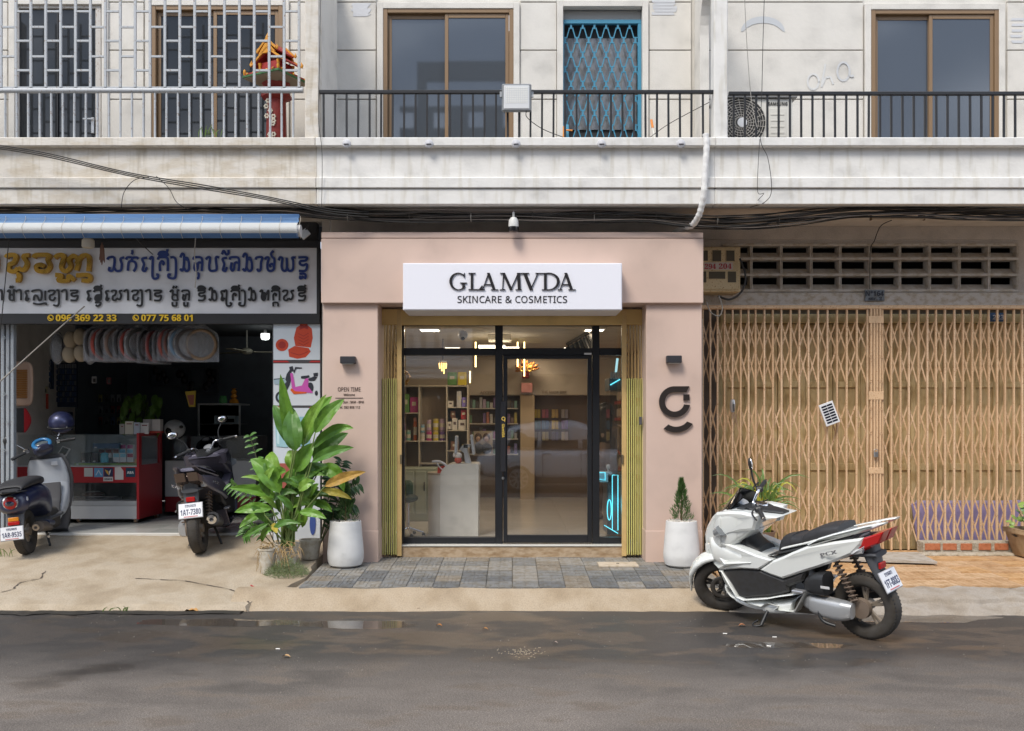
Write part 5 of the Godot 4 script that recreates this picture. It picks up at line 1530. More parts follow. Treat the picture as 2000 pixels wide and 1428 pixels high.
# one continuous figure seen from behind, grown round a skeleton
func skin(bones: Array, cell: float) -> MB:
	var lo := Vector3.ONE * 1e9
	var hi := -lo
	for b in bones:
		for e in [[b[0], b[2]], [b[1], b[3]]]:
			lo = lo.min(e[0] - Vector3.ONE * (e[1] + 0.05)); hi = hi.max(e[0] + Vector3.ONE * (e[1] + 0.05))
	var n := Vector3i(((hi - lo) / cell).ceil()) + Vector3i.ONE
	var val := PackedFloat32Array()
	val.resize(n.x * n.y * n.z)
	val.fill(1.0)
	var k := 0.035
	for b in bones:
		var a: Vector3 = b[0]
		var ab: Vector3 = b[1] - a
		var l2 := maxf(ab.length_squared(), 1e-9)
		var m := maxf(b[2], b[3]) + 0.09
		var p0 := Vector3i(((a.min(b[1]) - Vector3.ONE * m - lo) / cell).floor()).clamp(Vector3i.ZERO, n - Vector3i.ONE)
		var p1 := Vector3i(((a.max(b[1]) + Vector3.ONE * m - lo) / cell).ceil()).clamp(Vector3i.ZERO, n - Vector3i.ONE)
		for z in range(p0.z, p1.z + 1):
			for y in range(p0.y, p1.y + 1):
				for x in range(p0.x, p1.x + 1):
					var p := lo + Vector3(x, y, z) * cell
					var t := clampf((p - a).dot(ab) / l2, 0.0, 1.0)
					var dd := p.distance_to(a + ab * t) - lerpf(b[2], b[3], t)
					var i := x + n.x * (y + n.y * z)
					var v := val[i]
					var h := clampf(0.5 + 0.5 * (v - dd) / k, 0.0, 1.0)
					val[i] = lerpf(v, dd, h) - k * h * (1.0 - h)
	var vid := {}
	var vs := PackedVector3Array()
	var off := [0, 1, n.x, n.x + 1, n.x * n.y, n.x * n.y + 1, n.x * n.y + n.x, n.x * n.y + n.x + 1]
	for z in n.z - 1:
		for y in n.y - 1:
			for x in n.x - 1:
				var i := x + n.x * (y + n.y * z)
				var neg := 0
				for o in off: neg += int(val[i + o] < 0.0)
				if neg == 0 or neg == 8: continue
				var s := Vector3.ZERO
				var cnt := 0
				for e in [[0, 1], [2, 3], [4, 5], [6, 7], [0, 2], [1, 3], [4, 6], [5, 7], [0, 4], [1, 5], [2, 6], [3, 7]]:
					var f0 := val[i + off[e[0]]]
					var f1 := val[i + off[e[1]]]
					if (f0 < 0.0) == (f1 < 0.0): continue
					var q0 := Vector3(e[0] & 1, (e[0] >> 1) & 1, (e[0] >> 2) & 1)
					var q1 := Vector3(e[1] & 1, (e[1] >> 1) & 1, (e[1] >> 2) & 1)
					s += q0.lerp(q1, f0 / (f0 - f1)); cnt += 1
				vid[i] = vs.size()
				vs.append(lo + (Vector3(x, y, z) + s / cnt) * cell)
	var tris := PackedInt32Array()
	var step := [1, n.x, n.x * n.y]
	for i in vid:
		for ax in 3:
			var u: int = step[(ax + 1) % 3]
			var w: int = step[(ax + 2) % 3]
			var f0 := val[i]
			var f1: float = val[i + step[ax]]
			if (f0 < 0.0) == (f1 < 0.0): continue
			if vid.has(i - u) and vid.has(i - w) and vid.has(i - u - w): tris.append_array([vid[i], vid[i - u], vid[i - u - w], vid[i], vid[i - u - w], vid[i - w]] if f0 < 0.0 else [vid[i], vid[i - u - w], vid[i - u], vid[i], vid[i - w], vid[i - u - w]])
	var nn := PackedVector3Array()
	nn.resize(vs.size())
	for t in range(0, tris.size(), 3):
		var g := (vs[tris[t + 1]] - vs[tris[t]]).cross(vs[tris[t + 2]] - vs[tris[t]])
		for q in 3: nn[tris[t + q]] += g
	var mb := MB.new()
	for t in range(0, tris.size(), 3): mb.tri(vs[tris[t]], vs[tris[t + 1]], vs[tris[t + 2]], nn[tris[t]], nn[tris[t + 1]], nn[tris[t + 2]])
	return mb

func shopper() -> void:
	var o := Vector3(X(1184, 12.4), FL, -12.4)
	var t := local_thing("person", "person with long dark hair in checked jacket facing the shelves", "person", Transform3D(Basis(Vector3.UP, -0.5), o))
	var s := 0.93
	var b := func(a: Vector3, c: Vector3, r0: float, r1: float) -> Array: return [a * s, c * s, r0 * s, r1 * s]
	var bones := [b.call(Vector3(0, 0.95, 0), Vector3(0, 1.22, 0.01), 0.13, 0.13), b.call(Vector3(-0.1, 1.3, 0), Vector3(0.1, 1.3, 0), 0.09, 0.09), b.call(Vector3(0, 1.3, 0), Vector3(0, 1.46, 0), 0.055, 0.05), b.call(Vector3(0, 1.53, 0), Vector3(0, 1.58, 0.0), 0.085, 0.09)]
	for e in [-1.0, 1.0]:
		bones.append(b.call(Vector3(e * 0.09, 0.92, 0), Vector3(e * 0.1, 0.5, 0.01), 0.1, 0.065))
		bones.append(b.call(Vector3(e * 0.1, 0.5, 0.01), Vector3(e * 0.1, 0.08, 0.03), 0.06, 0.042))
		bones.append(b.call(Vector3(e * 0.1, 0.05, 0.03), Vector3(e * 0.11, 0.03, -0.13), 0.04, 0.032))
		bones.append(b.call(Vector3(e * 0.18, 1.3, 0), Vector3(e * 0.23, 1.06, 0.03), 0.058, 0.045))
		bones.append(b.call(Vector3(e * 0.23, 1.06, 0.03), Vector3(e * 0.2, 0.95, -0.18), 0.044, 0.034))
		bones.append(b.call(Vector3(e * 0.2, 0.95, -0.18), Vector3(e * 0.19, 0.95, -0.25), 0.032, 0.026))
		for f in 4: bones.append(b.call(Vector3(e * (0.17 + 0.017 * f), 0.95, -0.26), Vector3(e * (0.165 + 0.017 * f), 0.93, -0.32 + 0.012 * absf(f - 1.5)), 0.01, 0.008))
		bones.append(b.call(Vector3(e * 0.165, 0.96, -0.23), Vector3(e * 0.14, 0.97, -0.27), 0.011, 0.009))
	obj(skin(bones, 0.016), "figure", weathered(0.2, 0.14, 0.11, 0.8, T.grain, Vector3(3, 3, 3)), t)
	var hair := []
	for k in 7: hair.append(b.call(Vector3(-0.06 + 0.02 * k, 1.6, 0.03), Vector3(-0.09 + 0.03 * k, 1.12 + 0.02 * (k % 3), 0.11), 0.06, 0.025))
	hair.append(b.call(Vector3(0, 1.58, 0.01), Vector3(0, 1.6, 0.02), 0.105, 0.1))
	obj(skin(hair, 0.018), "hair", M(0.012, 0.009, 0.008, 0.45), t)

func right_house() -> void:
	var xb := X(2209, DB)
	var xl := X(1372, 10.4)
	var w := thing("ventilated_wall", "grey wall with three rows of open concrete vent boxes", "wall", Vector3(X(1720, 10.4), 0.2, -10.4))
	var cw := weathered(0.62, 0.55, 0.485, 0.9, T.blotch, Vector3(0.5, 0.5, 0.5), T.grain, Vector3(0.7, 0.7, 0.7), T.bump, 0.3)
	var cl := weathered(0.64, 0.59, 0.53, 0.9, T.dirty, Vector3(1.2, 1.6, 1.2), T.grain, Vector3.ONE, T.bump, 0.3)
	var d := 10.4
	var hole := [X(1409, d), X(1988, d), Y(569, d), Y(478, d)]
	obj(rect_wall(xl - 0.2, xb, Y(572, d) - 0.001, 3.86, -d, -d - 0.15, [hole]), "wall_face", cw, w)
	obj(MB.new().span(Vector3(xl - 0.2, Y(601, d), -d + 0.03), Vector3(xb, Y(572, d), -d - 0.15), 0.006), "lintel", cl, w)
	obj(MB.new().span(Vector3(xl - 0.2, Y(470, d) + 0.01, -d + 0.02), Vector3(xb, Y(443, d), -d)), "upper_band", cw, w)
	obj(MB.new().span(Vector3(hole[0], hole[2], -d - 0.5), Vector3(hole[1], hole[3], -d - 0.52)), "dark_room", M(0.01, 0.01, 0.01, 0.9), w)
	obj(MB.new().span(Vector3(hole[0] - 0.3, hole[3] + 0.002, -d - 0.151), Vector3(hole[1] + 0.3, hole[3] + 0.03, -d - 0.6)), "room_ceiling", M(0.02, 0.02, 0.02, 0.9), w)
	for y in [478.0, 505.5, 537.0, 568.0]: obj(MB.new().box(Vector3((hole[0] + hole[1]) / 2, Y(y, d), -d - 0.06), Vector3(hole[1] - hole[0] - 0.004, 0.03, 0.16), 0.005), "vent_slab", cl, w)
	var fins := [1409, 1467, 1525.5, 1584, 1640.5, 1698.5, 1757, 1815, 1873, 1931, 1987]
	for r in 3:
		var y0: float = [505.5, 537.0, 568.0][r]
		var y1: float = [478.0, 505.5, 537.0][r]
		for i in fins.size():
			for s in [-1.0, 1.0]:
				obj(MB.new().span(Vector3(X(fins[i], d) + s * 0.008 - 0.006, Y(y0, d) + 0.015, -d + 0.016), Vector3(X(fins[i], d) + s * 0.008 + 0.006, Y(y1, d) - 0.015, -d - 0.135), 0.003), "vent_fin", cl, w)
			if i < fins.size() - 1:
				var sl := MB.new()
				var xa := X(fins[i], d) + 0.014
				var xc := X(fins[i + 1], d) - 0.014
				sl.quad(Vector3(xa, Y(y0, d) + 0.016, -d - 0.01), Vector3(xc, Y(y0, d) + 0.016, -d - 0.01), Vector3(xc, Y(y0, d) + 0.085, -d - 0.1), Vector3(xa, Y(y0, d) + 0.085, -d - 0.1), Vector3(0, 1, 1))
				sl.quad(Vector3(xa, Y(y0, d) + 0.016, -d - 0.13), Vector3(xc, Y(y0, d) + 0.016, -d - 0.13), Vector3(xc, Y(y0, d) + 0.085, -d - 0.1), Vector3(xa, Y(y0, d) + 0.085, -d - 0.1), Vector3(0, 0, -1))
				obj(sl, "vent_sill", cl, w)
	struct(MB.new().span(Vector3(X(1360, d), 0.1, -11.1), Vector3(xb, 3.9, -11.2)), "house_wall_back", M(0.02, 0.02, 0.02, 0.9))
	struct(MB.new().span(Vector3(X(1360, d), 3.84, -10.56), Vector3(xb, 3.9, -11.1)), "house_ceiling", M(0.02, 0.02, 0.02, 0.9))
	# meter cabinet
	var md := 10.1
	var mc := thing("meter_cabinet", "rusty cream meter cabinet with red stencilled 294 204", "meter box", V(1411, 570, md))
	var cream := weathered(0.62, 0.48, 0.27, 0.55, T.rust, Vector3(1.5, 1.5, 1.5), T.grain)
	obj(MB.new().span(V(1366, 570, md), V(1446, 482, md) + Vector3(0, 0, -0.28), 0.006), "case", cream, mc)
	obj(MB.new().span(V(1366, 566, md) + Vector3(0, 0, 0.012), V(1442, 485, md), 0.004), "cabinet_door", cream, mc)
	for e in [[1371, 1382, 490, 510], [1391, 1408, 489.5, 511], [1418, 1434, 490, 510.5], [1370, 1379, 531, 552], [1384, 1416, 531, 545], [1421, 1437, 531, 552]]:
		obj(MB.new().span(V(e[0] - 1.2, e[3] + 1.2, md) + Vector3(0, 0, 0.016), V(e[1] + 1.2, e[2] - 1.2, md) + Vector3(0, 0, 0.01), 0.002), "window_rim", cream, mc)
		obj(MB.new().span(V(e[0], e[3], md) + Vector3(0, 0, 0.018), V(e[1], e[2], md) + Vector3(0, 0, 0.014)), "meter_window", M(0.1, 0.085, 0.06, 0.15), mc)
	obj(MB.new().span(V(1375, 527, md) + Vector3(0, 0, 0.0135), V(1431, 513, md) + Vector3(0, 0, 0.012)), "white_patch", M(0.5, 0.45, 0.4, 0.7), mc)
	var rd := M(0.38, 0.02, 0.03, 0.6)
	letters("294", V(1387, 521, md) + Vector3(0, 0, 0.016), W(22, md), W(10.5, md), rd, mc, "stencilled_number", "Droid Serif", 700, 0.003)
	letters("204", V(1416, 520.5, md) + Vector3(0, 0, 0.016), W(25, md), W(10.5, md), rd, mc, "stencilled_number", "Droid Serif", 700, 0.003)
	# house number plates
	var np := thing("number_plate", "grey house plate reading N 164 str. 2 on lintel", "plate", V(1705, 589, d))
	obj(MB.new().span(V(1686, 589, d) + Vector3(0, 0, 0.05), V(1724.5, 567, d) + Vector3(0, 0, 0.032), 0.003), "plate", weathered(0.2, 0.22, 0.24, 0.6, T.dirty, Vector3(2, 2, 2)), np)
	letters("N°164", V(1705, 574.5, d) + Vector3(0, 0, 0.053), W(35, d), W(10, d), M(0.03, 0.035, 0.05, 0.6), np, "number_text", "Droid Sans", 700, 0.004)
	letters("str. 2", V(1706, 584.5, d) + Vector3(0, 0, 0.053), W(26, d), W(6.5, d), M(0.03, 0.035, 0.05, 0.6), np, "number_text", "Droid Serif", 700, 0.004)
	# timber folding doors behind the gate
	var td := 10.5
	var tm := weathered(0.66, 0.51, 0.27, 0.6, T.wood, Vector3(1.2, 0.12, 1.2), T.dirty, Vector3(0.6, 0.5, 0.6))
	var tp := weathered(0.62, 0.47, 0.24, 0.6, T.wood, Vector3(1.2, 0.12, 1.2), T.dirty, Vector3(0.7, 0.6, 0.7))
	var fd := thing("timber_door", "faded ochre timber folding doors behind the orange gate", "door", V(1700, 1075, td))
	var cr := weathered(0.62, 0.52, 0.28, 0.6, T.blotch, Vector3(0.8, 0.8, 0.8), T.grain)
	var ydb := Y(1073, td)
	obj(MB.new().span(V(1404, 632, td) + Vector3(0, 0, 0.09), Vector3(xb, Y(615, td), -td), 0.005), "head_rail", cr, fd)
	obj(MB.new().span(Vector3(X(1395, td), Y(615.5, td), -td + 0.02), Vector3(xb, Y(600, td) + 0.03, -td - 0.05)), "head_board", M(0.2, 0.17, 0.13, 0.8), fd)
	for i in 14:
		var a := X(1412 + i * 54.0, td)
		var b := X(1412 + (i + 1) * 54.0, td) - 0.006
		if a > xb - 0.1: continue
		var z := -td - (0.012 if i % 2 else 0.0)
		var lf := MB.new()
		lf.span(Vector3(a, ydb, z), Vector3(a + 0.055, Y(631, td), z - 0.04), 0.004)
		lf.span(Vector3(b - 0.055, ydb, z), Vector3(b, Y(633, td), z - 0.04), 0.004)
		for y in [[633, 645], [745, 757], [905, 919], [1055, 1073]]: lf.span(Vector3(a + 0.055, Y(y[1], td), z - 0.001), Vector3(b - 0.055, Y(y[0], td), z - 0.039), 0.004)
		var leaf := obj(lf, "door_leaf", tm, fd)
		for y in [[645, 745], [757, 905], [919, 1055]]: obj(MB.new().span(Vector3(a + 0.053, Y(y[1], td) - 0.002, z - 0.018), Vector3(b - 0.053, Y(y[0], td) + 0.002, z - 0.03)), "door_panel", tp, leaf)
	obj(MB.new().span(Vector3(X(1398, td), ydb - 0.05, -td + 0.02), Vector3(X(1411, td), Y(615, td), -td - 0.06), 0.004), "door_post", cr, fd)
	struct(MB.new().span(Vector3(X(1365, td) - 0.2, 0.1, -td + 0.05), Vector3(X(1398, td), Y(600, td), -td - 0.1)), "stone_wall", weathered(0.14, 0.115, 0.095, 0.85, T.blotch, Vector3(1.5, 0.6, 1.5), T.grain))
	var np2 := thing("number_plate", "small blue enamel plate with white digits behind gate top", "plate", V(1941, 630, td))
	obj(MB.new().span(V(1922, 630, td) + Vector3(0, 0, 0.1), V(1957, 613, td) + Vector3(0, 0, 0.092), 0.002), "plate", M(0.03, 0.09, 0.2, 0.4), np2)
	letters("223", V(1941, 621.5, td) + Vector3(0, 0, 0.102), W(22, td), W(9, td), M(0.6, 0.62, 0.65, 0.5), np2, "number_text", "Droid Sans", 700, 0.003)
	folding_lattice(xb)
	# lavender board leaning behind the gate
	var lav := weathered(0.36, 0.31, 0.56, 0.5, T.blotch, Vector3(1, 0.6, 1))
	var bd := thing("lavender_board", "lavender painted board leaning inside the gate behind bricks", "board", V(1875, 1070, 10.36))
	var lb := MB.new()
	lb.prism([Vector2(X(1796, 10.36), 0.2), Vector2(X(1782, 10.36), Y(985, 10.36)), Vector2(X(1790, 10.36), Y(982, 10.36)), Vector2(X(2060, 10.36), Y(976, 10.36)), Vector2(X(2060, 10.36), 0.2)], -10.4, -10.38, 0.002)
	obj(lb, "panel", lav, bd)
	obj(MB.new().span(Vector3(X(1790, 10.36), Y(984, 10.36), -10.376), Vector3(X(2060, 10.36), Y(978, 10.36), -10.382)), "edge_strip", M(0.42, 0.38, 0.6, 0.5), bd)
	# solar lamp panel hanging on the gate
	var so := local_thing("solar_panel", "small tilted solar panel with white frame tied to gate", "solar panel", Transform3D(Basis(Vector3.BACK, deg_to_rad(20.5)), V(1619.8, 808, 10.1)))
	var sw := W(28.5, 10.1)
	var sh := W(44, 10.1)
	obj(MB.new().box(Vector3.ZERO, Vector3(sw, sh, 0.02), 0.003), "frame", M(0.7, 0.71, 0.73, 0.4), so)
	for r in 7:
		for c in 2: obj(MB.new().box(Vector3((c - 0.5) * sw * 0.4, sh * (0.37 - 0.123 * r), 0.0105), Vector3(sw * 0.37, sh * 0.078, 0.003)), "solar_cell", M(0.012, 0.014, 0.025, 0.12), so)
	var bu := thing("foil_bulb", "foil-wrapped bulb hanging on the gate near pink portal", "bulb", V(1431, 806, 10.12))
	obj(MB.new().lathe([Vector2(0, 0), Vector2(0.022, 0.006), Vector2(0.03, 0.05), Vector2(0.032, 0.1), Vector2(0.024, 0.14), Vector2(0, 0.15)], 10, Transform3D(Basis(), V(1431, 806, 10.12))), "foil", M(0.5, 0.5, 0.5, 0.3, 0.8), bu)
	obj(MB.new().box(V(1433, 796, 10.08), Vector3(0.018, 0.08, 0.01)), "socket", M(0.05, 0.05, 0.05, 0.5), bu)
	# unlit tube lamp under the soffit
	var tl := thing("tube_lamp", "rusty fluorescent tube fixture hanging under the balcony soffit", "lamp", V(1754, 430, 9.75))
	var rs := M(0.2, 0.14, 0.08, 0.7)
	obj(MB.new().span(V(1701, 416, 9.75), V(1807, 414, 9.75) + Vector3(0, 0, -0.06)), "back_plate", rs, tl)
	obj(MB.new().tube([V(1703, 427, 9.75), V(1805, 427, 9.75)], 0.013, 8), "lamp_tube", M(0.45, 0.38, 0.3, 0.3), tl)
	for p in [1702, 1806]: obj(MB.new().span(V(p - 1.5, 430, 9.74), V(p + 1.5, 414, 9.74) + Vector3(0, 0, -0.03)), "socket", rs, tl)
	obj(MB.new().box(V(1798, 420, 9.75), Vector3(0.04, 0.03, 0.03)), "starter", M(0.08, 0.06, 0.05, 0.6), tl)

func folding_lattice(xb: float) -> void:
	var d := DR
	var t := thing("folding_gate", "closed orange-tan folding lattice gate across the right house", "gate", V(1700, 1075, d))
	var om := weathered(0.66, 0.45, 0.27, 0.5, T.blotch, Vector3(0.8, 0.5, 0.8), T.rust, Vector3(1.6, 1.6, 1.6))
	var zs := [38, 82, 125, 170, 217, 265, 315, 360, 410, 462, 515, 568, 622, 678, 735, 790, 850, 910, 970, 1035]
	var zr := [1125, 1178, 1233, 1287, 1342, 1397, 1450, 1503, 1560, 1615, 1668, 1722, 1772, 1820, 1870, 1920, 1970, 2025, 2080, 2135, 2190, 2245]
	var yb := Y(1074, d)
	obj(MB.new().span(Vector3(X(1368, d), Y(604, d), -d + 0.045), Vector3(xb, Y(597, d), -d - 0.06), 0.003), "top_track", om, t)
	obj(MB.new().span(Vector3(X(1368, d), yb - 0.03, -d + 0.02), Vector3(xb, yb - 0.012, -d - 0.03)), "bottom_track", om, t)
	var h := Y(604, d) - yb
	var chm := MB.new()
	chm.box(Vector3(0, 0, 0), Vector3(0.018, h, 0.03), 0.003)
	var chn := chm.mesh()
	var rods := 0
	var om2 := weathered(0.60, 0.40, 0.235, 0.5, T.blotch, Vector3(1.1, 0.7, 1.1), T.rust, Vector3(2.2, 2.2, 2.2))
	var om3 := weathered(0.68, 0.48, 0.31, 0.55, T.stain, Vector3(2, 0.6, 2), T.rust, Vector3(1.3, 1.3, 1.3))
	var rest := MB.new()
	for side in [zs, zr]:
		for i in side.size():
			var px: float = 1360 + side[i] / 3.105
			piece(chn, "bar", [om, om2, om3][rng.randi() % 3], t, Transform3D(Basis(Vector3.BACK, rng.randf_range(-0.0025, 0.0025)), Vector3(X(px, d) + rng.randf_range(-0.004, 0.004), yb + h / 2, -d + 0.012)))
			if i == side.size() - 1: continue
			var pq: float = 1360 + side[i + 1] / 3.105
			for b in [[628, 684], [684, 746], [792, 846], [846, 909], [951, 1003], [1003, 1058]]:
				for s in 2:
					var a0 := Vector3(X(px, d), Y(b[s], d), -d - (0.016 if s == 0 else 0.022))
					var a1 := Vector3(X(pq, d), Y(b[1 - s], d), -d - (0.016 if s == 0 else 0.022))
					if rods < 300 and px > 1365:
						obj(MB.new().bar(a0, a1, 0.016, 0.005, 0.0, Vector3.BACK), "lattice_rod", [om, om2, om3][rng.randi() % 3], t)
						rods += 1
					else:
						rest.bar(a0, a1, 0.016, 0.005, 0.0, Vector3.BACK)
	obj(rest, "lattice", om, t).set_meta("kind", "stuff")
	# meeting stiles with scrolls and lock plates
	for px in [1699.5, 1705.5, 1711, 1717]:
		obj(MB.new().box(Vector3(X(px, d), yb + h / 2, -d + 0.02), Vector3(0.022, h, 0.045), 0.003), "meeting_stile", om, t)
	for y in [[618, 632], [765, 781], [913, 925]]: obj(MB.new().span(Vector3(X(1694, d), Y(y[1], d), -d + 0.046), Vector3(X(1723, d), Y(y[0], d), -d + 0.04), 0.002), "lock_plate", om, t)
	for y in [651, 697, 745, 798, 846, 990]:
		for s in [-1.0, 1.0]: obj(MB.new().torus(Transform3D(Basis(), Vector3(X(1708 + s * 10, d), Y(y, d), -d + 0.045)), 0.014, 0.0035, 12, 4), "scroll", om, t)
	var lk := thing("padlock", "steel padlock on the middle posts of orange gate", "padlock", V(1711, 890, d - 0.06))
	obj(MB.new().box(V(1711, 888, d - 0.07), Vector3(0.05, 0.06, 0.025), 0.006), "lock_body", mats.steel, lk)
	obj(MB.new().torus(Transform3D(Basis(), V(1711, 881, d - 0.07)), 0.02, 0.004, 14, 5), "shackle", mats.steel, lk)

# letter strokes of the left sign: x across the letter, y from foot (0) to head (1)
const GLYPH := {
	"lo": [[0.02, 0.8, 0.12, 0.95, 0.42, 0.93, 0.4, 0.3, 0.28, 0.05, 0.12, 0.1, 0.16, 0.32], [0.4, 0.3, 0.55, 0.05, 0.8, 0.1, 0.85, 0.5, 0.78, 0.85, 0.98, 0.95]],
	"ko": [[0.0, 0.8, 0.12, 0.95, 0.5, 0.93, 0.4, 0.72, 0.22, 0.6, 0.15, 0.05], [0.4, 0.72, 0.7, 0.64, 0.8, 0.4, 0.72, 0.15, 0.58, 0.02], [0.5, 0.93, 0.85, 0.95, 0.95, 0.85]],
	"bantoc": [[0.45, 1.15, 0.52, 1.3, 0.48, 1.45]],
	"kho": [[0.02, 0.8, 0.12, 0.95, 0.72, 0.95, 0.86, 0.75, 0.85, 0.03], [0.2, 0.03, 0.18, 0.5, 0.36, 0.7, 0.52, 0.58, 0.4, 0.45]],
	"subro": [[0.0, 0.8, 0.12, 0.95, 0.3, 0.93, 0.28, 0.3, 0.28, -0.3, 0.45, -0.48, 0.75, -0.42, 0.8, -0.22, 0.62, -0.2]],
	"tail": [[0.2, 0.95, 0.6, 0.95, 0.8, 0.7, 0.78, -0.25, 0.55, -0.46, 0.05, -0.4, 0.0, -0.2, 0.25, -0.2]],
	"ngo": [[0.05, 0.95, 0.2, 1.2, 0.38, 1.05, 0.35, 0.3, 0.2, 0.06, 0.04, 0.2], [0.35, 0.3, 0.55, 0.04, 0.8, 0.15, 0.8, 0.6, 0.62, 0.95, 0.5, 0.75]],
	"to": [[0.02, 0.8, 0.12, 0.95, 0.7, 0.95, 0.86, 0.7, 0.8, 0.03], [0.2, 0.62, 0.12, 0.25, 0.25, 0.06, 0.4, 0.2, 0.45, 0.52, 0.62, 0.62, 0.84, 0.55]],
	"u": [[0.4, -0.12, 0.52, -0.15, 0.5, -0.42, 0.36, -0.46]],
	"bo": [[0.0, 0.8, 0.12, 0.95, 0.3, 0.93, 0.24, 0.4, 0.3, 0.08, 0.6, 0.06, 0.78, 0.2, 0.72, 0.93, 0.95, 0.95]],
	"e": [[0.85, 0.93, 0.2, 0.85, 0.45, 0.5, 0.25, 0.12, 0.6, 0.04, 0.85, 0.3]],
	"hook": [[0.1, 1.15, 0.35, 1.4, 0.75, 1.15, 1.1, 1.25, 1.05, 1.45]],
	"ro": [[0.0, 0.8, 0.15, 0.95, 0.85, 0.95, 0.7, 0.6, 0.65, 0.15, 0.35, 0.04, 0.2, 0.2]],
	"tho": [[0.02, 0.8, 0.12, 0.95, 0.32, 0.9, 0.2, 0.5, 0.25, 0.12, 0.5, 0.04, 0.74, 0.2, 0.64, 0.5, 0.42, 0.45, 0.48, 0.28], [0.74, 0.2, 0.78, 0.8, 0.6, 1.0, 0.5, 1.2, 0.7, 1.4]],
	"yo": [[0.02, 0.75, 0.1, 0.95, 0.24, 0.88, 0.2, 0.4, 0.26, 0.1, 0.42, 0.06, 0.5, 0.3, 0.48, 0.93], [0.5, 0.3, 0.62, 0.05, 0.84, 0.15, 0.86, 0.7, 0.8, 0.93, 1.0, 0.95]],
	"no": [[0.05, 0.95, 0.8, 0.95, 0.7, 0.75, 0.25, 0.7, 0.22, 0.5, 0.5, 0.42, 0.8, 0.5, 0.8, 0.2, 0.6, 0.04, 0.1, 0.05]],
	"subto": [[0.15, -0.15, 0.6, -0.15, 0.72, -0.3, 0.62, -0.5], [0.25, -0.28, 0.22, -0.46, 0.42, -0.4, 0.5, -0.28]],
	"mo": [[0.0, 0.8, 0.12, 0.95, 0.3, 0.93, 0.24, 0.3, 0.36, 0.08, 0.8, 0.05], [0.24, 0.5, 0.5, 0.6, 0.72, 0.48], [0.78, 0.05, 0.76, 0.95, 0.95, 0.95]],
	"ticks": [[0.3, 1.15, 0.42, 1.4], [0.58, 1.15, 0.7, 1.4]],
	"aa": [[0.0, 0.82, 0.2, 0.95, 0.75, 0.95, 0.8, 0.05]],
	"nyo": [[0.02, 0.8, 0.12, 0.95, 0.62, 0.95, 0.66, 0.2, 0.5, 0.05, 0.42, 0.35, 0.3, 0.52, 0.18, 0.4, 0.14, 0.03], [0.92, 0.95, 0.92, 0.04], [0.1, -0.22, 0.5, -0.32, 0.95, -0.2, 0.95, -0.38]],
	"lao": [[0.02, 0.8, 0.12, 0.95, 0.5, 0.93, 0.38, 0.6, 0.16, 0.5, 0.14, 0.15, 0.4, 0.05, 0.55, 0.35], [0.62, 0.95, 0.8, 0.9, 0.8, -0.3, 0.6, -0.46, 0.4, -0.36]],
	"dho": [[0.02, 0.8, 0.15, 0.95, 0.75, 0.95, 0.8, 0.25, 0.62, 0.05, 0.28, 0.04, 0.16, 0.22, 0.32, 0.5, 0.78, 0.55]],
	"subvo": [[0.15, -0.15, 0.75, -0.15, 0.65, -0.4, 0.4, -0.5, 0.25, -0.38]],
	"arch": [[0.05, 1.1, 0.2, 1.32, 0.6, 1.34, 0.85, 1.1, 0.05, 1.08]],
	"archtick": [[0.05, 1.1, 0.2, 1.3, 0.6, 1.32, 0.85, 1.1, 0.05, 1.08], [0.75, 1.28, 0.85, 1.5]],
	"so": [[0.02, 0.8, 0.12, 0.95, 0.42, 0.92, 0.34, 0.55, 0.16, 0.42, 0.14, 0.12, 0.36, 0.04, 0.5, 0.25], [0.5, 0.25, 0.72, 0.12, 0.86, 0.5, 0.72, 0.88, 0.95, 0.95]],
	"uu": [[0.25, -0.12, 0.28, -0.44, 0.48, -0.46], [0.68, -0.12, 0.66, -0.42, 0.55, -0.5]],
	"o": [[0.02, 0.8, 0.12, 0.95, 0.28, 0.92, 0.2, 0.3, 0.38, 0.05, 0.56, 0.25, 0.54, 0.7, 0.38, 0.72], [0.56, 0.45, 0.72, 0.7, 0.9, 0.95, 0.86, 0.04]],
	"subko": [[0.2, -0.5, 0.2, -0.18, 0.6, -0.16, 0.72, -0.3, 0.7, -0.52]],
	"vo": [[0.02, 0.8, 0.15, 0.95, 0.8, 0.95, 0.72, 0.7, 0.84, 0.35, 0.65, 0.06, 0.25, 0.08, 0.16, 0.34, 0.42, 0.42, 0.55, 0.3]],
	"nno": [[0.0, 0.8, 0.1, 0.95, 0.26, 0.9, 0.18, 0.3, 0.3, 0.05, 0.44, 0.3, 0.4, 0.7, 0.54, 0.92, 0.66, 0.6, 0.6, 0.1], [0.6, 0.45, 0.76, 0.9, 0.95, 0.85, 0.94, 0.05]],
	"subnno": [[0.02, -0.15, 0.2, -0.2, 0.1, -0.45, 0.35, -0.46, 0.4, -0.2, 0.55, -0.45], [0.6, -0.18, 0.95, -0.16, 0.96, -0.46, 0.75, -0.45]]}

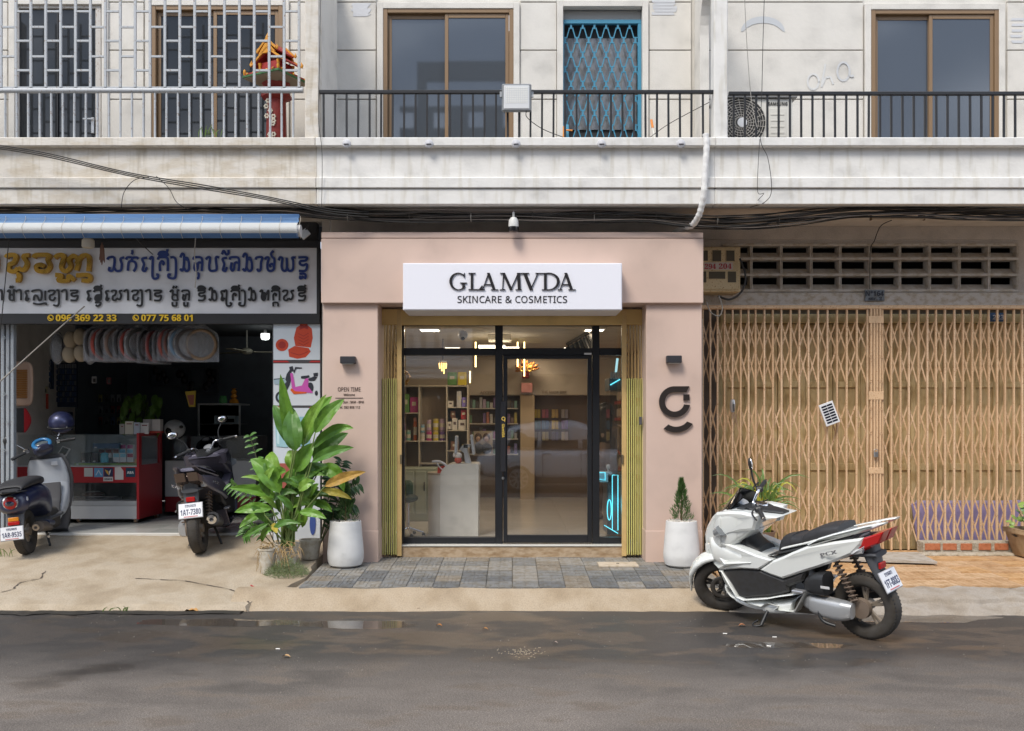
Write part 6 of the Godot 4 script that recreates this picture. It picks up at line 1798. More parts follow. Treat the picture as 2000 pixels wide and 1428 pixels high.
func sign_word(host: Node3D, items: Array, top: float, foot: float, d: float, wd: float, mat: Material, rim: Material, deep := 0.02) -> void:
	for it in items:
		var face := MB.new()
		var back := MB.new()
		var x0: float = it[0]
		var w: float = it[1] - it[0]
		var lift := 0.0
		for nm in it[2].split(" "):
			for s in GLYPH[nm]:
				lift += 0.0004
				var pts := []
				for i in range(0, s.size(), 2): pts.append(Vector3(X(x0 + s[i] * w, d), Y(foot - s[i + 1] * (foot - top), d), 0))
				var line := PackedVector2Array()
				for p in (curve(pts, 4) if pts.size() > 2 else pts): line.append(Vector2(p.x, p.y))
				for e in [[face, W(wd, d) / 2, 0.004, deep], [back, W(wd, d) / 2 + 0.0075, 0.001, 0.004 + deep * 0.3]]:
					if e[0] == back and rim == null: continue
					e[0].xf.origin.z = -d
					for poly in Geometry2D.offset_polyline(line, e[1], Geometry2D.JOIN_ROUND, Geometry2D.END_ROUND):
						if not Geometry2D.is_polygon_clockwise(poly): e[0].prism(Array(poly), e[2], e[3] + lift)
		var o := obj(face, "letter", mat, host)
		if rim: obj(back, "letter_rim", rim, o)

func left_shop() -> void:
	var d := DL - 0.1
	var xa := X(-190, DB)
	# signboard
	var sg := thing("shop_signboard", "long grey shop sign with gold, blue and black Khmer lettering", "sign", V(300, 632, d))
	obj(MB.new().span(V(-160, 613, d), V(619, 484, d) + Vector3(0, 0, -0.05), 0.003), "panel", weathered(0.74, 0.75, 0.78, 0.45, T.blotch, Vector3(0.2, 0.2, 0.2)), sg)
	var bk := M(0.02, 0.02, 0.022, 0.5)
	obj(MB.new().span(V(-160, 484, d) + Vector3(0, 0, 0.02), V(624, 470, d) + Vector3(0, 0, -0.06), 0.003), "top_frame", bk, sg)
	obj(MB.new().span(V(619, 613, d) + Vector3(0, 0, 0.018), V(625, 484, d) + Vector3(0, 0, -0.06), 0.003), "end_frame", bk, sg)
	obj(MB.new().span(V(-160, 633, d) + Vector3(0, 0, 0.02), V(625, 613, d) + Vector3(0, 0, -0.06), 0.003), "phone_strip", bk, sg)
	var gold := M(0.62, 0.36, 0.07, 0.16, 1.0)
	var blue := M(0.012, 0.035, 0.19, 0.4)
	var black := M(0.015, 0.015, 0.016, 0.4)
	var white := M(0.62, 0.63, 0.66, 0.5)
	sign_word(sg, [[-35, -2, "nno"], [14, 63, "so"], [20, 60, "u"], [68, 107, "vo"], [110, 180, "nno subnno"]], 498, 533, d, 8.4, gold, null, 0.045)
	sign_word(sg, [[210, 244, "lo"], [247, 272, "ko bantoc"], [276, 290, "e"], [293, 314, "subro"], [309, 332, "kho archtick"], [330, 348, "tail"], [352, 374, "ngo"], [378, 399, "to u"], [403, 430, "bo"], [433, 446, "e hook"], [449, 471, "to"], [474, 497, "ngo"], [500, 515, "ro"], [518, 542, "tho"], [544, 578, "yo"], [582, 604, "no subto"]], 502, 531, d, 4.6, blue, white)
	sign_word(sg, [[-6, 8, "aa"], [16, 32, "mo ticks"], [32, 45, "aa"], [49, 59, "e"], [63, 92, "nyo"], [95, 121, "lao"], [121, 134, "aa"], [137, 156, "no"], [170, 180, "e"], [184, 202, "dho archtick subvo"], [206, 215, "e"], [218, 241, "so"], [243, 253, "aa"], [258, 283, "lao"], [285, 297, "aa"], [300, 319, "no"], [333, 352, "mo ticks uu"], [356, 373, "to uu"], [386, 404, "no arch"], [408, 427, "ngo"], [431, 440, "e"], [438, 456, "subro"], [452, 471, "kho archtick"], [468, 482, "tail"], [485, 503, "ngo"], [508, 527, "o"], [531, 549, "kho subko arch"], [552, 576, "so"], [581, 600, "no archtick"]], 567, 588, d, 3.6, black, white)
	var yl := M(0.80, 0.52, 0.02, 0.45)
	letters("096 369 22 33", V(170.5, 621.5, d) + Vector3(0, 0, 0.026), W(118, d), W(13, d), yl, sg, "phone_number", "Droid Sans", 700, 0.012)
	letters("077 75 68 01", V(328, 621.5, d) + Vector3(0, 0, 0.026), W(100, d), W(13, d), yl, sg, "phone_number", "Droid Sans", 700, 0.012)
	for px in [101.0, 267.0]: obj(MB.new().torus(Transform3D(Basis(), V(px, 621.5, d) + Vector3(0, 0, 0.026)), 0.03, 0.006, 22, 6).tube(curve([V(px - 2.6, 618.5, d), V(px - 2.2, 622, d), V(px + 2.8, 624.8, d)]).map(func(q): return q + Vector3(0, 0, 0.027)), 0.0075, 6), "phone_symbol", yl, sg)
	# recess between sign and soffit
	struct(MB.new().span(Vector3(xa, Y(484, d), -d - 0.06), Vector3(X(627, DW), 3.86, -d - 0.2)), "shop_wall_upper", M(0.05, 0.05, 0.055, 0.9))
	banner_panel()
	# rolled blind
	var bd := 9.28
	var bl := thing("rolled_blind", "blue and white slatted blind rolled up above the sign", "blind", V(200, 465, bd))
	var bb := M(0.10, 0.22, 0.44, 0.5)
	var bw := M(0.70, 0.71, 0.70, 0.5)
	obj(MB.new().span(V(-160, 425, bd), V(584, 418, bd) + Vector3(0, 0, -0.03), 0.003), "head_batten", bb, bl)
	for i in 26:
		var y := 425.5 + i * 1.58
		var out := 0.012 + 0.075 * sin(PI * clampf((y - 432.0) / 34.0, 0, 1))
		var col: Material = bb if y < 438 or y > 458 else bw
		if y > 426 and y < 437 and i % 2 == 1: col = M(0.22, 0.36, 0.56, 0.5)
		obj(MB.new().box(V(212, y, bd) + Vector3(rng.randf_range(-0.004, 0.004), 0, out), Vector3(W(744, bd), W(1.36, bd), 0.006), 0.0015), "slat", col, bl)
	for i in 20:
		var px := -140 + i * 38.3
		var pts := []
		for k in 8:
			var y := 423.0 + 43.5 * k / 7.0
			pts.append(V(px + (k % 2) * 0.5, y, bd) + Vector3(0, 0, 0.02 + 0.075 * sin(PI * clampf((y - 432.0) / 34.0, 0, 1))))
		obj(MB.new().tube(pts, 0.0022, 4), "cord", M(0.55, 0.5, 0.42, 0.7), bl)
	obj(MB.new().tube([V(580, 451, bd), V(588, 451, bd)], 0.06, 16), "roll_end", M(0.5, 0.5, 0.5, 0.5), bl)
	# room
	var fl := 0.4
	var back := 14.6
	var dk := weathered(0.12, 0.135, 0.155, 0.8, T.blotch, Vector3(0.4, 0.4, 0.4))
	struct(MB.new().span(Vector3(xa, 0.2, -10.38), Vector3(-2.1, fl - 0.01, -back)), "shop_floor", M(0.3, 0.3, 0.29, 0.5))
	var fo := struct(MB.new().span(Vector3(xa, 0.3, -10.37), Vector3(X(600, 10.37), fl + 0.002, -10.43), 0.005), "shop_threshold", M(0.58, 0.57, 0.54, 0.5))
	for i in 10:
		for j in 7: piece(box_mesh(Vector3(0.396, 0.01, 0.396), 0.002), "tile", M(0.42, 0.42, 0.4, 0.25) if (i + j) % 5 else M(0.36, 0.37, 0.35, 0.25), fo, Transform3D(Basis(), Vector3(xa + 0.2 + i * 0.4, fl - 0.006, -10.65 - j * 0.4)))
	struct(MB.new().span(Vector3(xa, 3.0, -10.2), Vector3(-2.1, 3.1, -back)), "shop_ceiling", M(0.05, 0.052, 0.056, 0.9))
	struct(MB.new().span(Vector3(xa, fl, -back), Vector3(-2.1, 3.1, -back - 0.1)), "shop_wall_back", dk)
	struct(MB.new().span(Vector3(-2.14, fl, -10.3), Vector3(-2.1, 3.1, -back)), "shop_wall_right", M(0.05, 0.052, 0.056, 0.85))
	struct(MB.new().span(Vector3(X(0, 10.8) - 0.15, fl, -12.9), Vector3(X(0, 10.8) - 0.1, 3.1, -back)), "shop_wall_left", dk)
	# folded grey gate at the frame edge
	var gg := thing("folded_gate", "folded grey steel gate at left edge of parts shop", "gate", V(8, 1045, 10.2))
	var gm := weathered(0.30, 0.33, 0.36, 0.5, T.rust, Vector3(2, 2, 2))
	for px in [-26, -13, 1, 11, 20]: obj(MB.new().span(Vector3(X(px, 10.2), fl, -10.2), Vector3(X(px + 6.5, 10.2), Y(632, 10.2), -10.26), 0.004), "channel", gm, gg)
	var ln := MB.new()
	for k in 7: ln.torus(Transform3D(Basis(), V(8 + (k % 2) * 6, 660 + k * 55, 10.18)), 0.014, 0.004, 10, 4)
	obj(ln, "link", gm, gg)
	shop_stock(fl)
	hanging_stock()

func flat_shape(mb: MB, pts: Array, col: Array, lift: float, d: float) -> void:
	mb.col = Color(col[0], col[1], col[2])
	var poly := PackedVector2Array()
	for i in range(0, pts.size(), 2): poly.append(Vector2(X(pts[i], d), Y(pts[i + 1], d)))
	var idx := Geometry2D.triangulate_polygon(poly)
	for i in range(0, idx.size(), 3):
		var q := []
		for k in 3: q.append(Vector3(poly[idx[i + k]].x, poly[idx[i + k]].y, -d + lift))
		mb.tri(q[0], q[1], q[2], Vector3.BACK, Vector3.BACK, Vector3.BACK)

func oval(cx: float, cy: float, rx: float, ry: float, n := 20) -> Array:
	var o := []
	for k in n: o.append_array([cx + rx * cos(TAU * k / n), cy + ry * sin(TAU * k / n)])
	return o

func banner_panel() -> void:
	var d := 10.12
	var t := thing("poster_panel", "tall poster panel with printed car seat, pink bike and bottles", "poster", V(580, 1060, d))
	obj(MB.new().span(V(532, 1062, d), V(627, 622, d) + Vector3(0, 0, -0.04), 0.003), "board", M(0.06, 0.06, 0.065, 0.5), t)
	var pr := MB.new()
	var vm := StandardMaterial3D.new()
	vm.vertex_color_use_as_albedo = true
	vm.roughness = 0.4
	var L := [0.003]
	var f := func(p: Array, c: Array) -> void:
		L[0] += 0.0002
		flat_shape(pr, p, c, L[0], d)
	var red := [0.5, 0.06, 0.025]
	var dred := [0.3, 0.03, 0.02]
	f.call([534, 1058, 625, 1058, 625, 797, 534, 797], [0.55, 0.6, 0.66])
	f.call([534, 792, 625, 792, 625, 710, 534, 710], [0.56, 0.6, 0.65])
	f.call([534, 703, 625, 703, 625, 624, 534, 624], [0.56, 0.62, 0.68])
	for y in [703.5, 792.5]:
		f.call([534, y + 1, 560, y + 1, 566, y + 4.5, 534, y + 4.5], [0.4, 0.03, 0.03])
		f.call([625, y + 1, 608, y + 1, 603, y + 4.5, 625, y + 4.5], [0.4, 0.03, 0.03])
	# seat and cushion
	f.call([585, 625, 592, 623, 600, 625, 601, 637, 594, 641, 587, 638], red)
	f.call([579, 640, 585, 636, 602, 636, 609, 642, 611, 660, 607, 679, 577, 676, 574, 660], red)
	f.call([586, 633, 594, 637, 601, 633, 602, 644, 594, 641, 585, 645], dred)
	f.call([563, 683, 575, 676, 603, 680, 607, 687, 597, 698, 581, 701, 565, 697], red)
	for k in 4: f.call([583, 651 + k * 6, 593, 656 + k * 6, 603, 650 + k * 6, 603, 651.4 + k * 6, 593, 657.4 + k * 6, 583, 652.4 + k * 6], dred)
	f.call([568, 688, 585, 693, 602, 686, 602, 687.5, 585, 694.5, 568, 689.5], dred)
	f.call(oval(551, 674, 12.5, 12), red)
	f.call(oval(551, 674, 7.5, 7), dred)
	# bike
	var dkc := [0.03, 0.035, 0.045]
	f.call(oval(549, 776, 11, 12), dkc)
	f.call(oval(549, 776, 6.5, 7.5), [0.35, 0.5, 0.56])
	f.call(oval(606, 757, 6.5, 10), dkc)
	f.call(oval(618, 768, 3, 5), dkc)
	f.call([553, 758, 560, 731, 567, 721, 571, 733, 566, 752, 556, 772, 552, 772], dkc)
	f.call([567, 729, 572, 729, 577, 756, 590, 753, 597, 738, 603, 740, 602, 755, 612, 768, 600, 767, 575, 765, 570, 757], [0.5, 0.09, 0.38])
	f.call([570, 758, 576, 764, 600, 766, 598, 768.5, 574, 770, 567, 762], [0.6, 0.1, 0.02])
	f.call([588, 735, 604, 733, 605, 737, 596, 740, 588, 739], dkc)
	f.call([602, 740, 614, 735, 620, 737, 614, 744, 604, 744], dkc)
	f.call([612, 729, 621, 728, 621, 735, 613, 735], dkc)
	f.call([565, 717, 572, 715, 574, 724, 567, 727], dkc)
	f.call([573, 727, 577, 717, 590, 718, 590, 720, 579, 720, 575, 729], dkc)
	f.call([535, 740, 556, 738, 560, 746, 553, 753, 536, 750], [0.3, 0.4, 0.46])
	f.call([535, 740, 556, 738, 556, 740, 535, 742], [0.06, 0.08, 0.1])
	# bottles
	f.call([537, 812, 568, 812, 568, 870, 560, 874, 540, 872], [0.3, 0.5, 0.56])
	f.call([541, 808, 566, 808, 566, 814, 541, 814], [0.1, 0.16, 0.2])
	f.call([541, 816, 546, 816, 546, 868, 541, 866], [0.5, 0.68, 0.72])
	f.call([582, 814, 604, 814, 606, 872, 582, 872], [0.24, 0.44, 0.52])
	f.call([584, 824, 604, 822, 604, 842, 584, 842], [0.03, 0.05, 0.06])
	f.call(oval(611, 1023, 6, 22), [0.05, 0.09, 0.3])
	f.call([545, 905, 600, 905, 600, 960, 545, 960], [0.35, 0.1, 0.08])
	obj(pr, "print", vm, t)

func shop_stock(fl: float) -> void:
	# display case
	var d := 11.4
	var t := thing("display_case", "red and white glass display case on castors in parts shop", "display case", V(190, 1025, d))
	var red := M(0.33, 0.018, 0.024, 0.4)
	var wht := M(0.55, 0.56, 0.57, 0.45)
	var alu := M(0.42, 0.43, 0.44, 0.35)
	var x0 := X(-90, d)
	var x1 := X(268, d)
	var dz := 0.73
	var yy := func(py: float) -> float: return Y(py, d)
	obj(MB.new().span(Vector3(x0, yy.call(1014), -d), Vector3(x1, yy.call(988), -d - dz), 0.004), "skirt", wht, t)
	obj(MB.new().span(Vector3(x0, yy.call(988), -d + 0.005), Vector3(x1, yy.call(979), -d - dz), 0.003), "lower_rail", alu, t)
	obj(MB.new().span(Vector3(x0, yy.call(943), -d + 0.004), Vector3(x1, yy.call(912), -d - 0.03), 0.003), "red_band", red, t)
	obj(MB.new().span(Vector3(x0, yy.call(914), -d - 0.03), Vector3(x1, yy.call(912), -d - dz)), "middle_shelf", M(0.5, 0.52, 0.53, 0.4), t)
	obj(MB.new().span(Vector3(x0, yy.call(943), -d - dz + 0.02), Vector3(x1, yy.call(849), -d - dz)), "rear_panel", M(0.3, 0.32, 0.34, 0.5), t)
	obj(MB.new().span(Vector3(x0, yy.call(979), -d - dz + 0.02), Vector3(x1, yy.call(943), -d - dz)), "rear_panel", M(0.08, 0.08, 0.09, 0.5), t)
	obj(MB.new().span(Vector3(x0, yy.call(912), -d + 0.008), Vector3(x1, yy.call(909.5), -d + 0.002)), "glass_rail", alu, t)
	obj(MB.new().span(Vector3(x0, yy.call(909.5), -d - 0.002), Vector3(x1, yy.call(850), -d - 0.008)), "front_glass", glass(0.06, Color(0.55, 0.66, 0.66)), t)
	obj(MB.new().span(Vector3(x0, yy.call(850), -d), Vector3(x1, yy.call(848.5), -d - dz)), "top_glass", glass(0.08, Color(0.5, 0.62, 0.62)), t)
	obj(MB.new().span(Vector3(x0, yy.call(979), -d - 0.004), Vector3(x1, yy.call(943), -d - 0.01)), "lower_glass", glass(0.06, Color(0.4, 0.45, 0.46)), t)
	obj(MB.new().span(Vector3(X(136, d), yy.call(979), -d + 0.002), Vector3(X(142, d), yy.call(943), -d - 0.02)), "upright", alu, t)
	# red end cheek
	obj(rect_wall(-d - dz, -d + 0.02, yy.call(1014), yy.call(846), 0, 0.03, [[-d - dz + 0.08, -d - 0.06, yy.call(909), yy.call(852)]]).turned(Transform3D(Basis(Vector3(0, 0, 1), Vector3.UP, Vector3(-1, 0, 0)), Vector3(x1 + 0.03, 0, 0))), "end_cheek", red, t)
	obj(MB.new().span(Vector3(x1 + 0.008, yy.call(909), -d - 0.06), Vector3(x1 + 0.014, yy.call(852), -d - dz + 0.08)), "end_glass", glass(0.06, Color(0.5, 0.6, 0.6)), t)
	for p in [Vector3(X(147, d), 0, -d - 0.1), Vector3(X(262, d), 0, -d - 0.06), Vector3(x1 - 0.02, 0, -d - dz + 0.06), Vector3(X(20, d), 0, -d - 0.1)]:
		var cs := obj(MB.new().box(Vector3(p.x, yy.call(1014) - 0.02, p.z), Vector3(0.04, 0.03, 0.05)), "castor", alu, t)
		obj(MB.new().tube([Vector3(p.x - 0.014, fl + 0.035, p.z), Vector3(p.x + 0.014, fl + 0.035, p.z)], 0.035, 14), "castor_wheel", M(0.45, 0.28, 0.16, 0.5), cs)
	# stickers on the red band
	var sd := d - 0.006
	for s in [[164, 181, 914, 931, [0.5, 0.52, 0.5], "pale sticker"], [183.5, 201.5, 914, 932, [0.12, 0.33, 0.55], "blue sticker"], [203, 220.5, 914, 931, [0.025, 0.035, 0.09], "navy sticker"], [201.5, 220.5, 931.5, 940, [0.6, 0.6, 0.6], "caption sticker"], [245.5, 264, 914, 932, [0.012, 0.05, 0.09], "dark blue sticker"]]:
		var mb := MB.new().span(V(s[0], s[3], sd), V(s[1], s[2], sd) + Vector3(0, 0, -0.002), 0.0008)
		obj(mb, s[5].replace(" ", "_"), M(s[4][0], s[4][1], s[4][2], 0.4), t)
	var tp := MB.new()
	flat_shape(tp, [224, 937, 224, 913, 235, 912, 241, 920, 241, 937], [1, 1, 1], 0.0, sd)
	obj(tp, "torn_sticker", M(0.55, 0.53, 0.52, 0.6), t)
	letters("ABA", V(254.7, 923, sd) + Vector3(0, 0, 0.002), W(13, sd), W(5, sd), M(0.75, 0.75, 0.75, 0.4), t, "sticker_text", "Droid Sans", 700, 0.002)
	sign_word(t, [[204, 207, "vo"], [207.5, 210, "no"], [210.5, 213, "to"], [213.5, 216, "bo"], [216.5, 219, "no"]], 934.5, 937.5, sd - 0.003, 0.7, M(0.1, 0.1, 0.1, 0.4), null, 0.005)
	var bm := MB.new()
	flat_shape(bm, [204.5, 917, 211, 920, 213, 929, 208, 924], [1, 1, 1], 0.002, sd)
	obj(bm, "bird_mark", M(0.65, 0.38, 0.05, 0.4), t)
	var bm2 := MB.new()
	flat_shape(bm2, [212.5, 921, 217, 917, 215, 924, 213, 929], [1, 1, 1], 0.002, sd)
	obj(bm2, "wing_mark", M(0.7, 0.68, 0.65, 0.4), t)
	var tri := MB.new()
	flat_shape(tri, [186, 928.5, 192.5, 917.5, 199, 928.5, 197, 928.5, 192.5, 920.5, 188, 928.5], [1, 1, 1], 0.002, sd)
	obj(tri, "triangle_mark", M(0.6, 0.66, 0.7, 0.4), t)
	# cartons in the case
	var cols := [["magenta", 0.42, 0.04, 0.2], ["magenta", 0.42, 0.04, 0.2], ["magenta", 0.42, 0.04, 0.2], ["magenta", 0.42, 0.04, 0.2], ["maroon", 0.22, 0.03, 0.04], ["maroon", 0.22, 0.03, 0.04], ["brown", 0.2, 0.06, 0.04], ["blue", 0.12, 0.36, 0.5], ["blue", 0.12, 0.36, 0.5], ["light blue", 0.2, 0.45, 0.56], ["light blue", 0.2, 0.45, 0.56], ["wine red", 0.3, 0.03, 0.08]]
	var spots := [[213, 872], [226, 872], [240, 872], [254, 872], [198, 880.5], [212, 880.5], [226, 880.5], [239, 880.5], [254, 880.5], [227, 889], [240, 889], [254, 889]]
	for i in 12:
		var s: Array = spots[i]
		var cd := 11.75 - 0.09 * (i / 4.0 if i < 9 else 2.6)
		var row := "back row" if i < 4 else ("middle row" if i < 9 else "front row")
		var num: String = ["first", "second", "third", "fourth", "fifth"][i % 4 if i < 4 else ((i - 4) if i < 9 else i - 9)]
		var c := thing("carton", "%s printed carton in display case, %s of the %s" % [cols[i][0], num, row], "box", V(s[0], s[1] + 10, cd), "small cartons in the display case")
		obj(MB.new().span(V(s[0] - 6.2, s[1] + 14, cd), V(s[0] + 6.2, s[1] - 3.5, cd) + Vector3(0, 0, -0.05), 0.002), "carton_body", M(0.6, 0.6, 0.62, 0.5), c)
		obj(MB.new().span(V(s[0] - 5.4, s[1] + 4.2, cd) + Vector3(0, 0, 0.002), V(s[0] + 5.4, s[1] - 2.8, cd)), "printed_panel", M(cols[i][1], cols[i][2], cols[i][3], 0.5), c)
	var misc := [[157, 176, 884, 903, [0.04, 0.03, 0.035], "black boxed charger in the display case"], [178, 192, 884, 903, [0.05, 0.04, 0.05], "dark round-topped charger box beside the blue bottle"], [181, 232, 866, 876, [0.02, 0.06, 0.14], "long navy box at the back of display case"], [145, 268, 905, 909, [0.3, 0.45, 0.15], "row of flat green air-freshener packs along case front"], [227, 268, 897, 905, [0.55, 0.35, 0.12], "flat carton with orange doodles at case front"]]
	for m in misc:
		var c := thing("boxed_goods", m[5], "box", V((m[0] + m[1]) / 2.0, m[3], 11.6))
		obj(MB.new().span(V(m[0], m[3], 11.55), V(m[1], m[2], 11.55) + Vector3(0, 0, -0.06), 0.003), "package", M(m[4][0], m[4][1], m[4][2], 0.4), c)
		obj(MB.new().span(V(m[0] + 3, m[3] - 1, 11.545), V(m[0] + 8, m[3] - 3, 11.545) + Vector3(0, 0, -0.004)), "price_tag", M(0.6, 0.6, 0.58, 0.5), c)
	tag(obj(MB.new().lathe([Vector2(0, 0), Vector2(0.045, 0.0), Vector2(0.05, 0.05), Vector2(0.042, 0.08), Vector2(0.05, 0.1), Vector2(0.03, 0.12), Vector2(0, 0.125)], 14, Transform3D(Basis(), V(204, 903, 11.5))), "bottle", M(0.12, 0.42, 0.55, 0.25)), "round turquoise bottle in the display case", "bottle")
	for e in [[125, 882, "upper silver framed gauge tilted in display case"], [116, 897, "lower silver framed gauge tilted in display case"]]:
		var g := local_thing("gauge", e[2], "gauge", Transform3D(Basis(Vector3.BACK, -0.35) * Basis(Vector3.RIGHT, -0.5), V(e[0], e[1], 11.55)))
		obj(MB.new().box(Vector3.ZERO, Vector3(0.11, 0.12, 0.02), 0.004), "rim", M(0.6, 0.6, 0.6, 0.3), g)
		obj(MB.new().box(Vector3(0, 0, 0.011), Vector3(0.08, 0.09, 0.003)), "face", M(0.04, 0.05, 0.05, 0.15), g)
	for e in [[160, 205, 958, 972, [0.12, 0.07, 0.05], "brown plastic-wrapped roll in the case's lower shelf"], [145, 240, 968, 979, [0.13, 0.13, 0.14], "grey plastic-wrapped mats in the case's lower shelf"]]:
		var g := thing("wrapped_goods", e[5], "package", V((e[0] + e[1]) / 2.0, e[3], 11.7))
		obj(MB.new().ball(V((e[0] + e[1]) / 2.0, (e[2] + e[3]) / 2.0, 11.7), Vector3(W((e[1] - e[0]) / 2.0, 11.7), W((e[3] - e[2]) / 2.0, 11.7), 0.15), 18), "package", M(e[4][0], e[4][1], e[4][2], 0.15), g)
		obj(MB.new().bar(V(e[0] + 6, e[2] + 3, 11.56), V(e[1] - 10, e[2] + 2, 11.56), 0.02, 0.01), "tape", M(0.2, 0.2, 0.2, 0.1), g)
	# cards and boxes on top
	for e in [[233, 243, 828, [0.35, 0.33, 0.3], "grey pay card stand, leftmost on the glass case"], [244, 260, 823, [0.6, 0.55, 0.45], "cream pay card stand on the glass case"], [261, 273, 825, [0.5, 0.53, 0.58], "pale blue pay card stand on the glass case"], [274, 290, 826, [0.58, 0.57, 0.54], "white pay card stand on the glass case"]]:
		var g := thing("card_stand", e[4], "card stand", V((e[0] + e[1]) / 2.0, 848, 11.55), "pay card stands on the glass case")
		obj(MB.new().span(V(e[0], 848, 11.55), V(e[1], e[2], 11.55) + Vector3(0, 0, -0.015), 0.003), "card", M(e[3][0], e[3][1], e[3][2], 0.5), g)
		obj(MB.new().span(V(e[0] + 3, e[2] + 6, 11.545), V(e[1] - 3, e[2] + 4, 11.545) + Vector3(0, 0, -0.004)), "caption_strip", M(0.2, 0.05, 0.05, 0.5), g)
	var cbx := thing("carton", "two pale cartons with red foot atop case corner", "box", V(302, 846, 11.7))
	obj(MB.new().span(V(279, 846, 11.75), V(296, 819, 11.75) + Vector3(0, 0, -0.1), 0.003), "carton_body", M(0.5, 0.45, 0.42, 0.5), cbx)
	obj(MB.new().span(V(296, 843, 11.7), V(313, 819, 11.7) + Vector3(0, 0, -0.1), 0.003), "carton_body", M(0.52, 0.48, 0.45, 0.5), cbx)
	obj(MB.new().span(V(292, 846, 11.69), V(313.5, 842, 11.69) + Vector3(0, 0, -0.1)), "red_foot", M(0.45, 0.06, 0.04, 0.5), cbx)
	# second case
	var t2 := thing("display_case", "white fronted case with red base behind the grey scooter", "display case", V(400, 1000, 12.3))
	obj(MB.new().span(Vector3(X(322, 12.3), fl + 0.05, -12.3), Vector3(X(500, 12.3), Y(970, 12.3), -12.9), 0.004), "red_base", M(0.22, 0.012, 0.018, 0.4), t2)
	obj(MB.new().span(Vector3(X(322, 12.3), Y(970, 12.3), -12.298), Vector3(X(500, 12.3), Y(900, 12.3), -12.9), 0.004), "white_panel", M(0.45, 0.45, 0.45, 0.5), t2)
	obj(MB.new().span(Vector3(X(322, 12.3), Y(900, 12.3), -12.3), Vector3(X(500, 12.3), Y(853, 12.3), -12.305)), "front_glass", glass(0.1, Color(0.3, 0.35, 0.36)), t2)
	obj(MB.new().span(Vector3(X(322, 12.3), Y(853, 12.3), -12.3), Vector3(X(500, 12.3), Y(851, 12.3), -12.9)), "top_glass", glass(0.1, Color(0.3, 0.35, 0.36)), t2)
	obj(MB.new().span(Vector3(X(322, 12.3), Y(900, 12.3), -12.89), Vector3(X(500, 12.3), Y(853, 12.3), -12.9)), "rear_panel", M(0.04, 0.04, 0.045, 0.5), t2)
	var hm := thing("helmet", "white open helmet with black patch on the white fronted case", "helmet", V(341, 851, 12.0))
	obj(MB.new().ball(V(341, 838, 12.2), Vector3(0.135, 0.125, 0.16), 22), "shell", M(0.55, 0.55, 0.56, 0.25), hm)
	obj(MB.new().ball(V(330, 842, 12.06), Vector3(0.05, 0.05, 0.03), 12), "visor", M(0.02, 0.02, 0.02, 0.2), hm)
	obj(MB.new().ball(V(354, 834, 12.06), Vector3(0.03, 0.02, 0.02), 10), "badge", M(0.02, 0.02, 0.02, 0.2), hm)
	# tall glass cabinet
	var gc := thing("glass_cabinet", "tall glass cabinet with silver frame at back of parts shop", "cabinet", V(427, 1000, 13.4))
	for px in [386, 466]: obj(MB.new().span(Vector3(X(px, 13.4), fl, -13.4), Vector3(X(px + 3, 13.4), Y(789, 13.4), -13.43)), "post", M(0.5, 0.5, 0.5, 0.4), gc)
	obj(MB.new().span(V(386, 791, 13.4), V(469, 788, 13.4) + Vector3(0, 0, -0.5)), "top_frame", M(0.5, 0.5, 0.5, 0.4), gc)
	for y in [828, 870, 915]: obj(MB.new().span(V(389, y + 1, 13.42), V(466, y, 13.42) + Vector3(0, 0, -0.45)), "shelf", M(0.25, 0.27, 0.28, 0.4), gc)
	obj(MB.new().span(Vector3(X(386, 13.9), fl, -13.9), V(469, 790, 13.9)), "rear_panel", M(0.05, 0.05, 0.055, 0.6), gc)
	for e in [[418, 460, 812, 828, [0.4, 0.5, 0.55], "flat light blue boxed amplifier in the tall cabinet"], [405, 416, 858, 870, [0.3, 0.03, 0.03], "small red carton in the tall cabinet"], [420, 450, 852, 870, [0.06, 0.12, 0.22], "dark blue carton in the tall cabinet"]]:
		var g := thing("boxed_goods", e[5], "box", V((e[0] + e[1]) / 2.0, e[3], 13.5))
		obj(MB.new().span(V(e[0], e[3], 13.45), V(e[1], e[2], 13.45) + Vector3(0, 0, -0.2), 0.004), "package", M(e[4][0], e[4][1], e[4][2], 0.5), g)
		obj(MB.new().span(V(e[0] + 8, e[3] - 3, 13.445), V(e[1] - 3, e[2] + 6, 13.445)), "printed_panel", M(0.03, 0.03, 0.04, 0.4), g)
	tag(obj(MB.new().lathe([Vector2(0, 0), Vector2(0.07, 0), Vector2(0.06, 0.05), Vector2(0.03, 0.07), Vector2(0.05, 0.1), Vector2(0.03, 0.13), Vector2(0.045, 0.17), Vector2(0.02, 0.2), Vector2(0.04, 0.22)], 14, Transform3D(Basis(), V(457, 788, 13.5))), "amber_bottle", M(0.5, 0.2, 0.02, 0.2)), "amber glass vase atop the tall cabinet", "vase")
	tag(obj(MB.new().lathe([Vector2(0, 0), Vector2(0.05, 0), Vector2(0.06, 0.04), Vector2(0.045, 0.1), Vector2(0.05, 0.11)], 14, Transform3D(Basis(), V(436, 788, 13.5))), "green_cup", M(0.1, 0.35, 0.12, 0.2)), "green glass cup atop the tall cabinet", "cup")
	var yb := thing("snack_bag", "yellow and red hanging packet above the white helmet", "packet", V(373, 795, 12.3))
	obj(MB.new().prism2([V(361, 765, 12.3), V(382, 763, 12.3), V(381, 795, 12.3), V(369, 795, 12.3)], 0.02), "bag_body", M(0.6, 0.42, 0.03, 0.4), yb)
	obj(MB.new().prism2([V(365, 772, 12.298), V(379, 771, 12.298), V(378, 791, 12.298), V(370, 791, 12.298)], 0.004, 0.0), "printed_panel", M(0.4, 0.12, 0.08, 0.4), yb)
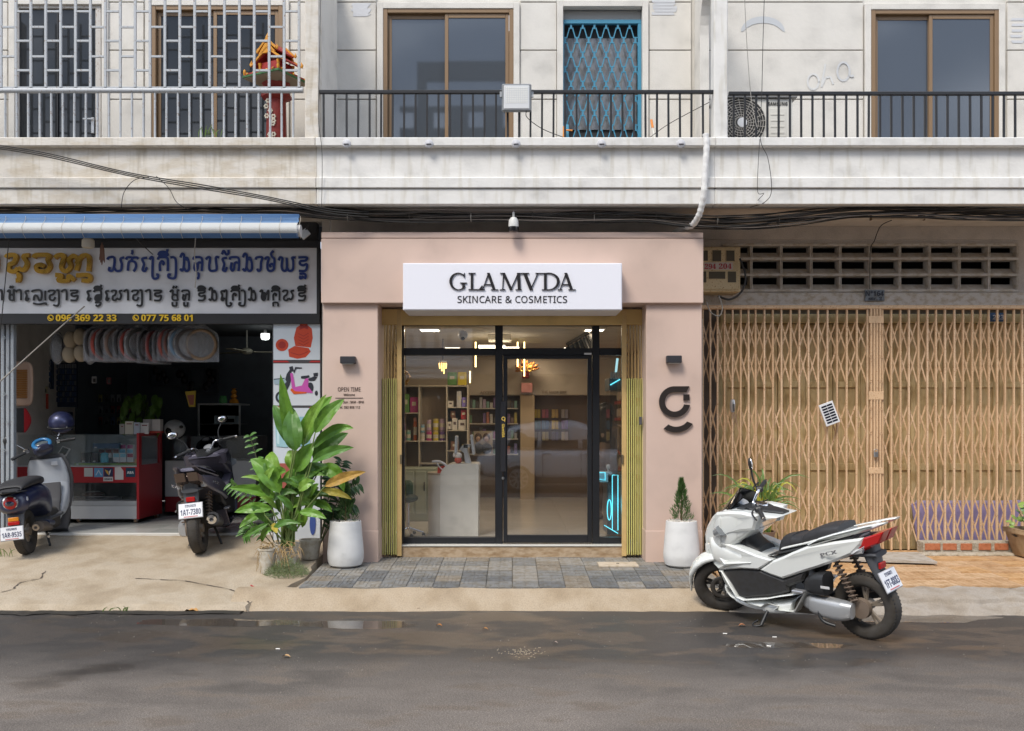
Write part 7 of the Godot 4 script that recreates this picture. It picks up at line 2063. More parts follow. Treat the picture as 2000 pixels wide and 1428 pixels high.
	# ceiling fan and lit lamp
	var fn := thing("ceiling_fan", "dim ceiling fan hanging in the dark parts shop", "fan", V(482, 690, 13.6))
	obj(MB.new().tube([Vector3(X(482, 13.6), 3.0, -13.6), V(482, 683, 13.6)], 0.012, 8), "rod", M(0.3, 0.28, 0.24, 0.5), fn)
	obj(MB.new().ball(V(482, 686, 13.6), Vector3(0.09, 0.05, 0.09)), "motor", M(0.35, 0.32, 0.25, 0.5), fn)
	for k in 3: obj(MB.new().box(V(482, 687, 13.6) + Basis(Vector3.UP, k * 2.094 + 0.4) * Vector3(0.34, 0, 0), Vector3(0.5, 0.012, 0.12), 0.004, Basis(Vector3.UP, k * 2.094 + 0.4)), "blade", M(0.3, 0.27, 0.2, 0.5), fn)
	var lp := thing("bulb_lamp", "lit white bulb lamp at back corner of parts shop", "lamp", V(518, 665, 13.2))
	obj(MB.new().lathe([Vector2(0, 0), Vector2(0.05, 0.008), Vector2(0.062, 0.03), Vector2(0.062, 0.09), Vector2(0, 0.092)], 16, Transform3D(Basis(), V(518, 664, 13.2))), "lamp_glass", glow(1, 1, 1, 1.2), lp)
	obj(MB.new().tube([V(518, 651, 13.2), V(518, 643, 13.2)], 0.02, 8), "holder", M(0.2, 0.2, 0.2, 0.5), lp)
	lamp(V(518, 668, 13.2) + Vector3(0, -0.02, 0), 0.02, Color(0.95, 1.0, 1.0), 0.06)
	# racks on the walls
	for r in [[58, 103, 702, 760, 12.2, "dark blue rack of hanging tools, left one"], [103, 150, 708, 795, 12.4, "tall dark blue rack of hanging tools, right one"], [100, 140, 805, 840, 12.5, "low dark blue rack of tools behind the helmet"]]:
		var rk := thing("tool_rack", r[5], "rack", V((r[0] + r[1]) / 2.0, r[3], r[4]))
		obj(MB.new().span(V(r[0], r[3], r[4]), V(r[1], r[2], r[4]) + Vector3(0, 0, -0.03)), "back_board", M(0.012, 0.025, 0.06, 0.6), rk)
		var pm := box_mesh(Vector3(0.022, 0.06, 0.015), 0.003)
		var nx := int((r[1] - r[0]) / 4.6)
		for i in nx:
			for j in int((r[3] - r[2]) / 11.0):
				piece(pm, "tool", M(0.16, 0.17, 0.2, 0.3) if j == 0 else (M(0.03, 0.06, 0.14, 0.4) if (i + j) % 3 else M(0.1, 0.11, 0.13, 0.3)), rk, Transform3D(Basis(), V(r[0] + 2.5 + i * 4.6, r[2] + 7 + j * 11.0, r[4] - 0.02)))
	for e in [[73, 762, [0.4, 0.34, 0.2], "cream tag holder hanging under the left tool rack"], [88, 762, [0.4, 0.34, 0.2], "cream and red tag holder beside the other holder"], [70, 806, [0.42, 0.38, 0.25], "cream key holder above the blue helmet"], [184, 742, [0.4, 0.4, 0.42], "boxed round speaker on the dark wall"], [213, 744, [0.15, 0.03, 0.04], "small red boxed horn on the dark wall"]]:
		var g := thing("hanging_pack", e[3], "package", V(e[0], e[1] + 6, 12.1))
		obj(MB.new().box(V(e[0], e[1], 12.1), Vector3(0.06, 0.09, 0.03), 0.006), "pack_body", M(e[2][0], e[2][1], e[2][2], 0.5), g)
		obj(MB.new().box(V(e[0], e[1] + 1, 12.08), Vector3(0.035, 0.05, 0.005), 0.002), "pack_window", M(0.05, 0.05, 0.05, 0.3), g)
	tag(obj(MB.new().box(V(92, 784, 12.1), Vector3(0.03, 0.2, 0.02), 0.004), "red_strap", M(0.45, 0.06, 0.03, 0.5)), "red strap hanging below the cream tag holder", "strap")
	for r in 3:
		for k in 9:
			var g := thing("hanging_pack", "small blister pack on the dark wall, %s row, %s from the rack" % [["upper", "middle", "lower"][r], ["first", "second", "third", "fourth", "fifth", "sixth", "seventh", "eighth", "ninth"][k]], "package", V(160 + k * 12, 790 + r * 22, 13.6), "blister packs on the dark wall")
			var hu: Array = [[0.3, 0.3, 0.32], [0.25, 0.05, 0.05], [0.08, 0.14, 0.3], [0.35, 0.3, 0.1], [0.1, 0.1, 0.11]][rng.randi() % 5]
			obj(MB.new().box(V(160 + k * 12, 778 + r * 22, 13.6), Vector3(0.055, 0.11, 0.012), 0.003), "card", M(hu[0], hu[1], hu[2], 0.4), g)
			obj(MB.new().ball(V(160 + k * 12, 781 + r * 22, 13.59), Vector3(0.018, 0.03, 0.014), 8), "blister", M(0.06, 0.06, 0.065, 0.12), g)
	# wall frames in the dark back
	var bf := thing("wall_frame", "dark framed rack of glossy parts on back wall", "frame", V(330, 760, 14.5))
	for e in [[290, 370, 714, 755], [364, 425, 718, 768]]:
		var fr := MB.new()
		for s in [[e[0], e[1], e[2], e[2] + 2], [e[0], e[1], e[3] - 2, e[3]], [e[0], e[0] + 2, e[2] + 2, e[3] - 2], [e[1] - 2, e[1], e[2] + 2, e[3] - 2]]: fr.span(V(s[0], s[3], 14.5), V(s[1], s[2], 14.5) + Vector3(0, 0, -0.04))
		obj(fr, "frame_bar", M(0.07, 0.075, 0.08, 0.4), bf)
		for k in 7: obj(MB.new().ball(V(lerpf(e[0] + 8, e[1] - 8, rng.randf()), lerpf(e[2] + 8, e[3] - 8, rng.randf()), 14.48), Vector3(0.05, 0.07, 0.03), 10), "part", M(0.03, 0.02, 0.02, 0.12), bf)

func hanging_stock() -> void:
	var d := 10.55
	var bag := StandardMaterial3D.new()
	bag.transparency = BaseMaterial3D.TRANSPARENCY_ALPHA
	bag.albedo_color = Color(0.75, 0.76, 0.78, 0.26)
	bag.roughness = 0.22
	var ordn := ["first", "second", "third", "fourth", "fifth", "sixth", "seventh", "eighth", "ninth", "tenth", "eleventh", "twelfth", "thirteenth", "fourteenth", "fifteenth"]
	var hue := [[0.04, 0.04, 0.045], [0.42, 0.07, 0.05], [0.07, 0.065, 0.065], [0.2, 0.13, 0.1], [0.05, 0.05, 0.055], [0.42, 0.08, 0.06], [0.09, 0.085, 0.08], [0.05, 0.05, 0.05], [0.3, 0.06, 0.05], [0.06, 0.06, 0.065], [0.4, 0.09, 0.07], [0.22, 0.1, 0.08], [0.15, 0.24, 0.34], [0.12, 0.11, 0.11], [0.3, 0.2, 0.12]]
	var nam := ["black", "red", "charcoal", "brown", "black", "red", "grey", "black", "dark red", "charcoal", "red", "rust", "light blue", "grey", "tan"]
	for i in 15:
		var px := 188.0 + i * 14.2 + (6.0 if i == 14 else 0.0)
		var yaw := deg_to_rad([72, 66, 58, 62, 70, 64, 56, 78, 82, 80, 70, 62, 52, 42, 6][i])
		var py := 673.0 + (4.0 if i in [7, 8, 9] else 0.0)
		var c := V(px, py, d + 0.02 * (i % 3))
		var t := local_thing("steering_wheel_cover", "%s steering wheel cover in clear bag, %s of the hanging row" % [nam[i], ordn[i]], "wheel cover", Transform3D(Basis(Vector3.UP, yaw), c), "bagged wheel covers hanging in the parts shop")
		obj(MB.new().torus(Transform3D(), 0.165, 0.021, 30, 8), "cover", M(hue[i][0], hue[i][1], hue[i][2], 0.5), t)
		var b := MB.new()
		for s in [-1.0, 1.0]:
			var rows := []
			for r in 9:
				var v := r / 8.0
				var line := PackedVector3Array()
				var y := lerpf(0.24, -0.2, v)
				var hw := 0.2 if v > 0.28 else lerpf(0.02, 0.2, v / 0.28)
				for k in 9:
					var u := k / 8.0 * 2.0 - 1.0
					line.append(Vector3(u * hw, y, s * (0.03 * (1.0 - u * u) * minf(1.0, v * 3.0) * (1.0 - v * 0.7) + 0.003 * sin(u * 17.0 + v * 23.0 + i))))
				rows.append(line)
			b.grid(rows)
		obj(b, "plastic_bag", bag, t)
	for e in [[138, 664, "upper beige round headrest cushion, left"], [157, 658, "upper beige round headrest cushion, right"], [135, 692, "lower beige round headrest cushion, left"], [158, 690, "lower beige round headrest cushion, right"]]:
		var t := local_thing("headrest_cushion", e[2], "cushion", Transform3D(Basis(Vector3.UP, 0.5), V(e[0], e[1], d)), "beige cushions hanging in the parts shop")
		obj(MB.new().ball(Vector3.ZERO, Vector3(0.075, 0.098, 0.045), 18), "pad", weathered(0.36, 0.29, 0.2, 0.8, T.grain, Vector3(3, 3, 3)), t)
		obj(MB.new().torus(Transform3D(Basis.from_scale(Vector3(0.76, 1, 1)), Vector3.ZERO), 0.097, 0.004, 24, 5), "piping", M(0.25, 0.2, 0.14, 0.7), t)
	for e in [[112, 680, "dark grey bagged cover left of the beige cushions"], [176, 680, "silver grey bagged cover right of the beige cushions"]]:
		var t := local_thing("bagged_cover", e[2], "package", Transform3D(Basis(Vector3.UP, 0.3), V(e[0], e[1], d + 0.03)))
		obj(MB.new().ball(Vector3.ZERO, Vector3(0.07, 0.17, 0.05), 16), "folded_cover", M(0.06, 0.06, 0.065, 0.6) if e[0] < 150 else M(0.16, 0.16, 0.17, 0.5), t)
		obj(MB.new().ball(Vector3.ZERO, Vector3(0.085, 0.19, 0.062), 16), "plastic_bag", bag, t)
	# seat covers by the grey gate
	var s1 := thing("seat_cushion", "beige car seat cushion with brown bamboo centre in plastic", "cushion", V(42, 795, 10.5))
	var pts := []
	for k in 28:
		var a := TAU * k / 28
		pts.append(Vector2(X(40, 10.5) + signf(cos(a)) * pow(absf(cos(a)), 0.45) * W(24, 10.5), Y(750, 10.5) + signf(sin(a)) * pow(absf(sin(a)), 0.45) * W(44, 10.5)))
	var pm := MB.new()
	pm.prism(pts, -10.53, -10.48, 0.015)
	obj(pm, "pad", M(0.42, 0.28, 0.2, 0.7), s1)
	for k in 13: obj(MB.new().box(V(38, 724 + k * 4.3, 10.475), Vector3(W(30, 10.5), W(3.7, 10.5), 0.012), 0.003), "bamboo_slat", M(0.26, 0.11, 0.025, 0.45), s1)
	var s2 := thing("seat_cover", "red and black car seat cover hanging below bamboo cushion", "seat cover", V(36, 845, 10.5))
	obj(MB.new().span(V(27, 845, 10.48), V(47, 797, 10.48) + Vector3(0, 0, -0.03), 0.006), "black_centre", M(0.02, 0.02, 0.022, 0.6), s2)
	for s in [-1.0, 1.0]:
		var w := []
		for k in 9: w.append(Vector2(X(37 + s * (10.5 + 11 * sin(PI * k / 8.0)), 10.48), Y(845 - 48.0 * k / 8.0, 10.48)))
		w.append(Vector2(X(37 + s * 10, 10.48), Y(797, 10.48)))
		w.append(Vector2(X(37 + s * 10, 10.48), Y(845, 10.48)))
		var wm := MB.new()
		wm.prism(w.slice(1, 8) + [w[9], w[10]], -10.51, -10.478, 0.0)
		obj(wm, "red_wing", M(0.4, 0.015, 0.02, 0.4), s2)

func wheel(host: Node3D, c: Vector3, R: float, w: float, hub: Material, spokes: int, disc: bool, called := "wheel") -> void:
	var t := MB.new()
	var rows := []
	var prof := []
	for k in 14:
		var a := TAU * k / 14
		prof.append(Vector2(signf(cos(a)) * pow(absf(cos(a)), 0.75) * 0.055 + R - 0.055, signf(sin(a)) * pow(absf(sin(a)), 0.8) * w / 2))
	for i in 41:
		var a := TAU * i / 40
		var ring := PackedVector3Array()
		for p in prof: ring.append(c + Vector3(p.x * cos(a), p.x * sin(a), p.y))
		rows.append(ring)
	t.grid(rows, true)
	var ty := obj(t, "tyre", mats.tyre, host)
	var tr := MB.new()
	for i in 56:
		var a := TAU * i / 56
		for s in [-1.0, 1.0]: tr.box(c + Vector3(cos(a) * (R - 0.0155), sin(a) * (R - 0.0155), s * w * 0.24), Vector3(0.014, 0.014, w * 0.3), 0.0, Basis(Vector3.BACK, a) * Basis(Vector3.RIGHT, 0.0) * Basis(Vector3(1, 0, 0), s * 0.6))
	obj(tr, "tread", mats.rubber, ty)
	var rm := MB.new()
	var rr := R - 0.075
	rm.lathe([Vector2(rr + 0.012, -w * 0.32), Vector2(rr - 0.01, -w * 0.28), Vector2(rr - 0.022, 0.0), Vector2(rr - 0.01, w * 0.28), Vector2(rr + 0.012, w * 0.32)], 32, Transform3D(Basis(Vector3.RIGHT, PI / 2), c))
	for i in spokes:
		var a := TAU * i / spokes + 0.3
		for s in [-0.13, 0.13]: rm.bar(c + Vector3(cos(a) * 0.03, sin(a) * 0.03, 0), c + Vector3(cos(a + s) * (rr - 0.01), sin(a + s) * (rr - 0.01), 0), 0.022, 0.022, 0.004)
	rm.tube([c + Vector3(0, 0, -w * 0.5), c + Vector3(0, 0, w * 0.5)], 0.042, 16)
	obj(rm, "rim", hub, host)
	if disc:
		var dm := MB.new()
		dm.torus(Transform3D(Basis(), c + Vector3(0, 0, -w * 0.55)), 0.092, 0.02, 30, 6, 0.12)
		for k in 6: dm.bar(c + Vector3(cos(k * 1.047) * 0.02, sin(k * 1.047) * 0.02, -w * 0.55), c + Vector3(cos(k * 1.047 + 0.5) * 0.08, sin(k * 1.047 + 0.5) * 0.08, -w * 0.55), 0.012, 0.004)
		obj(dm, "brake_disc", M(0.16, 0.15, 0.14, 0.35, 0.9), host)

func spring(a: Vector3, b: Vector3, r: float, turns: int) -> MB:
	var pts := []
	var y := (b - a).normalized()
	var x := y.cross(Vector3.BACK).normalized()
	var z := x.cross(y)
	for i in turns * 10 + 1:
		var t := TAU * i / 10.0
		pts.append(a.lerp(b, float(i) / (turns * 10)) + (x * cos(t) + z * sin(t)) * r)
	return MB.new().tube(pts, 0.0065, 5).tube([a, b], r * 0.42, 8)

func plate(host: Node3D, xf: Transform3D, s: String, w := 0.23, h := 0.15) -> void:
	var mb := MB.new()
	mb.box(Vector3.ZERO, Vector3(w, h, 0.006), 0.002)
	var o := piece(mb.mesh(), "number_plate", M(0.72, 0.73, 0.76, 0.4), host, xf)
	origin[o] = Vector3.ZERO
	var ink := M(0.05, 0.06, 0.12, 0.5)
	letters(s, Vector3(0, -h * 0.1, 0.004), w * 0.88, h * 0.4, ink, o, "plate_text", "Droid Sans", 700, 0.002)
	var g := ["ko", "no", "bo", "to", "so", "no"]
	var mb2 := MB.new()
	for i in 6:
		for st in GLYPH[g[i]]:
			var line := PackedVector2Array()
			for k in range(0, st.size(), 2): line.append(Vector2(-w * 0.24 + (i + st[k]) * w * 0.08, h * 0.24 + st[k + 1] * h * 0.17))
			for poly in Geometry2D.offset_polyline(line, 0.0016): mb2.prism(Array(poly), 0.002, 0.0045)
	obj(mb2, "plate_script", ink, o)
	obj(MB.new().box(Vector3(0, -h * 0.42, 0.0035), Vector3(w * 0.6, h * 0.05, 0.002)), "plate_line", M(0.5, 0.1, 0.1, 0.5), o)
	obj(MB.new().box(Vector3(0, 0, -0.004), Vector3(w + 0.012, h + 0.012, 0.006), 0.002), "plate_frame", M(0.4, 0.4, 0.42, 0.4), o)

# flat-sided outer panels, drawn in towards nose and tail
func side_panels(t: Node3D, paint: Material, lens: Material) -> void:
	for e in [["upper_panel", [1.189, 0.936, 1.031, 0.963, 0.914, 0.969, 0.76, 0.951, 0.783, 0.888, 0.81, 0.823, 0.93, 0.804, 1.051, 0.765, 1.182, 0.694, 1.331, 0.65, 1.394, 0.629, 1.395, 0.707, 1.353, 0.791, 1.264, 0.884], 0.232, 0.02, paint], ["fairing_panel", [1.398, 0.627, 1.182, 0.692, 1.016, 0.672, 0.806, 0.619, 0.658, 0.594, 0.793, 0.5, 0.962, 0.488, 1.211, 0.434, 1.314, 0.468, 1.39, 0.518, 1.404, 0.575], 0.236, 0.012, paint], ["fairing_crease", [1.375, 0.62, 1.32, 0.64, 1.117, 0.521, 0.84, 0.558, 0.87, 0.539, 1.094, 0.497, 1.209, 0.44, 1.314, 0.472], 0.246, 0.012, paint], ["cowl_panel", [0.787, 0.496, 0.655, 0.591, 0.571, 0.627, 0.474, 0.677, 0.331, 0.743, 0.138, 0.786, -0.083, 0.827, -0.063, 0.772, 0.011, 0.693, 0.138, 0.631, 0.263, 0.578, 0.359, 0.542, 0.581, 0.449, 0.688, 0.468], 0.233, 0.018, paint], ["rail_panel", [0.342, 0.75, 0.246, 0.808, 0.134, 0.848, -0.084, 0.914, -0.194, 0.944, -0.255, 0.955, -0.246, 0.938, -0.135, 0.887, 0.028, 0.835, 0.192, 0.782, 0.302, 0.744], 0.233, 0.01, paint], ["foot_well", [1.199, 0.435, 0.963, 0.483, 0.79, 0.495, 0.681, 0.469, 0.581, 0.446, 0.491, 0.482, 0.371, 0.538, 0.403, 0.452, 0.54, 0.386, 0.544, 0.343, 0.614, 0.313, 0.727, 0.279, 0.959, 0.23, 1.028, 0.241, 1.095, 0.345], 0.218, 0.02, mats.scuffed], ["sill_panel", [1.219, 0.43, 1.177, 0.438, 1.095, 0.347, 1.024, 0.241, 0.959, 0.226, 0.727, 0.274, 0.614, 0.309, 0.379, 0.369, 0.489, 0.188, 0.681, 0.181, 0.643, 0.213, 0.732, 0.226, 0.792, 0.184, 0.919, 0.192, 1.004, 0.219, 1.099, 0.306], 0.24, 0.008, paint], ["lamp_panel", [-0.081, 0.825, -0.235, 0.884, -0.19, 0.789, -0.071, 0.732, -0.061, 0.772], 0.231, 0.01, lens], ["indicator_panel", [0.016, 0.697, -0.088, 0.767, -0.074, 0.73, 0.006, 0.695], 0.237, 0.006, M(0.5, 0.5, 0.52, 0.1)]]:
		var pts := []
		for i in range(0, e[1].size(), 2): pts.append(Vector2(e[1][i], e[1][i + 1]))
		var inner := 0.13 if e[0] != "lamp_panel" else 0.02
		for s in [-1.0, 1.0]:
			var mb := MB.new()
			mb.prism(pts, inner, e[2], e[3])
			for i in mb.v.size():
				var x := mb.v[i].x
				var k := (0.5 + 0.5 * smoothstep(-0.25, 0.45, x)) * (1.0 - 0.5 * smoothstep(1.08, 1.42, x))
				mb.v[i].z *= k * s
				mb.n[i] = Vector3(mb.n[i].x + 0.35 * (smoothstep(0.9, 1.3, x) - 1.0 + smoothstep(0.0, 0.5, x)) * absf(mb.n[i].z), mb.n[i].y, mb.n[i].z * s).normalized()
			if s < 0.0:
				for i in range(0, mb.v.size(), 3):
					var sv := mb.v[i + 1]
					var sn := mb.n[i + 1]
					mb.v[i + 1] = mb.v[i + 2]; mb.n[i + 1] = mb.n[i + 2]
					mb.v[i + 2] = sv; mb.n[i + 2] = sn
			obj(mb, e[0], e[4], t)
	for s in [-1.0, 1.0]:
		letters("PCX", Vector3(0.165, 0.70, s * 0.212), 0.16, 0.028, M(0.5, 0.5, 0.52, 0.2, 0.8), t, "badge_text", "Droid Sans", 700, 0.008, Basis(Vector3.UP, PI if s < 0 else 0.0) * Basis(Vector3.BACK, -0.32 * s) * Basis(Vector3.UP, -0.16))
	obj(MB.new().tube(curve([Vector3(0.9, 1.0, -0.14), Vector3(1.0, 0.93, -0.12), Vector3(1.1, 0.8, -0.06)]), 0.006, 5).tube(curve([Vector3(0.9, 1.0, 0.14), Vector3(1.0, 0.94, 0.12), Vector3(1.1, 0.8, 0.06)]), 0.006, 5), "control_cables", mats.rubber, t)

# large step-through scooter; x forward, y up, rear axle at (0, 0.262)
func maxi_scooter(xf: Transform3D, label: String, paint: Material, paint2: Material, num: String, steer: float, mirrors: Array, stand: bool) -> void:
	var t := local_thing("motor_scooter", label, "scooter", xf, "parked motor scooters")
	var bk: Material = mats.blackp
	var gr := M(0.075, 0.08, 0.09, 0.5)
	for e in [["front_shield", [[0.87, 0.80, 0.79, 0.945, 0.205, 5.0, 0], [1.0, 0.70, 0.96, 0.962, 0.236, 5.5, 0], [1.16, 0.60, 1.13, 0.952, 0.236, 5.0, 0], [1.28, 0.60, 1.24, 0.90, 0.19, 3.4, 0], [1.385, 0.66, 1.33, 0.80, 0.08, 2.4, 0]], paint],
		["side_fairing", [[1.33, 0.60, 1.375, 0.73, 0.1, 2.4, 0], [1.25, 0.46, 1.29, 0.73, 0.21, 2.8, 0], [1.17, 0.455, 1.2, 0.70, 0.235, 3.2, 0], [1.0, 0.475, 1.02, 0.645, 0.238, 3.4, 0], [0.8, 0.485, 0.78, 0.595, 0.225, 3.2, 0], [0.62, 0.44, 0.66, 0.61, 0.195, 3.0, 0]], paint],
		["rear_cowl", [[0.74, 0.455, 0.74, 0.60, 0.2, 3.0, 0], [0.62, 0.43, 0.62, 0.63, 0.195, 3.0, 0], [0.4, 0.52, 0.40, 0.715, 0.192, 2.6, 0], [0.18, 0.605, 0.18, 0.775, 0.17, 2.6, 0], [-0.02, 0.68, -0.02, 0.825, 0.135, 2.6, 0], [-0.1, 0.73, -0.1, 0.83, 0.1, 2.6, 0]], paint],
		["tail_rail", [[0.42, 0.715, 0.41, 0.755, 0.172, 3.0, 0], [0.22, 0.775, 0.21, 0.822, 0.17, 3.0, 0], [0.02, 0.835, 0.01, 0.883, 0.15, 3.0, 0], [-0.12, 0.885, -0.12, 0.918, 0.105, 2.6, 0], [-0.215, 0.92, -0.21, 0.932, 0.03, 2.2, 0]], paint],
		["tail_gap", [[0.36, 0.7, 0.36, 0.735, 0.165, 3.0, 0], [0.0, 0.79, 0.0, 0.85, 0.135, 3.0, 0], [-0.15, 0.84, -0.16, 0.885, 0.07, 2.6, 0]], bk],
		["seat", [[0.705, 0.595, 0.67, 0.66, 0.07, 2.4, 0], [0.61, 0.61, 0.63, 0.765, 0.125, 2.6, 0], [0.52, 0.68, 0.53, 0.79, 0.145, 3.0, 0], [0.42, 0.71, 0.42, 0.80, 0.15, 3.2, 0], [0.3, 0.75, 0.29, 0.872, 0.153, 3.2, 0], [0.12, 0.81, 0.12, 0.905, 0.14, 3.0, 0], [-0.04, 0.86, -0.03, 0.908, 0.095, 2.6, 0]], mats.seat],
		["tunnel", [[1.14, 0.5, 1.12, 0.80, 0.15, 2.6, 0], [1.0, 0.5, 0.97, 0.735, 0.145, 2.6, 0], [0.85, 0.47, 0.86, 0.655, 0.13, 2.6, 0], [0.7, 0.45, 0.7, 0.6, 0.12, 2.6, 0]], bk],
		["foot_panel", [[1.14, 0.36, 1.17, 0.47, 0.19, 3.0, 0], [1.0, 0.23, 1.02, 0.495, 0.222, 3.4, 0], [0.72, 0.25, 0.72, 0.49, 0.215, 3.4, 0], [0.5, 0.31, 0.5, 0.5, 0.19, 3.0, 0], [0.4, 0.38, 0.4, 0.52, 0.17, 3.0, 0]], bk],
		["lower_cowl", [[1.175, 0.41, 1.195, 0.45, 0.2, 3.0, 0], [1.12, 0.29, 1.15, 0.335, 0.228, 3.4, 0], [1.04, 0.18, 1.07, 0.235, 0.238, 3.4, 0], [0.8, 0.135, 0.8, 0.232, 0.24, 3.4, 0], [0.56, 0.155, 0.52, 0.285, 0.225, 3.4, 0], [0.42, 0.3, 0.39, 0.372, 0.222, 3.0, 0]], paint],
		["tail_light", [[-0.03, 0.70, -0.03, 0.79, 0.139, 3.0, 0], [-0.11, 0.74, -0.13, 0.845, 0.125, 3.0, 0], [-0.17, 0.80, -0.2, 0.868, 0.085, 2.6, 0]], paint2],
		["rear_fender", [[0.2, 0.62, 0.2, 0.66, 0.08, 3.0, 0], [0.0, 0.655, 0.0, 0.70, 0.1, 3.0, 0], [-0.15, 0.665, -0.14, 0.705, 0.085, 2.6, 0], [-0.21, 0.665, -0.21, 0.685, 0.05, 2.4, 0]], gr],
		["plate_hanger", [[-0.03, 0.66, -0.13, 0.68, 0.075, 3.0, 0], [-0.1, 0.52, -0.15, 0.54, 0.07, 3.0, 0], [-0.17, 0.42, -0.2, 0.43, 0.055, 3.0, 0], [-0.255, 0.315, -0.275, 0.325, 0.03, 3.0, 0]], gr],
		["dashboard", [[0.84, 0.93, 0.82, 0.97, 0.1, 3.0, 0], [1.02, 0.95, 1.0, 0.99, 0.15, 3.0, 0], [1.17, 0.93, 1.14, 0.98, 0.14, 3.0, 0]], bk],
		["engine_cover", [[0.37, 0.21, 0.37, 0.33, 0.05, 3.4, -0.15], [0.3, 0.19, 0.3, 0.335, 0.062, 3.6, -0.16], [0.12, 0.17, 0.12, 0.325, 0.06, 3.2, -0.16], [0.04, 0.19, 0.03, 0.31, 0.045, 2.6, -0.15], [-0.01, 0.23, -0.02, 0.28, 0.015, 2.2, -0.14]], M(0.42, 0.43, 0.44, 0.4, 0.5)],
		["gear_case", [[0.3, 0.16, 0.3, 0.3, 0.08, 3, -0.06], [-0.05, 0.19, -0.05, 0.33, 0.06, 3, -0.08]], M(0.1, 0.085, 0.07, 0.7)],
		["air_box", [[0.40, 0.4, 0.38, 0.46, 0.05, 3.4, -0.15], [0.34, 0.36, 0.34, 0.5, 0.075, 3.6, -0.16], [0.22, 0.355, 0.22, 0.535, 0.08, 3.6, -0.16], [0.09, 0.37, 0.08, 0.5, 0.07, 3.4, -0.16]], bk],
		["muffler", [[0.35, 0.2, 0.35, 0.29, 0.045, 2.0, 0.15], [0.2, 0.22, 0.2, 0.35, 0.06, 2.2, 0.17], [-0.06, 0.29, -0.06, 0.43, 0.062, 2.2, 0.18], [-0.12, 0.315, -0.12, 0.42, 0.05, 2.0, 0.18]], M(0.045, 0.045, 0.05, 0.45)]]:
		if e[0] in ["front_shield", "side_fairing", "rear_cowl", "tail_rail", "tail_light", "foot_panel", "lower_cowl"]:
			for q in e[1]: q[4] *= 0.9
		var o := obj(MB.new().body(e[1], 5, 24), e[0], e[2], t)
		if e[0] == "front_shield":
			obj(MB.new().body([[1.2, 0.70, 1.24, 0.81, 0.225, 2.6, 0], [1.33, 0.66, 1.3, 0.78, 0.165, 2.4, 0]], 4, 20), "headlight", M(0.3, 0.32, 0.34, 0.08), o)
		if e[0] == "muffler":
			obj(MB.new().lathe([Vector2(0.052, 0.0), Vector2(0.05, 0.03), Vector2(0.022, 0.036), Vector2(0.02, 0.01)], 18, Transform3D(Basis(Vector3.BACK, PI / 2 + 0.2), Vector3(-0.11, 0.368, 0.18))), "muffler_tip", mats.chrome, o)
		if e[0] == "tail_light":
			for s in [-1.0, 1.0]: obj(MB.new().body([[0.03, 0.69, 0.02, 0.715, 0.01, 2.4, s * 0.137], [-0.06, 0.70, -0.07, 0.75, 0.018, 2.6, s * 0.118], [-0.12, 0.725, -0.14, 0.765, 0.012, 2.4, s * 0.1]], 4, 12), "indicator", M(0.55, 0.55, 0.56, 0.12), o)
		if e[0] == "engine_cover": obj(MB.new().box(Vector3(0.2, 0.245, -0.222), Vector3(0.1, 0.016, 0.003)), "cast_script", M(0.3, 0.3, 0.31, 0.5, 0.5), o)
		if e[0] == "air_box": obj(MB.new().box(Vector3(0.2, 0.435, -0.2395), Vector3(0.075, 0.02, 0.004), 0.001), "badge", M(0.6, 0.6, 0.6, 0.4), o)
	side_panels(t, paint, paint2)
	for s in [-1.0, 1.0]:
		obj(spring(Vector3(0.16, 0.61, s * 0.125), Vector3(0.02, 0.33, s * 0.125), 0.03, 9), "shock_spring", M(0.14, 0.10, 0.075, 0.6), t)
		obj(MB.new().box(Vector3(0.43, 0.375, s * 0.24), Vector3(0.1, 0.02, 0.06), 0.006), "passenger_step", M(0.4, 0.4, 0.41, 0.35, 0.6), t)
	obj(MB.new().box(Vector3(-0.145, 0.595, 0), Vector3(0.02, 0.05, 0.09), 0.006), "reflector", mats.red_lens, t)
	plate(t, Transform3D(Basis(Vector3.UP, -PI / 2) * Basis(Vector3.RIGHT, -0.42), Vector3(-0.205, 0.49, 0)), num)
	wheel(t, Vector3(0, 0.262, 0), 0.262, 0.125, mats.dusty_rim, 5, false)
	obj(MB.new().lathe([Vector2(0.0, -0.045), Vector2(0.075, -0.04), Vector2(0.08, 0.0)], 20, Transform3D(Basis(Vector3.RIGHT, PI / 2), Vector3(0, 0.262, -0.07))), "brake_drum", M(0.16, 0.12, 0.09, 0.7), t)
	if stand:
		obj(MB.new().tube([Vector3(0.75, 0.2, -0.16), Vector3(0.77, 0.055, -0.29)], 0.014, 8).tube(curve([Vector3(0.77, 0.055, -0.29), Vector3(0.81, 0.05, -0.32), Vector3(0.84, 0.06, -0.3), Vector3(0.8, 0.09, -0.28)]), 0.008, 6), "side_stand", mats.blackp, t)
		obj(MB.new().tube(curve([Vector3(0.3, 0.3, -0.2), Vector3(0.26, 0.17, -0.22), Vector3(0.16, 0.13, -0.2)]), 0.013, 6), "kick_pedal", mats.blackp, t)
	else:
		for s in [-1.0, 1.0]: obj(MB.new().tube([Vector3(0.35, 0.2, s * 0.1), Vector3(0.26, 0.02, s * 0.17)], 0.014, 8), "centre_stand", mats.blackp, t)
	# everything that turns with the bars
	var ax := Vector3(-0.454, 0.891, 0).normalized()
	var p0 := Vector3(1.275, 0.262, 0)
	var fk := Node3D.new()
	fk.name = "front_assembly"
	t.add_child(fk)
	fk.transform = Transform3D(Basis(ax, steer), p0 - Basis(ax, steer) * p0)
	origin[fk] = Vector3.ZERO
	wheel(fk, Vector3(1.315, 0.258, 0), 0.258, 0.105, M(0.035, 0.032, 0.03, 0.5), 5, true)
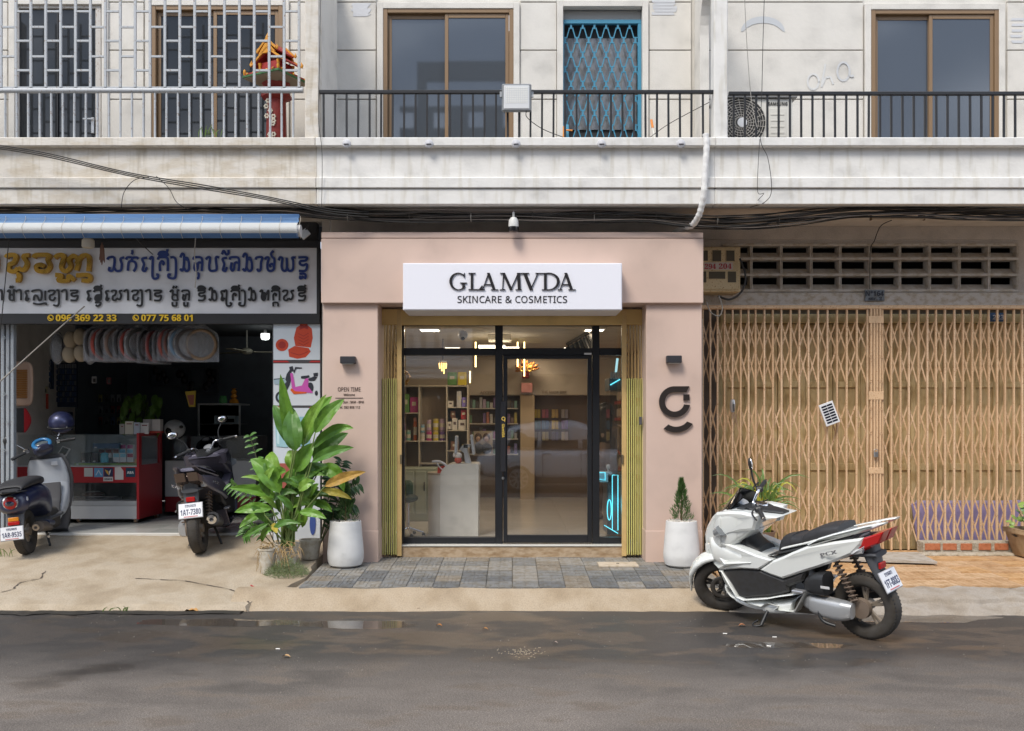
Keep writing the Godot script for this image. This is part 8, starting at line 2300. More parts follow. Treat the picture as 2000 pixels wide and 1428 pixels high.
	var fe := []
	for k in 7:
		var a := deg_to_rad(8 + 17.0 * k)
		var r0 := 0.262
		var r1 := 0.29 + 0.03 * sin(PI * k / 6.0)
		fe.append([1.315 + cos(a) * r0, 0.258 + sin(a) * r0, 1.315 + cos(a) * r1, 0.258 + sin(a) * r1, 0.02 + 0.06 * sin(PI * minf(1.0, (k + 0.3) / 4.0) / 2), 3.0, 0.0])
	obj(MB.new().body(fe, 4, 16), "front_fender", paint, fk)
	var fo := MB.new()
	for s in [-1.0, 1.0]: fo.tube([Vector3(1.30, 0.24, s * 0.085), Vector3(1.12, 0.62, s * 0.085)], 0.022, 10)
	obj(fo, "fork", M(0.12, 0.12, 0.12, 0.4, 0.6), fk)
	var hb := curve([Vector3(0.885, 1.035, -0.2), Vector3(0.90, 1.045, -0.12), Vector3(0.95, 0.975, -0.06), Vector3(0.955, 0.96, 0.0), Vector3(0.95, 0.975, 0.06), Vector3(0.90, 1.045, 0.12), Vector3(0.885, 1.035, 0.2)])
	obj(MB.new().tube(hb, 0.013, 10), "handlebar", mats.chrome, fk)
	obj(MB.new().body([[0.9, 0.93, 0.9, 0.985, 0.05, 2.6, 0], [0.98, 0.93, 0.97, 0.985, 0.07, 2.6, 0], [1.04, 0.94, 1.03, 0.98, 0.04, 2.4, 0]], 4, 16), "bar_clamp", mats.chrome, fk)
	for s in [-1.0, 1.0]:
		var gpp := obj(MB.new().tube([Vector3(0.885, 1.035, s * 0.2), Vector3(0.85, 1.025, s * 0.34)], 0.0185, 12), "grip", mats.blackp, fk)
		obj(MB.new().tube([Vector3(0.85, 1.025, s * 0.34), Vector3(0.844, 1.023, s * 0.362)], 0.016, 12), "bar_end", mats.chrome, gpp)
		obj(MB.new().box(Vector3(0.89, 1.035, s * 0.185), Vector3(0.06, 0.05, 0.055), 0.012), "switch_block", mats.blackp, gpp)
		obj(MB.new().tube(curve([Vector3(0.93, 1.035, s * 0.19), Vector3(0.94, 1.03, s * 0.25), Vector3(0.905, 1.02, s * 0.35)]), 0.007, 6), "brake_lever", mats.blackp if stand else mats.chrome, gpp)
	for s in mirrors:
		var st := obj(MB.new().tube(curve([Vector3(0.91, 1.05, s * 0.18), Vector3(0.93, 1.14, s * 0.2), Vector3(0.93, 1.21, s * (0.22 if stand else 0.26))]), 0.008, 8), "mirror_stalk", mats.blackp, fk)
		var c := Vector3(0.93, 1.255, s * (0.225 if stand else 0.29))
		obj(MB.new().ball(c, Vector3(0.02, 0.06 if stand else 0.04, 0.04 if stand else 0.065), 12), "mirror_shell", mats.blackp, st)
		obj(MB.new().ball(c + Vector3(-0.01, 0, 0), Vector3(0.013, 0.052 if stand else 0.036, 0.034 if stand else 0.058), 12), "mirror_glass", mats.chrome, st)
	# smoked screen
	var rows := []
	for k in 7:
		var v := k / 6.0
		var line := PackedVector3Array()
		for j in 11:
			var u := j / 5.0 - 1.0
			var ww := lerpf(0.17, 0.1, v * v)
			line.append(Vector3(lerpf(1.27, 1.07, v) - 0.14 * u * u * (1.0 - 0.3 * v), lerpf(0.9, 1.115, v) - 0.05 * u * u * v, u * ww))
		rows.append(line)
	var sm := MB.new().grid(rows)
	var rows2 := []
	for l in rows:
		var line := PackedVector3Array()
		for q in l: line.append(q + Vector3(-0.006, -0.004, 0))
		rows2.append(line)
	sm.grid(rows2)
	obj(sm, "windscreen", M(0.006, 0.006, 0.007, 0.06), t)
	obj(MB.new().lathe([Vector2(0.05, -0.02), Vector2(0.055, 0.012), Vector2(0.046, 0.016), Vector2(0.0, 0.012)], 20, Transform3D(Basis(Vector3.BACK, 0.5), Vector3(1.06, 0.99, 0))), "speedometer", M(0.35, 0.36, 0.38, 0.2), t)

func retro_scooter(xf: Transform3D) -> void:
	var t := local_thing("motor_scooter", "navy retro scooter with round red tail light and blue dash", "scooter", xf, "parked motor scooters")
	var navy := M(0.012, 0.018, 0.06, 0.25)
	navy.clearcoat_enabled = true
	navy.clearcoat = 1.0
	var sil := M(0.42, 0.45, 0.49, 0.35)
	var gr := M(0.09, 0.09, 0.095, 0.45)
	var bk: Material = mats.blackp
	for e in [["rear_cowl", [[-0.27, 0.54, -0.26, 0.64, 0.07, 2.2, 0], [-0.2, 0.46, -0.19, 0.70, 0.155, 2.4, 0], [0.0, 0.47, 0.0, 0.71, 0.18, 2.6, 0], [0.25, 0.43, 0.25, 0.70, 0.18, 2.8, 0], [0.45, 0.3, 0.46, 0.66, 0.16, 2.8, 0], [0.53, 0.28, 0.54, 0.55, 0.12, 2.6, 0]], navy],
		["seat", [[-0.24, 0.69, -0.22, 0.735, 0.1, 2.6, 0], [-0.1, 0.70, -0.1, 0.785, 0.145, 2.8, 0], [0.2, 0.69, 0.2, 0.785, 0.15, 2.8, 0], [0.42, 0.66, 0.43, 0.76, 0.12, 2.6, 0], [0.5, 0.64, 0.51, 0.71, 0.06, 2.4, 0]], mats.seat],
		["grab_rail", [[-0.31, 0.695, -0.31, 0.715, 0.08, 2.6, 0], [-0.2, 0.685, -0.2, 0.70, 0.15, 3.0, 0], [0.0, 0.69, 0.0, 0.70, 0.165, 3.0, 0]], bk],
		["floor_board", [[0.45, 0.26, 0.45, 0.31, 0.16, 3.4, 0], [0.7, 0.26, 0.7, 0.31, 0.18, 3.4, 0], [0.86, 0.28, 0.84, 0.36, 0.18, 3.2, 0]], gr],
		["leg_shield", [[0.85, 0.24, 0.79, 0.32, 0.14, 3.0, 0], [0.93, 0.3, 0.84, 0.5, 0.195, 3.0, 0], [0.98, 0.55, 0.88, 0.62, 0.215, 3.0, 0], [0.98, 0.72, 0.88, 0.75, 0.21, 3.0, 0], [0.96, 0.88, 0.88, 0.88, 0.17, 2.8, 0], [0.93, 0.96, 0.89, 0.95, 0.1, 2.4, 0]], sil],
		["inner_panel", [[0.82, 0.36, 0.78, 0.42, 0.13, 3.0, 0], [0.87, 0.6, 0.82, 0.62, 0.15, 3.0, 0], [0.88, 0.82, 0.83, 0.82, 0.13, 3.0, 0]], gr],
		["shield_rim", [[1.0, 0.28, 0.93, 0.34, 0.18, 3.0, 0], [1.03, 0.55, 0.97, 0.6, 0.235, 3.0, 0], [1.02, 0.75, 0.97, 0.77, 0.228, 3.0, 0], [1.0, 0.92, 0.95, 0.92, 0.17, 2.8, 0], [0.97, 0.985, 0.94, 0.98, 0.09, 2.4, 0]], gr],
		["front_fender", [[1.38, 0.3, 1.42, 0.34, 0.04, 2.4, 0], [1.28, 0.44, 1.3, 0.5, 0.075, 2.6, 0], [1.1, 0.44, 1.08, 0.5, 0.075, 2.6, 0], [0.98, 0.32, 0.95, 0.36, 0.06, 2.4, 0]], navy],
		["rear_fender", [[-0.02, 0.5, -0.1, 0.52, 0.085, 3, 0], [-0.16, 0.44, -0.21, 0.46, 0.085, 3, 0], [-0.23, 0.32, -0.26, 0.33, 0.08, 3, 0], [-0.27, 0.23, -0.29, 0.235, 0.06, 3, 0]], gr],
		["muffler", [[0.3, 0.17, 0.3, 0.25, 0.04, 2.0, 0.13], [0.12, 0.2, 0.12, 0.31, 0.058, 2.0, 0.16], [-0.1, 0.24, -0.1, 0.35, 0.058, 2.0, 0.17], [-0.17, 0.265, -0.17, 0.335, 0.036, 2.0, 0.17]], M(0.12, 0.1, 0.085, 0.5, 0.3)],
		["muffler_guard", [[0.1, 0.26, 0.1, 0.325, 0.045, 2.4, 0.175], [-0.1, 0.3, -0.1, 0.365, 0.045, 2.4, 0.185]], M(0.03, 0.04, 0.08, 0.3)],
		["gear_case", [[0.4, 0.18, 0.4, 0.3, 0.07, 3, -0.08], [0.0, 0.17, 0.0, 0.3, 0.06, 3, -0.12]], M(0.14, 0.12, 0.1, 0.6)],
		["engine_block", [[0.42, 0.2, 0.42, 0.4, 0.1, 3, 0.02], [0.15, 0.28, 0.15, 0.42, 0.08, 3, 0.02]], M(0.06, 0.055, 0.05, 0.7)]]:
		var o := obj(MB.new().body(e[1], 5, 22), e[0], e[2], t)
		if e[0] == "muffler": obj(MB.new().lathe([Vector2(0.036, 0.0), Vector2(0.034, 0.012), Vector2(0.018, 0.012), Vector2(0.016, 0.0)], 16, Transform3D(Basis(Vector3.BACK, PI / 2 + 0.25), Vector3(-0.168, 0.3, 0.17))), "muffler_tip", M(0.35, 0.3, 0.25, 0.4, 0.6), o)
	var tl := obj(MB.new().lathe([Vector2(0.075, -0.02), Vector2(0.078, 0.01), Vector2(0.06, 0.016)], 24, Transform3D(Basis(Vector3.BACK, PI / 2), Vector3(-0.268, 0.59, 0))), "tail_light_rim", mats.chrome, t)
	obj(MB.new().ball(Vector3(-0.272, 0.59, 0), Vector3(0.035, 0.068, 0.068), 18), "tail_lens", mats.red_lens, tl)
	for s in [-1.0, 1.0]: obj(MB.new().ball(Vector3(-0.205, 0.585, s * 0.125), Vector3(0.03, 0.05, 0.022), 12, Basis(Vector3.RIGHT, s * 0.3)), "indicator", M(0.5, 0.5, 0.5, 0.12), t)
	obj(MB.new().box(Vector3(-0.255, 0.42, 0.0), Vector3(0.02, 0.04, 0.1), 0.004), "amber_reflector", M(0.7, 0.25, 0.02, 0.25), t)
	obj(MB.new().box(Vector3(-0.262, 0.38, 0.0), Vector3(0.02, 0.035, 0.11), 0.004), "red_reflector", mats.red_lens, t)
	plate(t, Transform3D(Basis(Vector3.UP, -PI / 2) * Basis(Vector3.RIGHT, -0.25), Vector3(-0.295, 0.285, -0.02)), "1AR-9535", 0.21, 0.13)
	wheel(t, Vector3(0, 0.24, 0), 0.24, 0.11, mats.dusty_rim, 5, false)
	wheel(t, Vector3(1.2, 0.24, 0), 0.24, 0.095, mats.dusty_rim, 5, false, "wheel")
	obj(spring(Vector3(0.14, 0.5, -0.11), Vector3(0.02, 0.27, -0.11), 0.026, 8), "shock_spring", M(0.1, 0.1, 0.1, 0.5), t)
	obj(MB.new().tube([Vector3(0.32, 0.16, 0.1), Vector3(0.22, 0.02, 0.15)], 0.013, 8), "centre_stand", mats.blackp, t)
	obj(MB.new().tube([Vector3(0.2, 0.15, 0.15), Vector3(0.1, 0.14, 0.19)], 0.014, 8), "foot_peg", mats.steel, t)
	# bars, turned left
	var fk := Node3D.new()
	fk.name = "front_assembly"
	t.add_child(fk)
	var b := Basis(Vector3(-0.42, 0.91, 0).normalized(), 0.5)
	var p0 := Vector3(0.92, 0.95, 0)
	fk.transform = Transform3D(b, p0 - b * p0)
	origin[fk] = Vector3.ZERO
	var hd := obj(MB.new().body([[0.8, 0.99, 0.79, 1.03, 0.075, 2.4, 0], [0.87, 0.93, 0.86, 1.06, 0.1, 2.6, 0], [0.97, 0.93, 0.97, 1.07, 0.1, 2.6, 0], [1.05, 0.97, 1.05, 1.04, 0.07, 2.4, 0]], 5, 20), "handlebar_cover", navy, fk)
	obj(MB.new().torus(Transform3D(Basis(Vector3.UP, -PI / 2) * Basis(Vector3.RIGHT, -1.0), Vector3(0.87, 1.06, 0)), 0.085, 0.022, 28, 8, 0.8), "dash_ring", M(0.03, 0.16, 0.36, 0.25), hd)
	obj(MB.new().ball(Vector3(0.875, 1.058, 0), Vector3(0.045, 0.02, 0.075), 16, Basis(Vector3.BACK, 0.5)), "speedometer", M(0.1, 0.12, 0.13, 0.1), hd)
	for s in [-1.0, 1.0]:
		var g := obj(MB.new().tube([Vector3(0.89, 1.03, s * 0.16), Vector3(0.83, 1.0, s * 0.34)], 0.018, 10), "grip", bk, fk)
		obj(MB.new().box(Vector3(0.89, 1.035, s * 0.17), Vector3(0.05, 0.05, 0.06), 0.01), "switch_block", mats.chrome, g)
		var st := obj(MB.new().tube(curve([Vector3(0.91, 1.05, s * 0.17), Vector3(0.93, 1.14, s * 0.24), Vector3(0.93, 1.18, s * 0.27)]), 0.007, 6), "mirror_stalk", mats.chrome, fk)
		if s < 0: obj(MB.new().ball(Vector3(0.93, 1.2, s * 0.29), Vector3(0.018, 0.055, 0.06), 14), "mirror_shell", bk, st)
	obj(MB.new().box(Vector3(0.85, 0.83, 0.11), Vector3(0.01, 0.05, 0.07), 0.006), "key_panel", M(0.55, 0.57, 0.6, 0.3), t)
	# helmet hung on the right mirror
	var hp: Vector3 = xf * (fk.transform * Vector3(0.93, 1.22, 0.28))
	var hl := thing("helmet", "glossy dark blue helmet hung on navy scooter's mirror", "helmet", hp)
	var hm := M(0.02, 0.028, 0.1, 0.28, 0.35)
	hm.clearcoat_enabled = true
	hm.clearcoat = 1.0
	obj(MB.new().ball(hp, Vector3(0.135, 0.125, 0.15), 26), "shell", hm, hl)
	obj(MB.new().torus(Transform3D(Basis(Vector3.RIGHT, PI / 2 + 0.15), hp + Vector3(0, -0.055, 0)), 0.128, 0.012, 26, 6), "rim_trim", mats.blackp, hl)
	obj(MB.new().tube(curve([hp + Vector3(-0.08, -0.09, 0.06), hp + Vector3(-0.05, -0.16, 0.05), hp + Vector3(0.03, -0.15, 0.03)]), 0.008, 5), "chin_strap", mats.blackp, hl)
	for k in 5: obj(MB.new().ball(hp + Vector3(-0.11 + 0.055 * k, -0.03 - 0.012 * absf(k - 2), 0.138 - 0.02 * absf(k - 2)), Vector3(0.006, 0.006, 0.004), 8), "rivet", mats.chrome, hl)

func pose(rear: Vector3, front: Vector3, lean: float) -> Transform3D:
	var f := (front - rear).normalized()
	var r := f.cross(Vector3.UP).normalized()
	var b := Basis(f, r.cross(f).normalized(), r)
	b = Basis(f, -deg_to_rad(lean)) * b
	return Transform3D(b, rear)

func vehicles() -> void:
	mats.tyre = weathered(0.06, 0.054, 0.048, 0.85, T.dirty, Vector3(2, 2, 2), T.grain, Vector3(2, 2, 2))
	mats.scuffed = weathered(0.035, 0.035, 0.037, 0.42, T.dirty, Vector3(3, 3, 3))
	mats.seat = M(0.028, 0.028, 0.031, 0.55)
	mats.dusty_rim = weathered(0.26, 0.22, 0.18, 0.6, T.dirty, Vector3(4, 4, 4))
	var rl := M(0.42, 0.012, 0.012, 0.1)
	mats.red_lens = rl
	var wp := M(0.70, 0.72, 0.70, 0.22)
	wp.clearcoat_enabled = true
	wp.clearcoat = 1.0
	wp.clearcoat_roughness = 0.05
	maxi_scooter(pose(Vector3(2.746, 0, -7.08), Vector3(1.896, 0.0, -8.06), 8.0), "white and black maxi scooter on side stand by the kerb", wp, rl, "1FT-8883", 0.6, [1.0], true)
	var vp := M(0.12, 0.115, 0.16, 0.32, 0.35)
	vp.clearcoat_enabled = true
	vp.clearcoat = 0.8
	maxi_scooter(pose(Vector3(X(392, 9.66), walk_y(-3.3, -9.66) - 0.002, -9.66), Vector3(X(392, 9.66) - 0.17, 0.4, -10.95), 6.0), "grey violet maxi scooter parked nose-in before the glass cases", vp, M(0.13, 0.1, 0.09, 0.15, 0.6), "1AT-7380", 0.45, [-1.0, 1.0], false)
	retro_scooter(pose(Vector3(X(55, 9.62), walk_y(-5.1, -9.62) - 0.002, -9.62), Vector3(X(55, 9.62) - 0.2, 0.39, -10.8), 6.0))

func leaf_mesh(mb: MB, base: Vector3, mid: Vector3, tip: Vector3, w: float, face: Vector3, fold := 0.25, n := 9) -> void:
	var rows := []
	for i in n + 1:
		var t := float(i) / n
		var c := base.lerp(mid, t).lerp(mid.lerp(tip, t), t)
		var tg := ((mid - base) * (1.0 - t) + (tip - mid) * t).normalized()
		var s := tg.cross(face).normalized()
		var up := s.cross(tg).normalized()
		var hw := w * 0.5 * pow(sin(PI * pow(clampf(t, 0.0, 1.0), 0.82)), 0.75) if i > 0 and i < n else 0.001
		var line := PackedVector3Array()
		for u in [-1.0, -0.55, -0.07, 0.07, 0.55, 1.0]: line.append(c + s * u * hw + up * (absf(u) * fold * hw + 0.14 * hw * sin(t * 17.0 + u * 3.0 + base.x * 9.0) * absf(u)))
		rows.append(line)
	# pale midrib, slightly uneven blades
	var tone := 0.82 + 0.36 * absf(sin(base.x * 37.0 + tip.y * 23.0))
	for i in n:
		for k in 5:
			var g := (1.5 if k == 2 else (0.9 + 0.14 * ((i + k) % 2))) * tone
			mb.col = Color(g, g, g * (0.8 if k == 2 else 1.0))
			var a: Vector3 = rows[i][k]
			var b: Vector3 = rows[i][k + 1]
			var e: Vector3 = rows[i + 1][k + 1]
			var f: Vector3 = rows[i + 1][k]
			var na := (b - a).cross(rows[mini(i + 1, n)][k] - rows[maxi(i - 1, 0)][k]).normalized()
			var nb := (e - f).cross(rows[mini(i + 2, n)][k] - rows[i][k]).normalized()
			mb.tri(a, b, e, na, na, nb)
			mb.tri(a, e, f, na, nb, nb)
	mb.col = Color.WHITE

func leaf_mat(r: float, g: float, b: float) -> StandardMaterial3D:
	var m := weathered(r, g, b, 0.42, T.leaf, Vector3(3, 3, 3))
	m.vertex_color_use_as_albedo = true
	m.backlight_enabled = true
	m.backlight = Color(0.45, 0.5, 0.2)
	return m

func stone_pot(px: float, label: String) -> Vector3:
	var d := 9.33
	var b := Vector3(X(px, d), 0.2, -d)
	var t := thing("potted_conifer", label, "potted plant", b, "white pots at the pink pillars")
	var wm := weathered(0.70, 0.70, 0.69, 0.45, T.blotch, Vector3(0.8, 0.8, 0.8), T.fleck, Vector3(4, 4, 4))
	var h := Y(1017, d) - b.y
	obj(MB.new().lathe([Vector2(0.0, 0.0), Vector2(0.135, 0.0), Vector2(0.165, 0.02), Vector2(0.18, 0.07), Vector2(0.183, 0.13), Vector2(0.175, 0.24), Vector2(0.163, h * 0.8), Vector2(0.156, h - 0.006), Vector2(0.152, h), Vector2(0.143, h), Vector2(0.14, h - 0.03)], 36, Transform3D(Basis(), b)), "pot", wm, t)
	var gv := MB.new()
	for k in 150:
		var a := rng.randf() * TAU
		var r := sqrt(rng.randf()) * 0.14
		gv.ball(b + Vector3(cos(a) * r, h - 0.016 + rng.randf() * 0.014, sin(a) * r), Vector3(0.013, 0.009, 0.011) * rng.randf_range(0.7, 1.3), 6, Basis(Vector3.UP, rng.randf() * 6.0))
	obj(gv, "gravel", M(0.56, 0.52, 0.46, 0.8), t).set_meta("kind", "stuff")
	obj(MB.new().tube([b + Vector3(0, h - 0.03, 0), b + Vector3(0, h + 0.3, 0)], [0.012, 0.004], 6), "stem", M(0.1, 0.06, 0.03, 0.9), t)
	var fo := MB.new()
	for k in 2200:
		var v := pow(rng.randf(), 0.75)
		var a := rng.randf() * TAU
		var r := 0.125 * (1.0 - v * 0.93) * (0.35 + 0.65 * sqrt(rng.randf())) * (0.85 + 0.3 * sin(v * 18.0 + a * 3.0))
		var p := b + Vector3(cos(a) * r, h + v * 0.42, sin(a) * r)
		var dir := Vector3(cos(a) * 0.55 + rng.randf_range(-0.3, 0.3), 1.0, sin(a) * 0.55 + rng.randf_range(-0.3, 0.3)).normalized() * rng.randf_range(0.02, 0.042)
		var s := dir.cross(Vector3(rng.randf() - 0.5, rng.randf() - 0.5, rng.randf() - 0.5)).normalized() * 0.0038
		fo.flat(p - s, p + s, p + dir)
	obj(fo, "foliage", leaf_mat(0.075, 0.15, 0.045), t)
	return b

func planting() -> void:
	T.leaf = noise_tex(0.02, [[0.0, lin(0.75, 0.8, 0.5)], [0.5, grey(1.0)], [1.0, lin(1.1, 1.05, 0.8)]], 41, 4, 256)
	T.fleck = noise_tex(0.35, [[0.0, grey(0.55)], [0.22, grey(0.9)], [0.3, grey(1.0)], [1.0, grey(1.0)]], 43, 2)
	stone_pot(675, "white speckled pot with dwarf conifer beside the big leafy plant")
	stone_pot(1331, "white speckled pot with dwarf conifer below the ring emblem")
	ginger()
	# leafy shrubs with small leaflets around it
	shrub("young_shrub", "thin shrub with light pointed leaflets beside the poster panel", [[V(548, 1080, 9.4), V(520, 960, 9.5), V(488, 852, 9.5)], [V(548, 1080, 9.4), V(530, 980, 9.45), V(512, 905, 9.5)], [V(545, 1080, 9.4), V(500, 990, 9.3), V(452, 945, 9.3)], [V(545, 1080, 9.4), V(500, 1030, 9.3), V(476, 1045, 9.3)]], leaf_mat(0.085, 0.2, 0.04), 0.085, 0.026)
	shrub("dark_shrub", "dark green drooping shrub between leafy plant and white pot", [[V(622, 1070, 9.55), V(650, 960, 9.45), V(668, 902, 9.42)], [V(622, 1070, 9.55), V(665, 970, 9.42), V(700, 945, 9.4)], [V(622, 1070, 9.5), V(660, 1000, 9.4), V(690, 985, 9.35)], [V(622, 1070, 9.5), V(640, 980, 9.4), V(645, 930, 9.4)], [V(622, 1070, 9.5), V(650, 1010, 9.4), V(648, 995, 9.3)]], leaf_mat(0.03, 0.075, 0.025), 0.1, 0.03)
	# striped grass plant behind the white scooter
	var sp := thing("spider_plant", "potted plant of long arching green and yellow blades behind scooter", "plant", V(1490, 1078, 9.7))
	obj(MB.new().lathe([Vector2(0, 0), Vector2(0.11, 0), Vector2(0.14, 0.2), Vector2(0.15, 0.22), Vector2(0.13, 0.22)], 20, Transform3D(Basis(), V(1487, 1078, 9.7))), "pot", M(0.2, 0.13, 0.09, 0.8), sp)
	var ga := leaf_mat(0.12, 0.2, 0.045)
	var gy := leaf_mat(0.42, 0.40, 0.05)
	for k in 64:
		var b := V(1487, 1045, 9.7) + Vector3(rng.randf_range(-0.08, 0.08), 0, rng.randf_range(-0.08, 0.08))
		var a := rng.randf() * TAU
		var rr := rng.randf_range(0.12, 0.55)
		var hh := rng.randf_range(0.35, 0.8)
		var tip := b + Vector3(cos(a) * rr, hh * rng.randf_range(0.45, 1.0), sin(a) * rr * 0.5)
		var mb := MB.new()
		leaf_mesh(mb, b, b + Vector3(cos(a) * rr * 0.25, hh * 1.05, sin(a) * rr * 0.2), tip, rng.randf_range(0.016, 0.03), Vector3(0, 0.4, 1), 0.2, 7)
		obj(mb, "leaf", gy if k % 4 == 0 else ga, sp)
	for e in [[V(1475, 1045, 9.7), V(1490, 1000, 9.65), V(1523, 990, 9.6)], [V(1478, 1045, 9.7), V(1490, 1010, 9.65), V(1518, 1004, 9.6)], [V(1474, 1040, 9.7), V(1484, 985, 9.65), V(1502, 972, 9.6)]]:
		var mb := MB.new()
		leaf_mesh(mb, e[0], e[1], e[2], 0.055, Vector3(0, 0.4, 1), 0.2)
		obj(mb, "leaf", gy, sp)
	# clay pot at the frame edge
	var cd := 9.75
	var cp := thing("clay_pot", "weathered square clay planter with round pale leaves beside brick step", "planter", V(2010, 1092, cd))
	var cm := weathered(0.42, 0.30, 0.18, 0.9, T.dirty, Vector3(1.5, 1.5, 1.5), T.grain, Vector3.ONE, T.bump, 0.5)
	var cb := V(2016, 1092, cd)
	var sx := W(34, cd)
	obj(MB.new().lathe([Vector2(0.0, 0.03), Vector2(sx * 0.98, 0.03), Vector2(sx * 1.02, 0.045), Vector2(sx * 1.42, 0.27), Vector2(sx * 1.56, 0.275), Vector2(sx * 1.58, 0.325), Vector2(sx * 1.4, 0.325), Vector2(sx * 1.35, 0.28)], 4, Transform3D(Basis(Vector3.UP, PI / 4), cb)), "pot", cm, cp)
	for s in [-1.0, 1.0]: obj(MB.new().box(cb + Vector3(s * 0.09, 0.015, 0.08), Vector3(0.06, 0.03, 0.05), 0.005), "pot_foot", M(0.5, 0.48, 0.44, 0.8), cp)
	obj(MB.new().ball(cb + Vector3(0, 0.25, 0), Vector3(0.2, 0.04, 0.2), 12), "soil", M(0.05, 0.035, 0.025, 0.95), cp)
	var rl := leaf_mat(0.26, 0.38, 0.1)
	var rl2 := leaf_mat(0.14, 0.26, 0.12)
	for k in 46:
		var a := rng.randf() * TAU
		var r := rng.randf_range(0.02, 0.26)
		var p := cb + Vector3(cos(a) * r, 0.32 + rng.randf() * 0.3 * (1.2 - r * 2.0), sin(a) * r * 0.7)
		var mb := MB.new()
		mb.ball(p, Vector3(0.036, 0.006, 0.03) * rng.randf_range(0.7, 1.3), 10, Basis(Vector3(1, 0, 0), rng.randf_range(0.2, 1.0)) * Basis(Vector3.BACK, rng.randf_range(-0.5, 0.5)))
		obj(mb, "leaf", rl if k % 3 else rl2, cp)
		if k % 3 == 0: obj(MB.new().tube([cb + Vector3(0, 0.28, 0), p], 0.004, 4), "stem", rl2, cp)
	# pothos on the case in the dark shop
	var pt := thing("pothos", "trailing pothos plant in the dark parts shop", "plant", V(272, 848, 12.2))
	var pm := leaf_mat(0.10, 0.2, 0.03)
	for k in 60:
		var b := V(272 + rng.randf_range(-32, 40), 800 + rng.randf_range(-32, 34), 12.2 + rng.randf_range(-0.2, 0.2))
		var mb := MB.new()
		leaf_mesh(mb, b, b + Vector3(0.01, -0.06, 0.04), b + Vector3(rng.randf_range(-0.03, 0.03), -0.15, 0.05), 0.085, Vector3(rng.randf_range(-0.4, 0.4), 0.5, 1), 0.2, 6)
		obj(mb, "leaf", pm, pt)
	for k in 6: obj(MB.new().tube(curve([V(270, 838, 12.2), V(262 + k * 6, 800, 12.15), V(245 + k * 11, 775 + (k % 3) * 8, 12.15)]), 0.006, 5), "vine", M(0.07, 0.1, 0.03, 0.8), pt)
	obj(MB.new().lathe([Vector2(0, 0), Vector2(0.09, 0), Vector2(0.11, 0.12)], 16, Transform3D(Basis(), V(270, 850, 12.2))), "pot", M(0.12, 0.1, 0.09, 0.8), pt)
	# weeds
	for e in [[V(408, 268, DB + 0.04), 10, 0.11, "small grass tuft growing on the beige balcony ledge"], [V(222, 1198, 8.03), 9, 0.06, "small weed in the gutter below the ramp"], [V(4, 1062, 9.5), 14, 0.1, "weed patch at the far left of the ramp"]]:
		var mb := MB.new()
		for k in e[1]:
			var b: Vector3 = e[0] + Vector3(rng.randf_range(-0.12, 0.12), 0, rng.randf_range(-0.02, 0.02))
			if b.y < 1.0: b.y = walk_y(b.x, b.z) if b.z < -8.1 else 0.0
			leaf_mesh(mb, b, b + Vector3(rng.randf_range(-0.02, 0.02), e[2] * 0.7, 0), b + Vector3(rng.randf_range(-0.08, 0.08), e[2] * rng.randf_range(0.6, 1.1), 0.02), 0.009, Vector3.BACK, 0.1, 4)
		tag(obj(mb, "weed", leaf_mat(0.13, 0.2, 0.05)), e[3], "weed")

func shrub(called: String, label: String, twigs: Array, mat: Material, ll: float, lw: float) -> void:
	var t := thing(called, label, "shrub", twigs[0][0])
	for tw in twigs:
		var pts := curve(tw, 8)
		var rr := []
		for i in pts.size(): rr.append(lerpf(0.007, 0.0025, float(i) / pts.size()))
		obj(MB.new().tube(pts, rr, 5), "twig", M(0.09, 0.1, 0.04, 0.8), t)
		for i in range(5, pts.size()):
			for s in [-1.0, 1.0]:
				var tg: Vector3 = (pts[mini(i + 1, pts.size() - 1)] - pts[i - 1]).normalized()
				var side: Vector3 = tg.cross(Vector3.BACK).normalized() * s
				var dir: Vector3 = (side * 0.9 + tg * 0.5 + Vector3(0, -0.25, rng.randf_range(-0.2, 0.5))).normalized()
				var l := ll * rng.randf_range(0.7, 1.25)
				var mb := MB.new()
				leaf_mesh(mb, pts[i], pts[i] + dir * l * 0.5 + Vector3(0, 0.012, 0), pts[i] + dir * l + Vector3(0, -0.02, 0), lw * rng.randf_range(0.8, 1.25), Vector3(0.1, 0.5, 1).normalized(), 0.2, 5)
				obj(mb, "leaf", mat, t)

